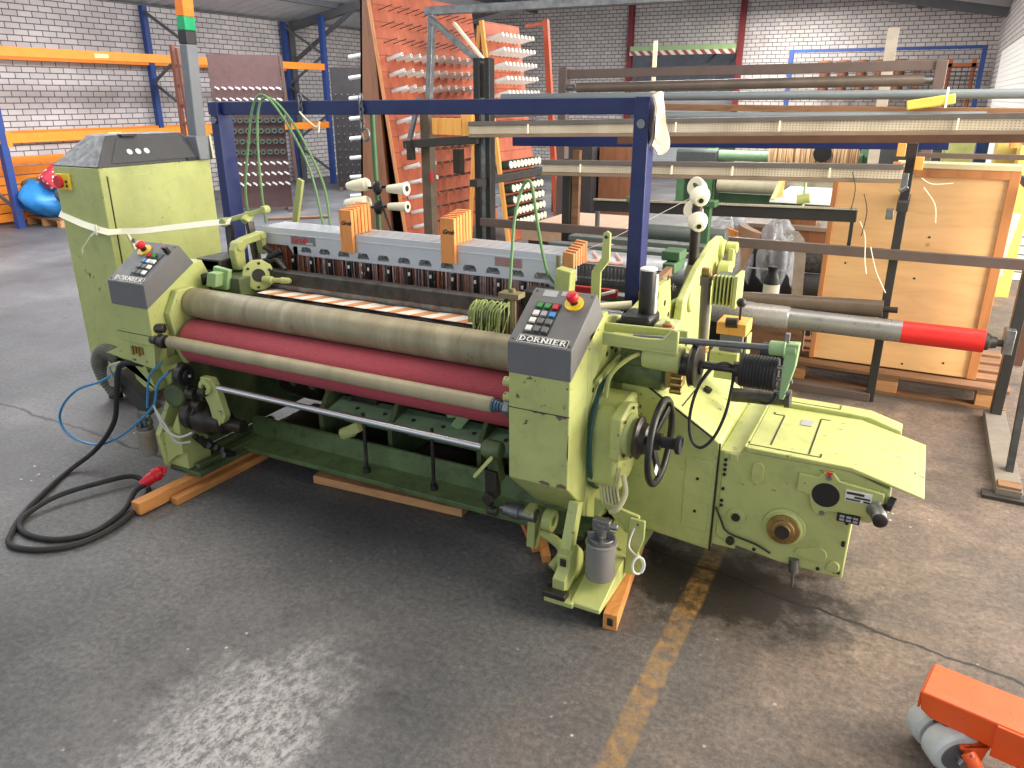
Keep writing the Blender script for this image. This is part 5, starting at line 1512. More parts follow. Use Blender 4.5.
tag(mb.build('pale_tube', paint('pale_tubes', (190, 190, 180), 0.4)), 'two pale oil tubes curving beside the left foot', 'tube')
# corrugated conduit and trunking to the cabinet
CD = thing('cable_conduit', (-3.5, 2.42, 0.2), 'dark corrugated conduit and trunking under the left console', 'conduit')
pts = spline([Vector(p) for p in ((-3.36, 2.31, 0.585), (-3.42, 2.31, 0.615), (-3.49, 2.31, 0.61), (-3.53, 2.31, 0.545), (-3.51, 2.32, 0.46), (-3.46, 2.33, 0.39))], 12)
MB().tube(pts, [0.036+0.005*(i % 2) for i in range(len(pts))], 14).build('corrugated_hose', paint('grey_conduit', (104, 102, 92), 0.6), CD, 0, 20)
mb = MB(); mb.bar((-3.49, 2.38, 0.48), (-3.33, 2.42, 0.28), 0.07, 0.08); mb.build('trunking', paint('dark_trunking', (70, 68, 64), 0.6), CD, 0.004)
mb = MB()
for k in range(4):
    mb.tube([(-3.30, 2.27, 0.60-0.01*k), (-3.38, 2.26, 0.57), (-3.42+0.012*k, 2.27, 0.50), (-3.44+0.012*k, 2.29, 0.45)], 0.007, 6, smooth=4)
each(mb, 'wire_end', paint('pale_wires', (186, 182, 164), 0.5), CD)

# ---- timber packing under the feet
def lath(name, label, p, q, w, h, mat=TIMBER_Y, group='timber laid under the machine'):
    o = MB().bar(p, q, w, h).build(name, mat, None, 0.003)
    return tag(o, label, 'timber', group)
lath('timber_packing', 'orange squared timber under the left machine foot, pointing at the plug', (-2.955, 1.97, 0.0375), (-2.925, 2.74, 0.0375), 0.055, 0.06)
lath('timber_packing', 'lower timber lying against the one under the left foot', (-2.885, 2.12, 0.018), (-2.875, 2.70, 0.018), 0.045, 0.036)
lath('timber_packing', 'long thin timber lying below the cross rail', (-2.45, 2.62, 0.022), (-1.62, 2.67, 0.022), 0.065, 0.042, TIMBER)
lath('timber_packing', 'short timber end showing right of the long lath below the rail', (-1.60, 2.76, 0.05), (-1.22, 2.74, 0.05), 0.05, 0.07, TIMBER)
lath('timber_packing', 'left slanting board end beside the right console foot', (-1.36, 2.72, 0.05), (-1.19, 2.53, 0.02), 0.035, 0.035)
lath('timber_packing', 'right slanting board end beside the right console foot', (-1.30, 2.75, 0.065), (-1.12, 2.48, 0.02), 0.035, 0.04)
o = MB(); o.bar((-0.74, 2.20, 0.033), (-0.83, 2.80, 0.033), 0.052, 0.066); o.slot(1).bar((-0.7388, 2.194, 0.036), (-0.7385, 2.20, 0.036), 0.022, 0.03)
tag(o.build('timber_packing', [TIMBER_Y, OILY], None, 0.002), 'orange timber with a hollow end under the right front foot', 'timber', 'timber laid under the machine')

# ---- orange lifting trolley at the lower right
T = thing('lifting_trolley', (0.25, 2.08, 0.0), 'orange steel trolley with pale double castor, lower right corner', 'trolley')
ox, oy = 0.25, 2.08
mb = MB(); mb.prism([(ox, 0.205), (ox+0.005, 0.15), (ox+0.03, 0.132), (ox+0.16, 0.126), (ox+0.165, 0.118), (ox+0.9, 0.10), (ox+0.9, 0.205)], 'Y', oy-0.005, oy+0.13)
mb.build('arm', TROLLEY, T, 0.004)
mb = MB(); mb.box(ox-0.004, ox+0.002, oy+0.002, oy+0.122, 0.145, 0.198); mb.build('end_plate', TROLLEY, T, 0.002)
mb = MB(); mb.box(ox+0.165, ox+0.9, oy-0.012, oy-0.004, 0.105, 0.203); mb.build('side_plate', TROLLEY, T, 0.002)
mb = MB(); mb.tube([(ox+0.125, oy-0.05, 0.118), (ox+0.145, oy-0.06, 0.10), (ox+0.17, oy-0.065, 0.055), (ox+0.23, oy-0.07, 0.035), (ox+0.36, oy-0.07, 0.035), (ox+0.46, oy-0.06, 0.08)], 0.017, 12, smooth=6); mb.build('tow_hook', TROLLEY, T)
mb = MB(); mb.cyl((ox+0.08, oy+0.05, 0.105), (ox+0.08, oy+0.05, 0.13), 0.055)
mb.build('castor_plate', OILY, T, 0.003)
turn = Matrix.Translation((ox+0.07, oy+0.05, 0)) @ Matrix.Rotation(math.radians(42), 4, 'Z') @ Matrix.Translation((-ox-0.075, -oy-0.05, 0))
mb = MB()
for y in (oy-0.038, oy+0.128):
    mb.prism([(ox+0.055, 0.11), (ox+0.115, 0.11), (ox+0.10, 0.04), (ox+0.07, 0.04)], 'Y', y-0.005, y+0.005)
mb.box(ox+0.05, ox+0.12, oy-0.04, oy+0.13, 0.10, 0.11); each(mb, 'castor_fork', TROLLEY, T, 0.002)
for k, y in enumerate((oy-0.026, oy+0.048)):
    wl = MB().lathe((ox+0.06, y, 0.066), (0, 1, 0), [(0, 0.046), (0.002, 0.058), (0.012, 0.066), (0.054, 0.066), (0.064, 0.058), (0.066, 0.046)], 40).build('wheel', NYLON, T)
    MB().lathe((ox+0.06, y-0.002, 0.066), (0, 1, 0), [(0, 0.044), (0.003, 0.046), (0.068, 0.046), (0.070, 0.044)], 32).build('wheel_disc', paint('grey_disc', (96, 98, 98), 0.5), wl)
mb = MB(); mb.cyl((ox+0.06, oy-0.045, 0.066), (ox+0.06, oy+0.14, 0.066), 0.010); mb.cyl((ox+0.06, oy-0.052, 0.066), (ox+0.06, oy-0.042, 0.066), 0.016, n=6); each(mb, 'axle', STEEL, T)
for o in T.children:
    if o.name.split('.')[0] in ('wheel', 'castor_fork', 'axle'):
        for q in [o] + list(o.children):
            q.data.transform(turn)
T.rotation_euler = (0, 0, -0.22); T.scale = (1.15, 1.15, 1.05); T.location = (0.235, 2.095, 0)
# ================================================================ BACKGROUND
# ---- pallet racking along the left wall
R = thing('pallet_rack', (-12.2, 10.4, 0), 'blue and orange pallet racking along the left brick wall', 'rack')
XF, XR = -11.7, -12.75
for y in (6.86, 10.42, 13.95):
    for x in (XF, XR):
        zt = 3.42 if x == XF else 3.33
        mb = MB(); mb.box(x-0.05, x+0.05, y-0.05, y+0.05, 0, zt); mb.box(x-0.08, x+0.08, y-0.07, y+0.07, 0, 0.012)
        mb.build('upright', NAVY_RACK, R)
    zs = [0.25, 0.85, 1.45, 2.05, 2.65, 3.25]
    for k in range(5):
        a, b = ((XF, XR) if k % 2 == 0 else (XR, XF))
        MB().bar((a, y, zs[k]), (b, y, zs[k+1]), 0.035, 0.045).build('brace', PURLIN, R)
for (ya, yb) in ((3.2, 6.81), (6.91, 10.37), (10.47, 13.9)):
    for x in (XF+0.02, XR):
        for z in (2.41, 1.25):
            o = MB().box(x-0.025, x+0.025, ya, yb, z-0.065, z+0.065).build('beam', ORANGE_RACK, R, 0.004)
            if x > -12:
                MB().box(x+0.02, x+0.034, ya-0.01, ya+0.06, z-0.12, z+0.10).build('beam_connector', ORANGE_RACK, o)
                mb = MB(); mb.box(x+0.025, x+0.029, (ya+yb)/2-0.12, (ya+yb)/2+0.12, z-0.03, z+0.03); mb.build('beam_label', paint('pale_label', (240, 206, 150), 0.6), o)
for y in (3.15,):
    mb = MB(); mb.box(XF-0.05, XF+0.05, y-0.05, y+0.05, 0, 3.45); mb.build('upright', NAVY_RACK, R)
# spare beams stacked behind the rack front
names = ['lowest', 'second lowest', 'third from the floor', 'fourth from the floor', 'fifth from the floor', 'sixth from the floor', 'topmost']
for k in range(7):
    o = MB().box(-12.32, -12.2, 6.2, 9.7, 0.03+0.135*k, 0.03+0.135*k+0.118).build('spare_beam', ORANGE_RACK, None, 0.006)
    tag(o, 'orange rack beam, %s in the pile behind the blue bag' % names[k], 'rack beam', 'orange rack beams piled by the left wall')
# blue bag on a small pallet
P = thing('small_pallet', (-11.55, 7.5, 0), 'low wooden pallet under the blue bag', 'pallet')
for k in range(4):
    MB().box(-11.95, -11.15, 7.12+0.2*k, 7.24+0.2*k, 0.10, 0.125).build('deck_board', PALLETWOOD, P)
for k in range(3):
    MB().box(-11.95+0.36*k, -11.87+0.36*k, 7.12, 7.84, 0, 0.10).build('runner', TIMBER, P)
B = thing('blue_bag', (-11.6, 7.45, 0.125), 'open bright blue tarpaulin bag of cloth on a pallet under the rack', 'bag')
def bag(u, v):
    a = 2*PI*u; r = 0.50*(math.sin(PI*min(v, 0.93)/1.45+0.45))
    w = 0.05*math.sin(5*a+3*v)+0.04*math.sin(9*a+6*v)
    return (-11.58+(r+w)*0.95*math.cos(a), 7.46+(r+w)*1.15*math.sin(a), 0.125+0.50*v+0.06*math.sin(3*a)*v)
mb = MB(); mb.grid(bag, 40, 12); mb.add([bag(i/40, 0) for i in range(40)], [tuple(range(40))]); mb.add([tuple(Vector(bag(i/40, 1))-Vector((0, 0, 0.04))) for i in range(40)], [tuple(range(40))])
mb.build('sack', TARP, B, 0, 180)
mb = MB(); mb.sphere((-11.72, 7.25, 0.58), 0.22, 14, 10, (1, 1, 0.5)); mb.build('dark_cloth', GREEN_DIRTY, B)
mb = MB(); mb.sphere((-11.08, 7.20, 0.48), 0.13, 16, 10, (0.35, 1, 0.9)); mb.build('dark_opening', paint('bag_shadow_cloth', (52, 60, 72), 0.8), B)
M = Mat('red_spotted_cloth', 0.8); vv = M.voro(16)
M.color(M.ramp(vv, [(0.25, lin((236, 226, 222))), (0.34, lin((186, 50, 66)))]))
mb = MB(); mb.bar((-11.3, 7.10, 0.62), (-11.28, 7.38, 0.82), 0.20, 0.22); mb.build('spotted_cloth', M.m, B, 0.03)

# ---- creel boards with rows of pegs
def creel(root, origin, along, upv, out, w, h, rows, cols, m0, top0, pin, pinmat, r=0.006):
    """pegs on a board; the first hundred are parts, the rest one part"""
    n = 0; rest = MB(); proto = None
    for j in range(rows):
        for i in range(cols):
            p = Vector(origin) + Vector(along)*(m0 + (w-2*m0)*i/(cols-1)) + Vector(upv)*(top0 + (h-2*top0)*j/(rows-1))
            q = p + Vector(out)*pin
            if n < 100:
                MB().cyl(p, q, r, n=6).build('peg', pinmat, root)
            else:
                rest.cyl(p, q, r, n=5)
            n += 1
    if n > 100:
        o = rest.build('pegs', pinmat, root); o['kind'] = 'stuff'

def clay_mat(name, ax):
    """red painted boards with dirt runs; the planks show as faint seams"""
    M = Mat(name, 0.7)
    s = M.sep()
    c = M.ramp(M.noise(3.0, 6, 0.65), [(0.3, lin((150, 76, 54))), (0.6, lin((186, 100, 70))), (0.8, lin((204, 126, 94)))])
    f = M.math('FRACT', M.math('MULTIPLY', s['Z'], 5.26)); g = M.math('FRACT', M.math('MULTIPLY', s['Y'], 3.2))
    seam = M.math('MAXIMUM', M.math('LESS_THAN', f, 0.07), M.math('MULTIPLY', M.math('LESS_THAN', g, 0.03), 0.7))
    M.color(M.mix(M.math('MULTIPLY', seam, 0.6), c, lin((96, 52, 40))))
    return M.m
CLAY = clay_mat('red_creel_board', 'X')
LEAN = 0.138
def tilt(z, xb):
    return xb - LEAN*z
# bobbin prototype: hollow white tube on its peg
def bobbin_proto():
    t = thing('bobbin', (0, 0, 0), 'bare white plastic tube on a peg of the nearer red creel board', 'bobbin', 'white tubes on the nearer red board')
    MB().ring((0, 0, 0), (0.23, 0, 0), 0.025, 0.014, 16).build('tube', WHITE, t)
    return t
C1 = thing('creel_board', (-6.0, 9.5, 0), 'tall leaning red creel board with rows of white tubes, nearer one', 'creel')
ya, yb, H = 8.30, 10.75, 3.02
xb = -5.80
mb = MB(); mb.add([(xb, ya, 0), (xb, yb, 0), (tilt(H, xb), yb, H), (tilt(H, xb), ya, H), (xb-0.03, ya, 0), (xb-0.03, yb, 0), (tilt(H, xb)-0.03, yb, H), (tilt(H, xb)-0.03, ya, H)], [(0, 1, 2, 3), (7, 6, 5, 4), (0, 4, 5, 1), (3, 2, 6, 7), (0, 3, 7, 4), (1, 5, 6, 2)])
mb.build('front_board', CLAY, C1)
xk = -6.53
mb = MB(); mb.add([(xk, ya, 0), (xk, yb, 0), (xk+0.075*H, yb, H), (xk+0.075*H, ya, H), (xk-0.03, ya, 0), (xk-0.03, yb, 0), (xk-0.03+0.075*H, yb, H), (xk-0.03+0.075*H, ya, H)], [(3, 2, 1, 0), (4, 5, 6, 7), (1, 5, 4, 0), (7, 6, 2, 3), (4, 7, 3, 0), (2, 6, 5, 1)])
mb.build('rear_board', PEG_BLACK, C1)
mb = MB(); mb.prism([(-6.56, 0), (-6.05, 0), (-6.20, H), (-6.33, H)], 'Y', ya, ya+0.05)
mb.build('end_board', BROWN_BOARD, C1)
mb = MB(); mb.bar((xb-0.01, ya-0.01, 0), (tilt(H, xb)-0.01, ya-0.01, H), 0.04, 0.02, (0, 1, 0)); mb.build('edge_strip', PLY_EDGE, C1)
mb = MB(); mb.prism([(-6.45, 0.0), (xb-0.04, 0.0), (tilt(H, xb)-0.04, H), (-6.30, H)], 'Y', ya+0.5, ya+0.55); mb.build('inner_board', PEG_BLACK, C1)
# pegs: parts first, then one mass
cols1 = 12
rowz = [2.80-0.185*k for k in range(15)]
n = 0; rest = MB()
for k, z in enumerate(rowz):
    for i in range(cols1):
        y = ya+0.16+i*0.195
        p = Vector((tilt(z, xb), y, z)); q = p+Vector((0.20, 0.0, 0.05))
        if n < 100:
            MB().cyl(p, q, 0.005, n=6).build('peg', STEEL_DARK, C1)
        else:
            rest.cyl(p, q, 0.005, n=5)
        n += 1
o = rest.build('pegs', STEEL_DARK, C1); o['kind'] = 'stuff'
BP = bobbin_proto()
first = True
def put_bobbin(p, label=None, group=None, rot=(0, -0.22, 0)):
    global first
    if first:
        BP.location = p; BP.rotation_euler = rot; first = False
        return BP
    return dup(BP, p, label, group, rot)
rng = random.Random(11)
for k, z in enumerate(rowz):
    if k < 3:
        continue
    for i in range(cols1):
        y = ya+0.16+i*0.195
        if k >= 6 and i > 1 and not (k < 12 and i == 2):
            continue
        put_bobbin((tilt(z, xb)+0.012, y, z), rot=(0, -0.22+rng.uniform(-0.03, 0.03), rng.uniform(-0.04, 0.04)))
# empty peg tips with small grey stubs on the lower right of the board
mb = MB()
for k, z in enumerate(rowz):
    if k < 6:
        continue
    for i in range(3, cols1):
        y = ya+0.16+i*0.195
        p = Vector((tilt(z, xb)+0.02, y, z)); mb.cyl(p, p+Vector((0.09, 0, 0.02)), 0.016, 0.012, n=8)
o = mb.build('peg_stubs', paint('grey_stub', (150, 132, 120), 0.6), C1); o['kind'] = 'stuff'
# tubes on the far side of that creel, seen past its end board
for k in range(8):
    z = 2.30-0.245*k
    put_bobbin((xk+0.075*z-0.05, ya+0.10, z), 'white tube sticking out left of the red creel brown end board', 'white tubes on the dark creel back', (0, 0.1, PI))
C2 = thing('creel_board', (-4.8, 9.5, 0), 'narrower leaning red creel board behind the black post, farther one', 'creel')
xb2, ya2, yb2, H2 = -4.70, 9.0, 10.02, 2.68
mb = MB(); mb.add([(xb2, ya2, 0), (xb2, yb2, 0), (tilt(H2, xb2), yb2, H2), (tilt(H2, xb2), ya2, H2), (xb2-0.03, ya2, 0), (xb2-0.03, yb2, 0), (tilt(H2, xb2)-0.03, yb2, H2), (tilt(H2, xb2)-0.03, ya2, H2)], [(0, 1, 2, 3), (7, 6, 5, 4), (0, 4, 5, 1), (3, 2, 6, 7), (0, 3, 7, 4), (1, 5, 6, 2)])
mb.build('front_board', CLAY, C2)
mb = MB(); mb.bar((xb2+0.01, ya2-0.01, 0), (tilt(H2, xb2)+0.01, ya2-0.01, H2), 0.05, 0.04, (0, 1, 0)); mb.build('batten', BATTEN, C2)
mb = MB(); mb.bar((xb2-0.6, ya2+0.03, 0), (tilt(H2, xb2)-0.04, ya2+0.03, H2*0.98), 0.05, 0.04, (0, 1, 0)); mb.build('strut', BATTEN, C2)
n = 0
for k in range(12):
    z = 2.475-0.165*k if k < 8 else 1.0-0.145*(k-7)
    for i in range(9):
        y = ya2+0.08+i*0.105
        if n >= 100: break
        p = Vector((tilt(z, xb2), y, z)); MB().cyl(p, p+Vector((0.17, 0, 0.04)), 0.005, n=6).build('peg', STEEL_DARK, C2); n += 1
for k in range(0, 6):
    z = 2.475-0.165*k
    for i in range(9):
        put_bobbin((tilt(z, xb2)+0.012, ya2+0.08+i*0.105, z), 'bare white tube on the upper pegs of the farther red creel board', 'white tubes on the farther red board')
# dark wound bobbins with pale ends on its lower rows
WB = thing('wound_bobbin', (0, 0, 0), 'dark green wound bobbin with a pale end on the farther red creel board', 'bobbin', 'dark bobbins on the farther red board')
MB().lathe((0, 0, 0), (1, 0, 0), [(0, 0.05), (0.01, 0.058), (0.11, 0.056), (0.12, 0.045)], 16).build('winding', paint('dark_green_yarn', (44, 58, 48), 0.8), WB)
MB().lathe((0.118, 0, 0), (1, 0, 0), [(0, 0.046), (0.012, 0.045), (0.013, 0.020)], 16).build('pale_end', CREAM, WB)
fw = True
for k in range(6):
    z = 0.98-0.145*k
    for i in range(9):
        p = (tilt(z, xb2)+0.012, ya2+0.08+i*0.105, z)
        if fw:
            WB.location = p; WB.rotation_euler = (0, -0.1, 0); fw = False
        else:
            dup(WB, p, rot=(0, -0.1, 0))
# red leaning pole
o = MB(); o.bar((-4.40, 9.92, 0), (-4.63, 9.92, 2.74), 0.07, 0.06, (0, 1, 0)); o.bar((-4.63, 9.92, 2.70), (-4.95, 10.0, 2.68), 0.04, 0.04)
tag(o.build('leaning_post', paint('red_oxide_post', (176, 78, 52), 0.6)), 'rust red steel post right of the farther red creel', 'post')

def face(px, py):
    """unit vectors of an upright board at (px, py) turned square to the machine corner of the hall"""
    v = Vector((-px, -py, 0)).normalized(); return v, Vector((-v.y, v.x, 0))
def pegboard(name, label, c, w, h, mat, rows, cols, pinmat, stands=True):
    v, a = face(c[0], c[1]); a = -a if a.x < 0 else a
    t = thing(name, (c[0], c[1], 0), label, 'pegboard')
    p0 = Vector((c[0], c[1], 0)) - a*(w/2)
    vs = []
    for off in (0, -0.05):
        for (s, z) in ((0, 0.06), (w, 0.06), (w, h), (0, h)):
            vs.append(p0 + a*s + v*off + Vector((0, 0, z)))
    MB().add(vs, [(0, 1, 2, 3), (7, 6, 5, 4), (0, 4, 5, 1), (1, 5, 6, 2), (2, 6, 7, 3), (3, 7, 4, 0)]).build('board', mat, t)
    for s in (0.06, w-0.06):
        MB().bar(p0+a*s-v*0.35+Vector((0, 0, 0.03)), p0+a*s+v*0.3+Vector((0, 0, 0.03)), 0.06, 0.06).build('foot', BROWN_STEEL, t)
    return t, p0, a, v
t, p0, a, v = pegboard('pegboard', 'brown pegboard with rows of white pegs left of the orange beams', (-9.85, 9.80), 1.08, 2.44, PEG_BROWN, 12, 10, WHITE)
MB().bar(p0+a*1.20+v*0.10+Vector((0, 0, 0.05)), p0+a*1.11-v*0.10+Vector((0, 0, 2.42)), 0.22, 0.05, a).build('side_panel', paint('dark_side_panel', (84, 58, 46), 0.6), t)
n = 0
for j in range(11):
    z = 1.95-0.165*j
    for i in range(10):
        if n >= 100: break
        p = p0 + a*(0.07+0.104*i) + Vector((0, 0, z))
        if 3 <= j <= 6:
            MB().ring(p, p+v*0.09, 0.042, 0.018, 12).build('ring_peg', paint('dark_ring', (70, 84, 74), 0.6) if n == 30 else bpy.data.materials.get('dark_ring') or WHITE, t)
        else:
            MB().cyl(p, p+v*0.16+a*0.05+Vector((0, 0, -0.02)), 0.016, n=8).build('peg', WHITE, t)
        n += 1
t, p0, a, v = pegboard('pegboard', 'black pegboard behind the tall red creel, right of the blue rack end', (-10.1, 13.35), 1.5, 2.36, PEG_BLACK, 12, 12, WHITE)
rest = MB(); n = 0
for j in range(12):
    z = 1.86-0.15*j
    for i in range(12):
        p = p0 + a*(0.08+0.12*i) + Vector((0, 0, z))
        if n < 100: MB().cyl(p, p+v*0.12, 0.012, n=6).build('peg', STEEL_DULL, t)
        else: rest.cyl(p, p+v*0.12, 0.012, n=6)
        n += 1
o = rest.build('pegs', STEEL_DULL, t); o['kind'] = 'stuff'
tag(MB().bar((-9.0, 9.1, 0.02), (-8.3, 9.75, 0.02), 0.12, 0.03).build('floor_board', PALLETWOOD), 'short brown board lying on the floor right of the brown pegboard', 'board')
o = MB(); o.bar((-10.42, 8.93, 0.0), (-10.4, 8.93, 2.55), 0.06, 0.06); o.bar((-10.22, 8.93, 0.0), (-10.3, 8.93, 2.5), 0.05, 0.05)
for k in range(8):
    o.bar((-10.42, 8.93, 0.3+0.28*k), (-10.25, 8.93, 0.3+0.28*k), 0.03, 0.03)
tag(o.build('ladder_frame', paint('brown_ladder', (110, 66, 52), 0.6)), 'narrow brown ladder frame left of the brown pegboard', 'frame')

# ---- warp creel stand just behind the machine: black post, grey profile frame
A = thing('profile_frame', (-3.0, 5.1, 0), 'grey aluminium profile frame with a diagonal brace, behind the machine', 'frame')
MB().bar((-3.32, 5.1, 2.375), (-0.3, 5.1, 2.375), 0.05, 0.055).build('beam', STEEL_DULL, A, 0.004)
MB().bar((-3.33, 5.1, 1.66), (-3.27, 5.1, 2.36), 0.042, 0.05, (0, 1, 0)).build('post', STEEL_DULL, A, 0.004)
MB().bar((-3.27, 5.06, 2.33), (-2.86, 5.08, 2.02), 0.035, 0.05, (0, 1, 0)).build('brace', STEEL_DULL, A, 0.003)
MB().bar((-3.13, 5.16, 2.30), (-2.84, 5.16, 2.0), 0.02, 0.03, (0, 1, 0)).build('brace', CREAM, A, 0.003)
MB().box(-3.385, -3.305, 5.06, 5.14, 0, 1.72).build('lower_post', paint('grimy_post', (104, 88, 72), 0.6, 0.2, 0.5), A, 0.004)
MB().bar((-3.50, 5.02, 1.47), (-2.86, 5.02, 1.52), 0.05, 0.06).build('cross_arm', BLACK_STEEL, A, 0.004)
MB().bar((-3.46, 5.0, 1.45), (-3.34, 5.0, 1.80), 0.03, 0.03).build('stay', STEEL_DULL, A)
mb = MB(); mb.box(-3.46, -3.42, 4.98, 5.04, 1.36, 1.50); mb.box(-3.06, -3.0, 4.99, 5.05, 1.28, 1.45); each(mb, 'hook', OILY, A)
MB().box(-3.30, -3.285, 5.04, 5.06, 1.20, 1.28).build('red_clip', RED, A)
for k, (x0_, x1_, za, zb_) in enumerate(((-3.24, -2.98, 1.545, 1.66), (-2.99, -2.90, 1.48, 1.70), (-3.0, -2.87, 1.70, 1.78))):
    o = MB().box(x0_, x1_, 5.0, 5.09, za, zb_).build('wood_block', BATTEN, None, 0.003)
    tag(o, ('yellow wood block lying on the cross arm behind the navy beam', 'upright yellow wood block at the right end of the cross arm', 'small yellow wood block on top of the upright one')[k], 'wood block', 'yellow wood blocks on the cross arm')

RK = thing('beam_storage_rack', (-1.1, 5.08, 0), 'black steel storage rack carrying long bars right behind the machine', 'rack')
mb = MB(); mb.box(-2.91, -2.86, 5.04, 5.12, 0, 2.06); mb.box(-2.82, -2.78, 5.04, 5.12, 0, 2.06); each(mb, 'post', BLACK, RK, 0.004)
MB().box(-2.86, -2.82, 5.05, 5.10, 0.3, 1.80).build('alloy_strip', STEEL_DULL, RK)
MB().box(-0.095, -0.045, 5.05, 5.11, 0, 1.56).build('post', BLACK_STEEL, RK, 0.003)
MB().box(-2.235, -2.175, 5.10, 5.16, 0, 1.40).build('post', BLACK_STEEL, RK, 0.003)
MB().box(-2.165, -2.115, 5.11, 5.15, 0.3, 1.46).build('packing_strip', PALLETWOOD, RK)
MB().box(-2.86, 0.62, 5.02, 5.05, 0.905, 0.965).build('rail', BROWN_STEEL, RK, 0.003)
MB().box(-1.35, -0.07, 5.04, 5.12, 0.0, 0.055).build('base_bar', BROWN_STEEL, RK, 0.003)
MB().box(0.585, 0.64, 5.03, 5.12, 0.0, 2.1).build('post', BLACK_STEEL, RK, 0.003)
MB().box(0.555, 0.665, 3.98, 5.12, 0.0, 0.05).build('base_bar', paint('dusty_base', (120, 112, 104), 0.7, 0.15, 0.3), RK, 0.003)
MB().box(0.50, 0.76, 3.94, 4.02, 0.0, 0.018).build('base_plate', BLACK_STEEL, RK)
MB().box(0.56, 0.66, 3.985, 4.06, 0.018, 0.065).build('end_block', PALLETWOOD, RK, 0.003)
MB().bar((0.625, 4.22, 0.04), (0.635, 4.98, 1.9), 0.03, 0.05).build('stay', STEEL_DARK, RK)
for x, z0 in ((-2.84, 1.50), (-0.07, 1.50), (0.61, 1.57)):
    MB().box(x-0.03, x+0.03, 4.9, 6.2, z0-0.30, z0-0.25).build('arm', BLACK_STEEL, RK)
for x in (-2.84, 0.61):
    MB().box(x-0.03, x+0.03, 5.1, 6.2, 1.66, 1.70).build('arm', BLACK_STEEL, RK)
mb = MB(); mb.box(0.55, 0.60, 4.87, 4.93, 0.46, 0.60); mb.box(0.555, 0.585, 4.93, 5.04, 0.48, 0.58); each(mb, 'bearing_bracket', STEEL_DULL, RK, 0.004)
mb = MB(); mb.box(-0.10, -0.065, 5.0, 5.045, 1.32, 1.40); mb.cyl((-0.10, 4.99, 1.30), (-0.06, 4.99, 1.33), 0.013); mb.box(-0.15, -0.11, 4.99, 5.03, 1.14, 1.20)
each(mb, 'shackle', STEEL_DULL, RK, 0.003)
for k, (x, z) in enumerate(((-0.135, 1.42), (-0.025, 1.45), (-0.125, 1.52))):
    o = MB().box(x-0.022, x+0.022, 4.99, 5.045, z-0.03, z+0.04).build('wood_wedge', BATTEN if k else PLY_EDGE, None, 0.003)
    tag(o, ('red-brown wedge left of the black post above the plywood crate', 'yellow wedge right of the black post above the plywood crate', 'topmost wedge on the black post above the plywood crate')[k], 'wedge', 'wooden wedges on the black post')

def reed_mat():
    M = Mat('beige_reed', 0.6)
    s = M.sep()
    fx = M.math('ABSOLUTE', M.math('SUBTRACT', M.math('FRACT', M.math('MULTIPLY', s['X'], 55.0)), 0.5))
    fz = M.math('ABSOLUTE', M.math('SUBTRACT', M.math('FRACT', M.math('MULTIPLY', s['Z'], 75.0)), 0.5))
    dot = M.math('MULTIPLY', M.math('LESS_THAN', fx, 0.22), M.math('LESS_THAN', fz, 0.22))
    M.color(M.mix(M.math('MULTIPLY', dot, 0.6), M.ramp(M.noise(6, 5), [(0.3, lin((186, 172, 150))), (0.7, lin((216, 204, 184)))]), lin((96, 84, 72))))
    return M.m
REED = reed_mat()
def long_bar(name, label, cat, p, q, w, h, mat, extra=None, group=None):
    t = thing(name, ((p[0]+q[0])/2, p[1], min(p[2], q[2])-h/2), label, cat, group)
    MB().bar(p, q, w, h).build('body', mat, t, 0.003)
    if extra:
        extra(t)
    return t
TOPF = paint('dull_steel_flange', (112, 104, 100), 0.4, 0.1, 0.2, metal=0.3)
def reed_extra(p, q, h):
    def f(t):
        d = Vector((0, 0, h/2+0.012)); e = Vector((0, 0, -h/2-0.012))
        MB().bar(Vector(p)+d, Vector(q)+d, 0.05, 0.028).build('top_flange', TOPF, t, 0.002)
        MB().bar(Vector(p)+e, Vector(q)+e, 0.045, 0.02).build('bottom_flange', paint('dull_flange', (138, 118, 100), 0.6, 0.12, 0.2) if not bpy.data.materials.get('dull_flange') else bpy.data.materials['dull_flange'], t, 0.002)
        for u in (0.13, 0.41, 0.58, 0.83):
            c = Vector(p).lerp(Vector(q), u)+Vector((0, -0.03, 0))
            MB().bar(c+Vector((0, 0, h*0.55)), c-Vector((0, 0, h*0.45)), 0.009, 0.008).build('cord_tie', STRAP, t)
    return f
p, q = (-2.92, 5.0, 1.585), (0.75, 5.0, 1.68)
long_bar('reed_bar', 'long beige perforated reed, upper one on the black rack', 'reed', p, q, 0.03, 0.060, REED, reed_extra(p, q, 0.060))
p, q = (-2.34, 5.0, 1.345), (-0.10, 5.0, 1.395)
long_bar('reed_bar', 'shorter beige perforated reed, lower one ending at the black post', 'reed', p, q, 0.03, 0.055, REED, reed_extra(p, q, 0.055))
long_bar('wooden_pole', 'brown wooden pole lying just under the upper reed', 'pole', (-1.9, 5.28, 1.53), (0.8, 5.28, 1.605), 0.05, 0.06, paint('brown_pole', (98, 68, 52), 0.5, 0.12, 0.2))
long_bar('steel_bar', 'navy blue steel bar below the reeds behind the rack', 'bar', (-2.95, 5.75, 1.475), (0.12, 5.75, 1.53), 0.06, 0.075, NAVY)
long_bar('box_rail', 'black box rail with a ribbed top, below the lower reed', 'rail', (-1.99, 5.12, 1.10), (-0.31, 5.12, 1.135), 0.05, 0.075, BLACK_STEEL, lambda t: [MB().box(-1.98, -1.96, 5.1, 5.14, 0.95, 1.08).build('hanger', STEEL_DULL, t), MB().box(-0.34, -0.32, 5.1, 5.14, 0.95, 1.10).build('hanger', BLACK_STEEL, t), MB().bar((-1.99, 5.09, 1.142), (-0.31, 5.09, 1.177), 0.02, 0.012).build('ribbed_edge', REED, t)])
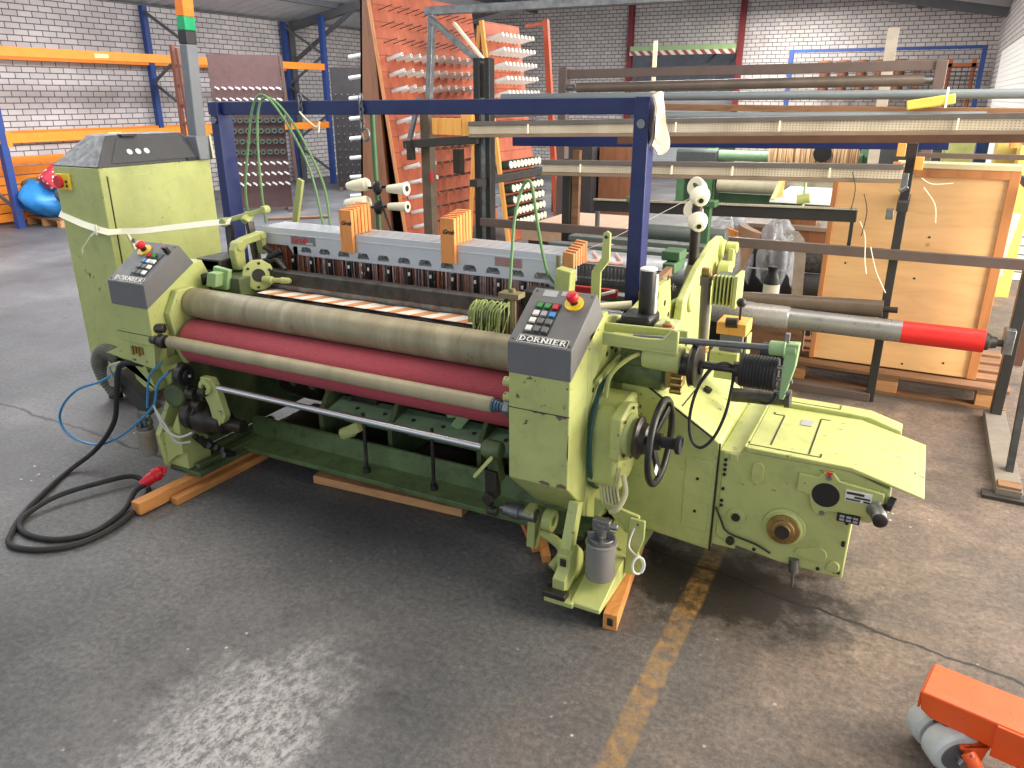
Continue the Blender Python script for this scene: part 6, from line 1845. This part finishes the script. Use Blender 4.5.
long_bar('angle_bar', 'thin dark brown angle bar crossing the green cabinets at right', 'bar', (-0.1, 5.5, 1.47), (0.72, 5.5, 1.475), 0.03, 0.03, BROWN_STEEL)
long_bar('timber_plank', 'brown timber plank between the two grey pipes', 'plank', (-1.95, 6.0, 1.735), (0.62, 6.0, 1.715), 0.10, 0.045, PALLETWOOD)
def pipe(name, label, p, q, r, mat, cat='pipe'):
    t = thing(name, (p[0], p[1], p[2]), label, cat)
    MB().cyl(p, q, r, n=24).build('tube', mat, t)
    return t
PVC = paint('grey_pvc', (116, 126, 132), 0.35, 0.05, 0.08)
pipe('grey_pipe', 'long grey plastic pipe lying highest across the rack', (-3.2, 6.02, 1.80), (0.75, 6.02, 1.825), 0.030, PVC)
pipe('grey_pipe', 'second grey plastic pipe lying below the timber plank', (-2.0, 5.94, 1.665), (0.30, 5.94, 1.69), 0.030, PVC)
Y2 = thing('plastic_tray', (-0.02, 5.9, 1.70), 'yellow plastic tray hanging under the top grey pipe at right', 'tray')
MB().bar((-0.16, 5.86, 1.752), (0.11, 5.86, 1.795), 0.08, 0.06).build('tray', paint('pale_yellow_tray', (232, 200, 92), 0.5), Y2, 0.008)
MB().tube([(0.06, 5.98, 1.86), (0.06, 5.83, 1.84), (0.06, 5.81, 1.74)], 0.006, 6).build('tie', STRAP, Y2)
TR = thing('roller_trestle', (-1.5, 7.0, 0), 'brown steel trestle holding a dark roller near the hall back', 'trestle')
MB().bar((-3.08, 7.0, 2.0), (0.02, 7.0, 2.03), 0.06, 0.075).build('beam', BROWN_STEEL, TR, 0.004)
for x in (-3.07, 0.0):
    MB().box(x-0.04, x+0.04, 6.95, 7.05, 0, 2.06).build('post', BROWN_STEEL, TR, 0.004)
    MB().box(x-0.05, x+0.05, 6.6, 7.4, 0, 0.05).build('foot', BROWN_STEEL, TR)
RL = thing('warp_roller', (-1.5, 7.0, 1.9), 'dark steel roller hanging under the brown trestle beam', 'roller')
MB().cyl((-2.93, 6.98, 1.885), (-0.10, 6.98, 1.925), 0.042, n=24).build('tube', paint('brown_grey_tube', (110, 100, 92), 0.35, 0.15, 0.2, metal=0.3), RL)
for x, z in ((-2.99, 1.885), (-0.07, 1.925)):
    MB().cyl((x-0.03, 6.98, z), (x+0.03, 6.98, z), 0.026, n=16).build('journal', STEEL_DULL, RL)
tag(MB().box(-0.46, -0.37, 7.9, 7.93, 0, 2.36).build('pale_plank', paint('pale_plank_wood', (176, 168, 156), 0.7, 0.1, 0.25)), 'pale upright plank standing behind the brown trestle', 'plank')
tag(MB().box(-4.0, -3.94, 12.5, 12.53, 0, 2.62).build('thin_lath', paint('thin_lath_wood', (196, 176, 150), 0.7)), 'thin pale lath standing before the grey brick back wall', 'lath')

# ---- warp tubes at the right
W1 = thing('warp_tube', (-0.3, 4.9, 0.44), 'silver warp tube with a red painted right end', 'tube')
MB().cyl((-1.15, 4.9, 0.515), (0.04, 4.9, 0.515), 0.064, n=32).build('silver_section', paint('silver_tube', (150, 150, 150), 0.32, 0.08, 0.15, metal=0.5), W1)
MB().cyl((0.04, 4.9, 0.515), (0.46, 4.9, 0.515), 0.0645, n=32).build('red_section', REDPAINT, W1)
MB().lathe((-1.12, 4.9, 0.515), (1, 0, 0), [(0, 0.076), (0.01, 0.078), (0.30, 0.077), (0.31, 0.074), (0.52, 0.073), (0.53, 0.066)], 32).build('clear_wrap', paint('wrapped_film', (150, 148, 146), 0.25, 0.12, 0.2, metal=0.3), W1)
MB().lathe((0.46, 4.9, 0.515), (1, 0, 0), [(0, 0.05), (0.02, 0.048), (0.03, 0.035), (0.06, 0.03), (0.062, 0.02), (0.11, 0.02)], 24).build('end_pin', STEEL_DARK, W1)
W2 = thing('cloth_tube', (-0.5, 5.0, 0.55), 'dark brown roller leaning on the black post above the silver tube', 'roller')
MB().cyl((-1.0, 4.99, 0.575), (-0.08, 4.99, 0.615), 0.052, n=28).build('tube', paint('dark_brown_tube', (92, 78, 66), 0.42, 0.15, 0.2), W2)
MB().cyl((-0.08, 4.99, 0.615), (0.0, 4.99, 0.618), 0.018, n=16).build('end_pin', OILY, W2)

# ---- plywood crate on its pallet
PL = thing('wooden_pallet', (0.0, 5.6, 0), 'weathered wooden pallet under the plywood crate', 'pallet')
for k in range(5):
    MB().box(-0.66, 0.68, 5.22+0.19*k, 5.34+0.19*k, 0.118, 0.142).build('deck_board', PALLETWOOD, PL, 0.003)
for k in range(3):
    MB().box(-0.66, 0.68, 5.22+0.36*k, 5.32+0.36*k, 0.0, 0.022).build('bottom_board', PALLETWOOD, PL, 0.003)
for x in (-0.62, -0.055, 0.51):
    for y in (5.22, 5.58, 5.94):
        MB().box(x, x+0.13, y, y+0.10, 0.022, 0.096).build('block', TIMBER, PL, 0.004)
for x in (-0.62, -0.055, 0.51):
    MB().box(x, x+0.13, 5.22, 6.1, 0.096, 0.118).build('stringer', PALLETWOOD, PL, 0.002)
CR = thing('plywood_crate', (0.0, 5.42, 0.142), 'flat plywood crate panel standing on the pallet behind the black post', 'crate')
cx0, cx1, cz0, cz1 = -0.485, 0.50, 0.143, 1.405
MB().box(cx0, cx1, 5.37, 5.50, cz0, cz1).build('panel', PLY, CR, 0.002)
MB().box(cx0-0.004, cx0+0.026, 5.355, 5.372, cz0, cz1).build('edge_batten', PLY_EDGE, CR, 0.002)
MB().box(cx1-0.05, cx1+0.004, 5.355, 5.372, cz0, cz1).build('edge_batten', PLY_EDGE, CR, 0.002)
MB().box(cx0+0.35, cx1-0.05, 5.355, 5.372, cz1-0.05, cz1).build('top_batten', PLY_EDGE, CR, 0.002)
MB().box(cx0+0.34, cx1+0.006, 5.35, 5.54, cz1, cz1+0.03).build('top_board', paint('pale_top_board', (232, 218, 176), 0.6, 0.05, 0.05), CR, 0.002)
mb = MB(); r = random.Random(5)
for x, z in ((0.10, 1.0), (0.06, 0.74), (0.10, 0.40), (-0.35, 0.8), (0.08, 0.18), (0.31, 0.22)):
    mb.cyl((x, 5.371, z), (x, 5.368, z), 0.007, n=10)
each(mb, 'nail_hole', OILY, CR)
for k, pts in enumerate((((-0.28, 4.99, 1.12), (-0.24, 4.97, 1.04), (-0.22, 4.97, 0.90), (-0.20, 4.97, 0.82)), ((-0.20, 4.97, 0.98), (-0.15, 4.97, 0.84), (-0.08, 4.96, 0.72)), ((0.02, 4.97, 1.33), (0.09, 4.97, 1.24), (0.11, 4.97, 1.14)), ((0.0, 4.97, 1.38), (0.06, 4.97, 1.35), (0.16, 4.97, 1.36)))):
    tag(MB().tube(pts, 0.0028, 6, smooth=5).build('cord_end', STRAP), ('loose cream cord hanging from the black box rail end', 'loose cream cord hanging from the dark rail across the crate', 'loose cream cord curling right of the black post', 'short cream cord lying level right of the black post')[k], 'cord')
for k, (x, z) in enumerate(((-0.36, 1.30), (-0.28, 1.18))):
    tag(MB().tube([(x, 4.97, z+0.1), (x+0.03, 4.97, z), (x+0.02, 4.97, z-0.14)], 0.003, 6, smooth=4).build('dark_wire', BLACK), ('dark wire hanging from the lower reed, left one', 'dark wire hanging from the lower reed, right one')[k], 'wire')

# ---- dark cloth rolls with clear film
def roll(name, label, p, q, r, mat, core=True):
    t = thing(name, ((p[0]+q[0])/2, p[1], p[2]-r), label, 'roll')
    p, q = Vector(p), Vector(q); L = (q-p).length
    MB().lathe(p, q-p, [(0, r*0.96), (0.01, r), (L-0.01, r), (L, r*0.96)], 32).build('cloth', mat, t)
    MB().cyl(p-(q-p).normalized()*0.02, q+(q-p).normalized()*0.02, r*0.3).build('core', BROWN_BOARD, t)
    return t
DK = Mat('black_fleece', 0.9); DK.color(DK.ramp(DK.noise(40, 5, 0.8), [(0.4, lin((34, 35, 38))), (0.7, lin((88, 90, 94)))])); DK = DK.m
roll('cloth_roll', 'upper fuzzy black cloth roll left of the plywood crate', (-1.7, 6.05, 0.685), (-0.50, 6.05, 0.685), 0.105, DK)
roll('cloth_roll', 'lower smooth black cloth roll left of the plywood crate', (-1.7, 5.98, 0.485), (-0.50, 5.98, 0.485), 0.10, paint('black_cloth', (40, 41, 45), 0.7))
tag(MB().box(-1.7, -0.55, 5.88, 6.15, 0.0, 0.384).build('roll_support', BLACK_STEEL), 'dark low bench under the black cloth rolls', 'bench')
F = Mat('clear_film', 0.12); F.color((0.55, 0.58, 0.62, 1)); F.b.inputs['Alpha'].default_value = 0.38; F.b.inputs['Roughness'].default_value = 0.18
F.put(F.b.inputs['Alpha'], F.ramp(F.noise(9, 5, 0.7, F.mapping((1, 1, 0.25))), [(0.35, 0.10), (0.7, 0.5)]))
F2 = paint('milky_film', (186, 178, 168), 0.3, 0.2, 0.1, scale=20)
def film(name, label, c, sx, sy, sz, drop):
    """crumpled clear bag: a loose skin over the rolls with a hanging tail"""
    mb = MB()
    def f(u, v):
        a = 2*PI*u; th = PI*(0.02+0.62*v)
        k = 1+0.09*math.sin(4*a+6*v)+0.06*math.sin(9*a-3*v)+0.04*math.sin(17*v+2*a)
        z = c[2]+sz*math.cos(th)*k
        return (c[0]+sx*math.sin(th)*math.cos(a)*k, c[1]+sy*math.sin(th)*math.sin(a)*k, z-drop*max(0.0, v-0.55)*2*(0.7+0.3*math.sin(3*a)))
    mb.grid(f, 40, 16); mb.grid(lambda u, v: tuple(Vector(f(u, v))-Vector((0, 0, 0.004))), 40, 16)
    return tag(mb.build(name, F.m, None, 0, 180), label, 'plastic film', 'clear film over the rolls')
film('plastic_film', 'crumpled clear film bag over the black rolls nearest the crate', (-0.84, 5.78, 0.78), 0.13, 0.22, 0.20, 0.22)
film('plastic_film', 'crumpled clear film bag behind the finned motor, left of the tan roll', (-1.18, 5.74, 0.80), 0.17, 0.24, 0.19, 0.25)
tag(MB().strip([(-0.74, 5.70, 0.93), (-0.69, 5.68, 0.88), (-0.665, 5.67, 0.76), (-0.66, 5.67, 0.60), (-0.65, 5.67, 0.45)], (0.075, 0.0, 0.0), 0.004).build('film_tail', F2), 'milky film band hanging down over the black rolls', 'plastic film')
WR = thing('tan_roll', (-1.12, 5.6, 0.3), 'tan cloth roll in clear film leaning behind the finned motor', 'roll')
MB().cyl((-1.22, 5.62, 0.36), (-1.02, 5.66, 0.93), 0.085, n=28).build('cloth', paint('tan_cloth', (166, 134, 106), 0.6, 0.15, 0.1), WR)
tag(MB().bar((-1.28, 5.55, 0.40), (-1.12, 5.56, 0.93), 0.03, 0.08).build('leaning_board', ORANGE_WOOD), 'orange board leaning by the tan roll', 'board')
YB = thing('yarn_package', (-0.80, 5.45, 0.40), 'cream yarn package with a black cap before the black rolls', 'yarn cone')
MB().cyl((-0.80, 5.45, 0.38), (-0.80, 5.45, 0.60), 0.055, n=24).build('yarn', CREAM, YB)
MB().lathe((-0.80, 5.45, 0.60), (0, 0, 1), [(0, 0.056), (0.04, 0.05), (0.07, 0.034), (0.10, 0.034), (0.102, 0.04), (0.12, 0.04)], 24).build('cap', BLACK, YB)
tag(MB().box(-0.92, -0.55, 5.36, 5.54, 0.0, 0.38).build('package_box', PALLETWOOD), 'low brown box under the black-capped yarn package', 'box')
TB = thing('wooden_table', (-0.95, 6.9, 0), 'brown wooden trestle top behind the black cloth rolls', 'table')
MB().box(-1.42, -0.5, 6.6, 7.1, 0.80, 0.83).build('top', paint('grey_brown_top', (128, 114, 102), 0.6), TB)
MB().box(-1.40, -0.52, 6.62, 7.08, 0.70, 0.80).build('apron', BROWN_BOARD, TB)
for x in (-1.38, -0.58):
    for y in (6.64, 7.0):
        MB().box(x, x+0.05, y, y+0.05, 0, 0.70).build('leg', PLY_EDGE, TB)
tag(MB().box(-1.0, -0.7, 6.7, 6.9, 0.83, 0.885).build('brown_box', BROWN_BOARD), 'small brown box on the trestle top', 'box')
WT = thing('white_table', (-0.95, 9.7, 0), 'white topped table behind the black box rail', 'table')
MB().box(-1.45, -0.50, 9.0, 10.5, 0.72, 0.75).build('top', WHITE, WT)
for x in (-1.40, -0.6):
    for y in (9.05, 10.4):
        MB().box(x, x+0.05, y, y+0.05, 0, 0.72).build('leg', GREEN_DARK, WT)
tag(MB().prism([(9.0, 0.75), (9.05, 0.75), (9.6, 0.95), (9.6, 0.75)], 'X', -1.45, -1.40).build('wedge_board', BATTEN), 'yellow wedge shaped board at the left edge of the white table', 'board')
tag(MB().prism([(-0.75, 0.75), (-0.45, 0.75), (-0.40, 1.0), (-0.62, 0.98)], 'Y', 9.3, 9.33).build('paper_sheet', paint('white_card', (216, 210, 198), 0.6)), 'white card standing on the right edge of the white table', 'card')
SP = thing('floor_stand', (-1.0, 8.2, 0), 'thin green floor stand before the white table', 'stand')
MB().cyl((-1.0, 8.2, 0), (-1.0, 8.2, 1.02), 0.014, n=10).build('rod', GREEN_PALE, SP)
MB().cyl((-1.06, 8.2, 0.86), (-0.94, 8.2, 0.88), 0.05, n=14).build('head', GREEN, SP)
MB().cyl((-1.0, 8.2, 0), (-1.0, 8.2, 0.02), 0.14).build('foot', GREEN_DARK, SP)
tag(MB().prism([(3.9, 0.0), (4.5, 0.0), (4.5, 0.02), (3.9, 0.02)], 'X', -2.9, -2.1).build('packing_sheet', paint('pale_sheet', (216, 180, 156), 0.7)), 'pale sheet on the floor under the warp side', 'sheet')
tag(MB().box(-2.65, -1.95, 5.3, 6.2, 0.78, 0.88).build('cardboard_sheet', paint('pinkish_card', (222, 186, 160), 0.7, 0.06)), 'pale pinkish card pile behind the harness frames', 'card')
tag(MB().box(-2.62, -1.98, 5.35, 6.15, 0.0, 0.78).build('card_stand', BROWN_STEEL), 'dark stand carrying the pinkish card pile', 'stand')

# ---- the second weaving machine far behind
L2 = thing('weaving_machine', (-2.2, 14.6, 0), 'distant dark green weaving machine with orange-brown warp threads', 'loom')
for x in (-3.45, -0.95):
    mb = MB(); mb.prism([(14.1, 0), (14.5, 0), (14.5, 0.5), (15.2, 0.5), (15.2, 0), (15.5, 0), (15.5, 0.9), (15.1, 1.15), (14.4, 1.2), (14.1, 0.9)], 'X', x, x+0.22)
    mb.build('side_frame', GREEN_DARK, L2, 0.01)
MB().cyl((-3.2, 14.3, 1.06), (-0.9, 14.3, 1.06), 0.085).build('cloth_roll', paint('red_brown_cloth', (140, 66, 50), 0.7), L2)
MB().cyl((-3.2, 14.1, 0.86), (-0.9, 14.1, 0.86), 0.09).build('breast_roller', paint('sage_roller', (112, 146, 112), 0.45), L2)
MB().box(-3.2, -0.95, 14.05, 14.15, 0.55, 0.68).build('front_board', paint('cream_board', (190, 178, 150), 0.6), L2)
MB().cyl((-3.2, 14.2, 0.36), (-0.95, 14.2, 0.36), 0.14).build('warp_beam', paint('cream_green_beam', (170, 166, 140), 0.5), L2)
MB().box(-3.2, -0.95, 14.3, 14.4, 0.0, 0.2).build('base_rail', GREEN_DARK, L2)
M = Mat('warp_threads', 0.8); s = M.sep()
M.color(M.ramp(M.noise(40, 3, 0.7, M.mapping((1, 0.02, 0.02))), [(0.3, lin((96, 60, 40))), (0.45, lin((150, 110, 76))), (0.55, lin((224, 196, 150))), (0.7, lin((120, 84, 58)))]))
mb = MB(); mb.grid(lambda u, v: (-2.35+1.4*u, 14.0-0.05*math.sin(v*3), 1.13-0.42*v), 40, 8); mb.grid(lambda u, v: (-2.35+1.4*u, 13.98-0.05*math.sin(v*3), 1.13-0.42*v), 40, 8)
o = mb.build('warp', M.m, L2); o['kind'] = 'stuff'
MB().lathe((-1.5, 13.9, 0.95), (0.2, -1, 0), [(0, 0.14), (0.04, 0.14)], 28).build('handwheel', BLACK, L2)
MB().box(-3.95, -3.2, 14.0, 14.6, 0.55, 0.95).build('drive_case', paint('dark_case', (60, 66, 66), 0.5), L2, 0.05)
for x in (-3.9, -3.4):
    MB().box(x, x+0.14, 14.0, 14.5, 0.0, 0.55).build('leg', GREEN_DARK, L2)
for k, x in enumerate((-2.08, -1.72)):
    o = MB().lathe((x, 13.85, 0.55), (0, 0, 1), [(0, 0.09), (0.22, 0.05)], 16).build('yarn_cone', CREAM)
    tag(o, ('left cream cone on the front board of the distant machine', 'right cream cone on the front board of the distant machine')[k], 'yarn cone')

# ---- dark goods in the middle distance
tag(MB().box(-0.55, 0.20, 11.4, 12.0, 0.0, 1.30).build('grey_cabinet', paint('slate_cabinet', (88, 90, 92), 0.6)), 'dark slate grey cabinet behind the plywood crate', 'cabinet')
GC = thing('green_cabinet', (0.33, 10.2, 0), 'light green cabinet with two doors behind the crate top right', 'cabinet')
MB().box(0.16, 0.46, 10.0, 10.5, 0, 1.46).build('body', GREEN, GC, 0.01)
for z in (0.72, 1.10):
    MB().box(0.18, 0.44, 9.985, 10.0, z, z+0.34).build('door', GREEN, GC, 0.004)
tag(MB().box(0.50, 0.62, 10.6, 11.0, 0, 1.42).build('blue_locker', NAVY_RACK), 'narrow blue locker right of the light green cabinet', 'locker')
for k, (x, y, z, c) in enumerate(((0.70, 9.0, 0.0, (196, 176, 92)), (0.86, 8.6, 0.0, (226, 190, 100)))):
    tag(MB().box(x-0.10, x+0.06, y, y+0.4, 0, 1.38).build('carton_stack', paint('yellow_carton_%d' % k if False else 'yellow_carton', c, 0.6)), ('olive yellow carton right of the blue locker', 'bright yellow carton at the picture right edge')[k], 'carton')
tag(MB().box(0.66, 0.74, 8.4, 8.6, 1.38, 1.47).build('orange_block', ORANGE_WOOD), 'orange block on top of the yellow cartons', 'block')
GB = thing('green_cupboard', (0.60, 7.3, 0), 'dark green cupboard with a pale curved top right of the crate', 'cupboard')
MB().box(0.47, 0.64, 7.0, 7.6, 0, 0.50).build('body', GREEN_DARK, GB, 0.006)
MB().prism([(6.98, 0.50), (7.62, 0.50), (7.55, 0.56), (7.05, 0.56)], 'X', 0.45, 0.68).build('top', paint('pale_green_top', (206, 206, 170), 0.5), GB)
tag(MB().bar((0.55, 6.4, 0.55), (0.60, 6.4, 1.05), 0.10, 0.02, (0, 1, 0)).build('leaning_sheet', WHITE), 'white sheet leaning behind the crate right edge', 'sheet')
tag(MB().bar((0.80, 6.3, 0.0), (0.84, 6.3, 0.98), 0.10, 0.03, (0, 1, 0)).build('leaning_sheet', paint('dark_brown_sheet', (92, 66, 52), 0.7)), 'brown sheet leaning right of the white sheet', 'sheet')
tag(MB().bar((0.86, 6.9, 0.0), (0.93, 6.95, 0.60), 0.03, 0.03).build('yellow_pole', YELLOW), 'thin yellow pole leaning by the green cupboard', 'pole')
tag(MB().box(-5.45, -4.75, 12.0, 12.6, 0, 1.14).build('dark_bale', paint('dark_goods', (54, 52, 54), 0.8)), 'dark covered bale far behind, under the navy beam', 'bale')
tag(MB().box(-4.7, -4.15, 12.2, 12.7, 0, 1.12).build('brown_carton', BROWN_BOARD), 'brown carton beside the dark bale', 'carton')
# ---- blue frame with copper spools along the back wall
SF = thing('spool_frame', (-1.1, 19.4, 0), 'blue steel spool frame along the back brick wall', 'frame')
for x in (-3.0, 0.72):
    MB().box(x-0.045, x+0.045, 19.3, 19.40, 0, 2.78).build('post', paint('bright_blue_post', (44, 74, 138), 0.5) if x < 0 else bpy.data.materials['bright_blue_post'], SF)
MB().box(-3.0, 0.72, 19.32, 19.40, 2.73, 2.79).build('beam', bpy.data.materials['bright_blue_post'], SF)
for x in (-0.45, 0.15, 0.58):
    MB().box(x-0.04, x+0.04, 19.3, 19.36, 1.2, 2.55).build('copper_post', paint('copper_paint', (176, 98, 60), 0.5) if x < -0.4 else bpy.data.materials['copper_paint'], SF)
MB().box(-0.6, 0.65, 19.30, 19.36, 2.38, 2.46).build('copper_rail', bpy.data.materials['copper_paint'], SF)
mb = MB()
for k in range(9):
    mb.bar((-0.55, 19.28, 1.75+0.08*k), (0.66, 19.28, 1.74+0.08*k), 0.012, 0.012)
for k in range(11):
    mb.bar((-0.5+0.11*k, 19.27, 1.6), (-0.5+0.11*k, 19.27, 2.4), 0.012, 0.012)
each(mb, 'grid_wire', STEEL_DARK, SF)
MB().box(-2.5, -0.6, 19.25, 19.45, 1.75, 1.80).build('shelf', BROWN_STEEL, SF)
SPO = thing('copper_spool', (-2.26, 19.35, 1.80), 'copper brown spool standing in the row on the blue frame', 'spool', 'copper spools on the blue frame')
MB().lathe((-2.26, 19.35, 1.80), (0, 0, 1), [(0, 0.14), (0.03, 0.14), (0.04, 0.11), (0.60, 0.11), (0.61, 0.14), (0.66, 0.15)], 18).build('winding', paint('copper_yarn', (112, 66, 46), 0.6, 0.15), SPO)
MB().lathe((-2.26, 19.35, 2.46), (0, 0, 1), [(0, 0.17), (0.05, 0.17), (0.10, 0.10)], 18).build('cap', BROWN_BOARD, SPO)
for k in range(1, 5):
    dup(SPO, (-2.26+0.37*k, 19.35, 1.80))
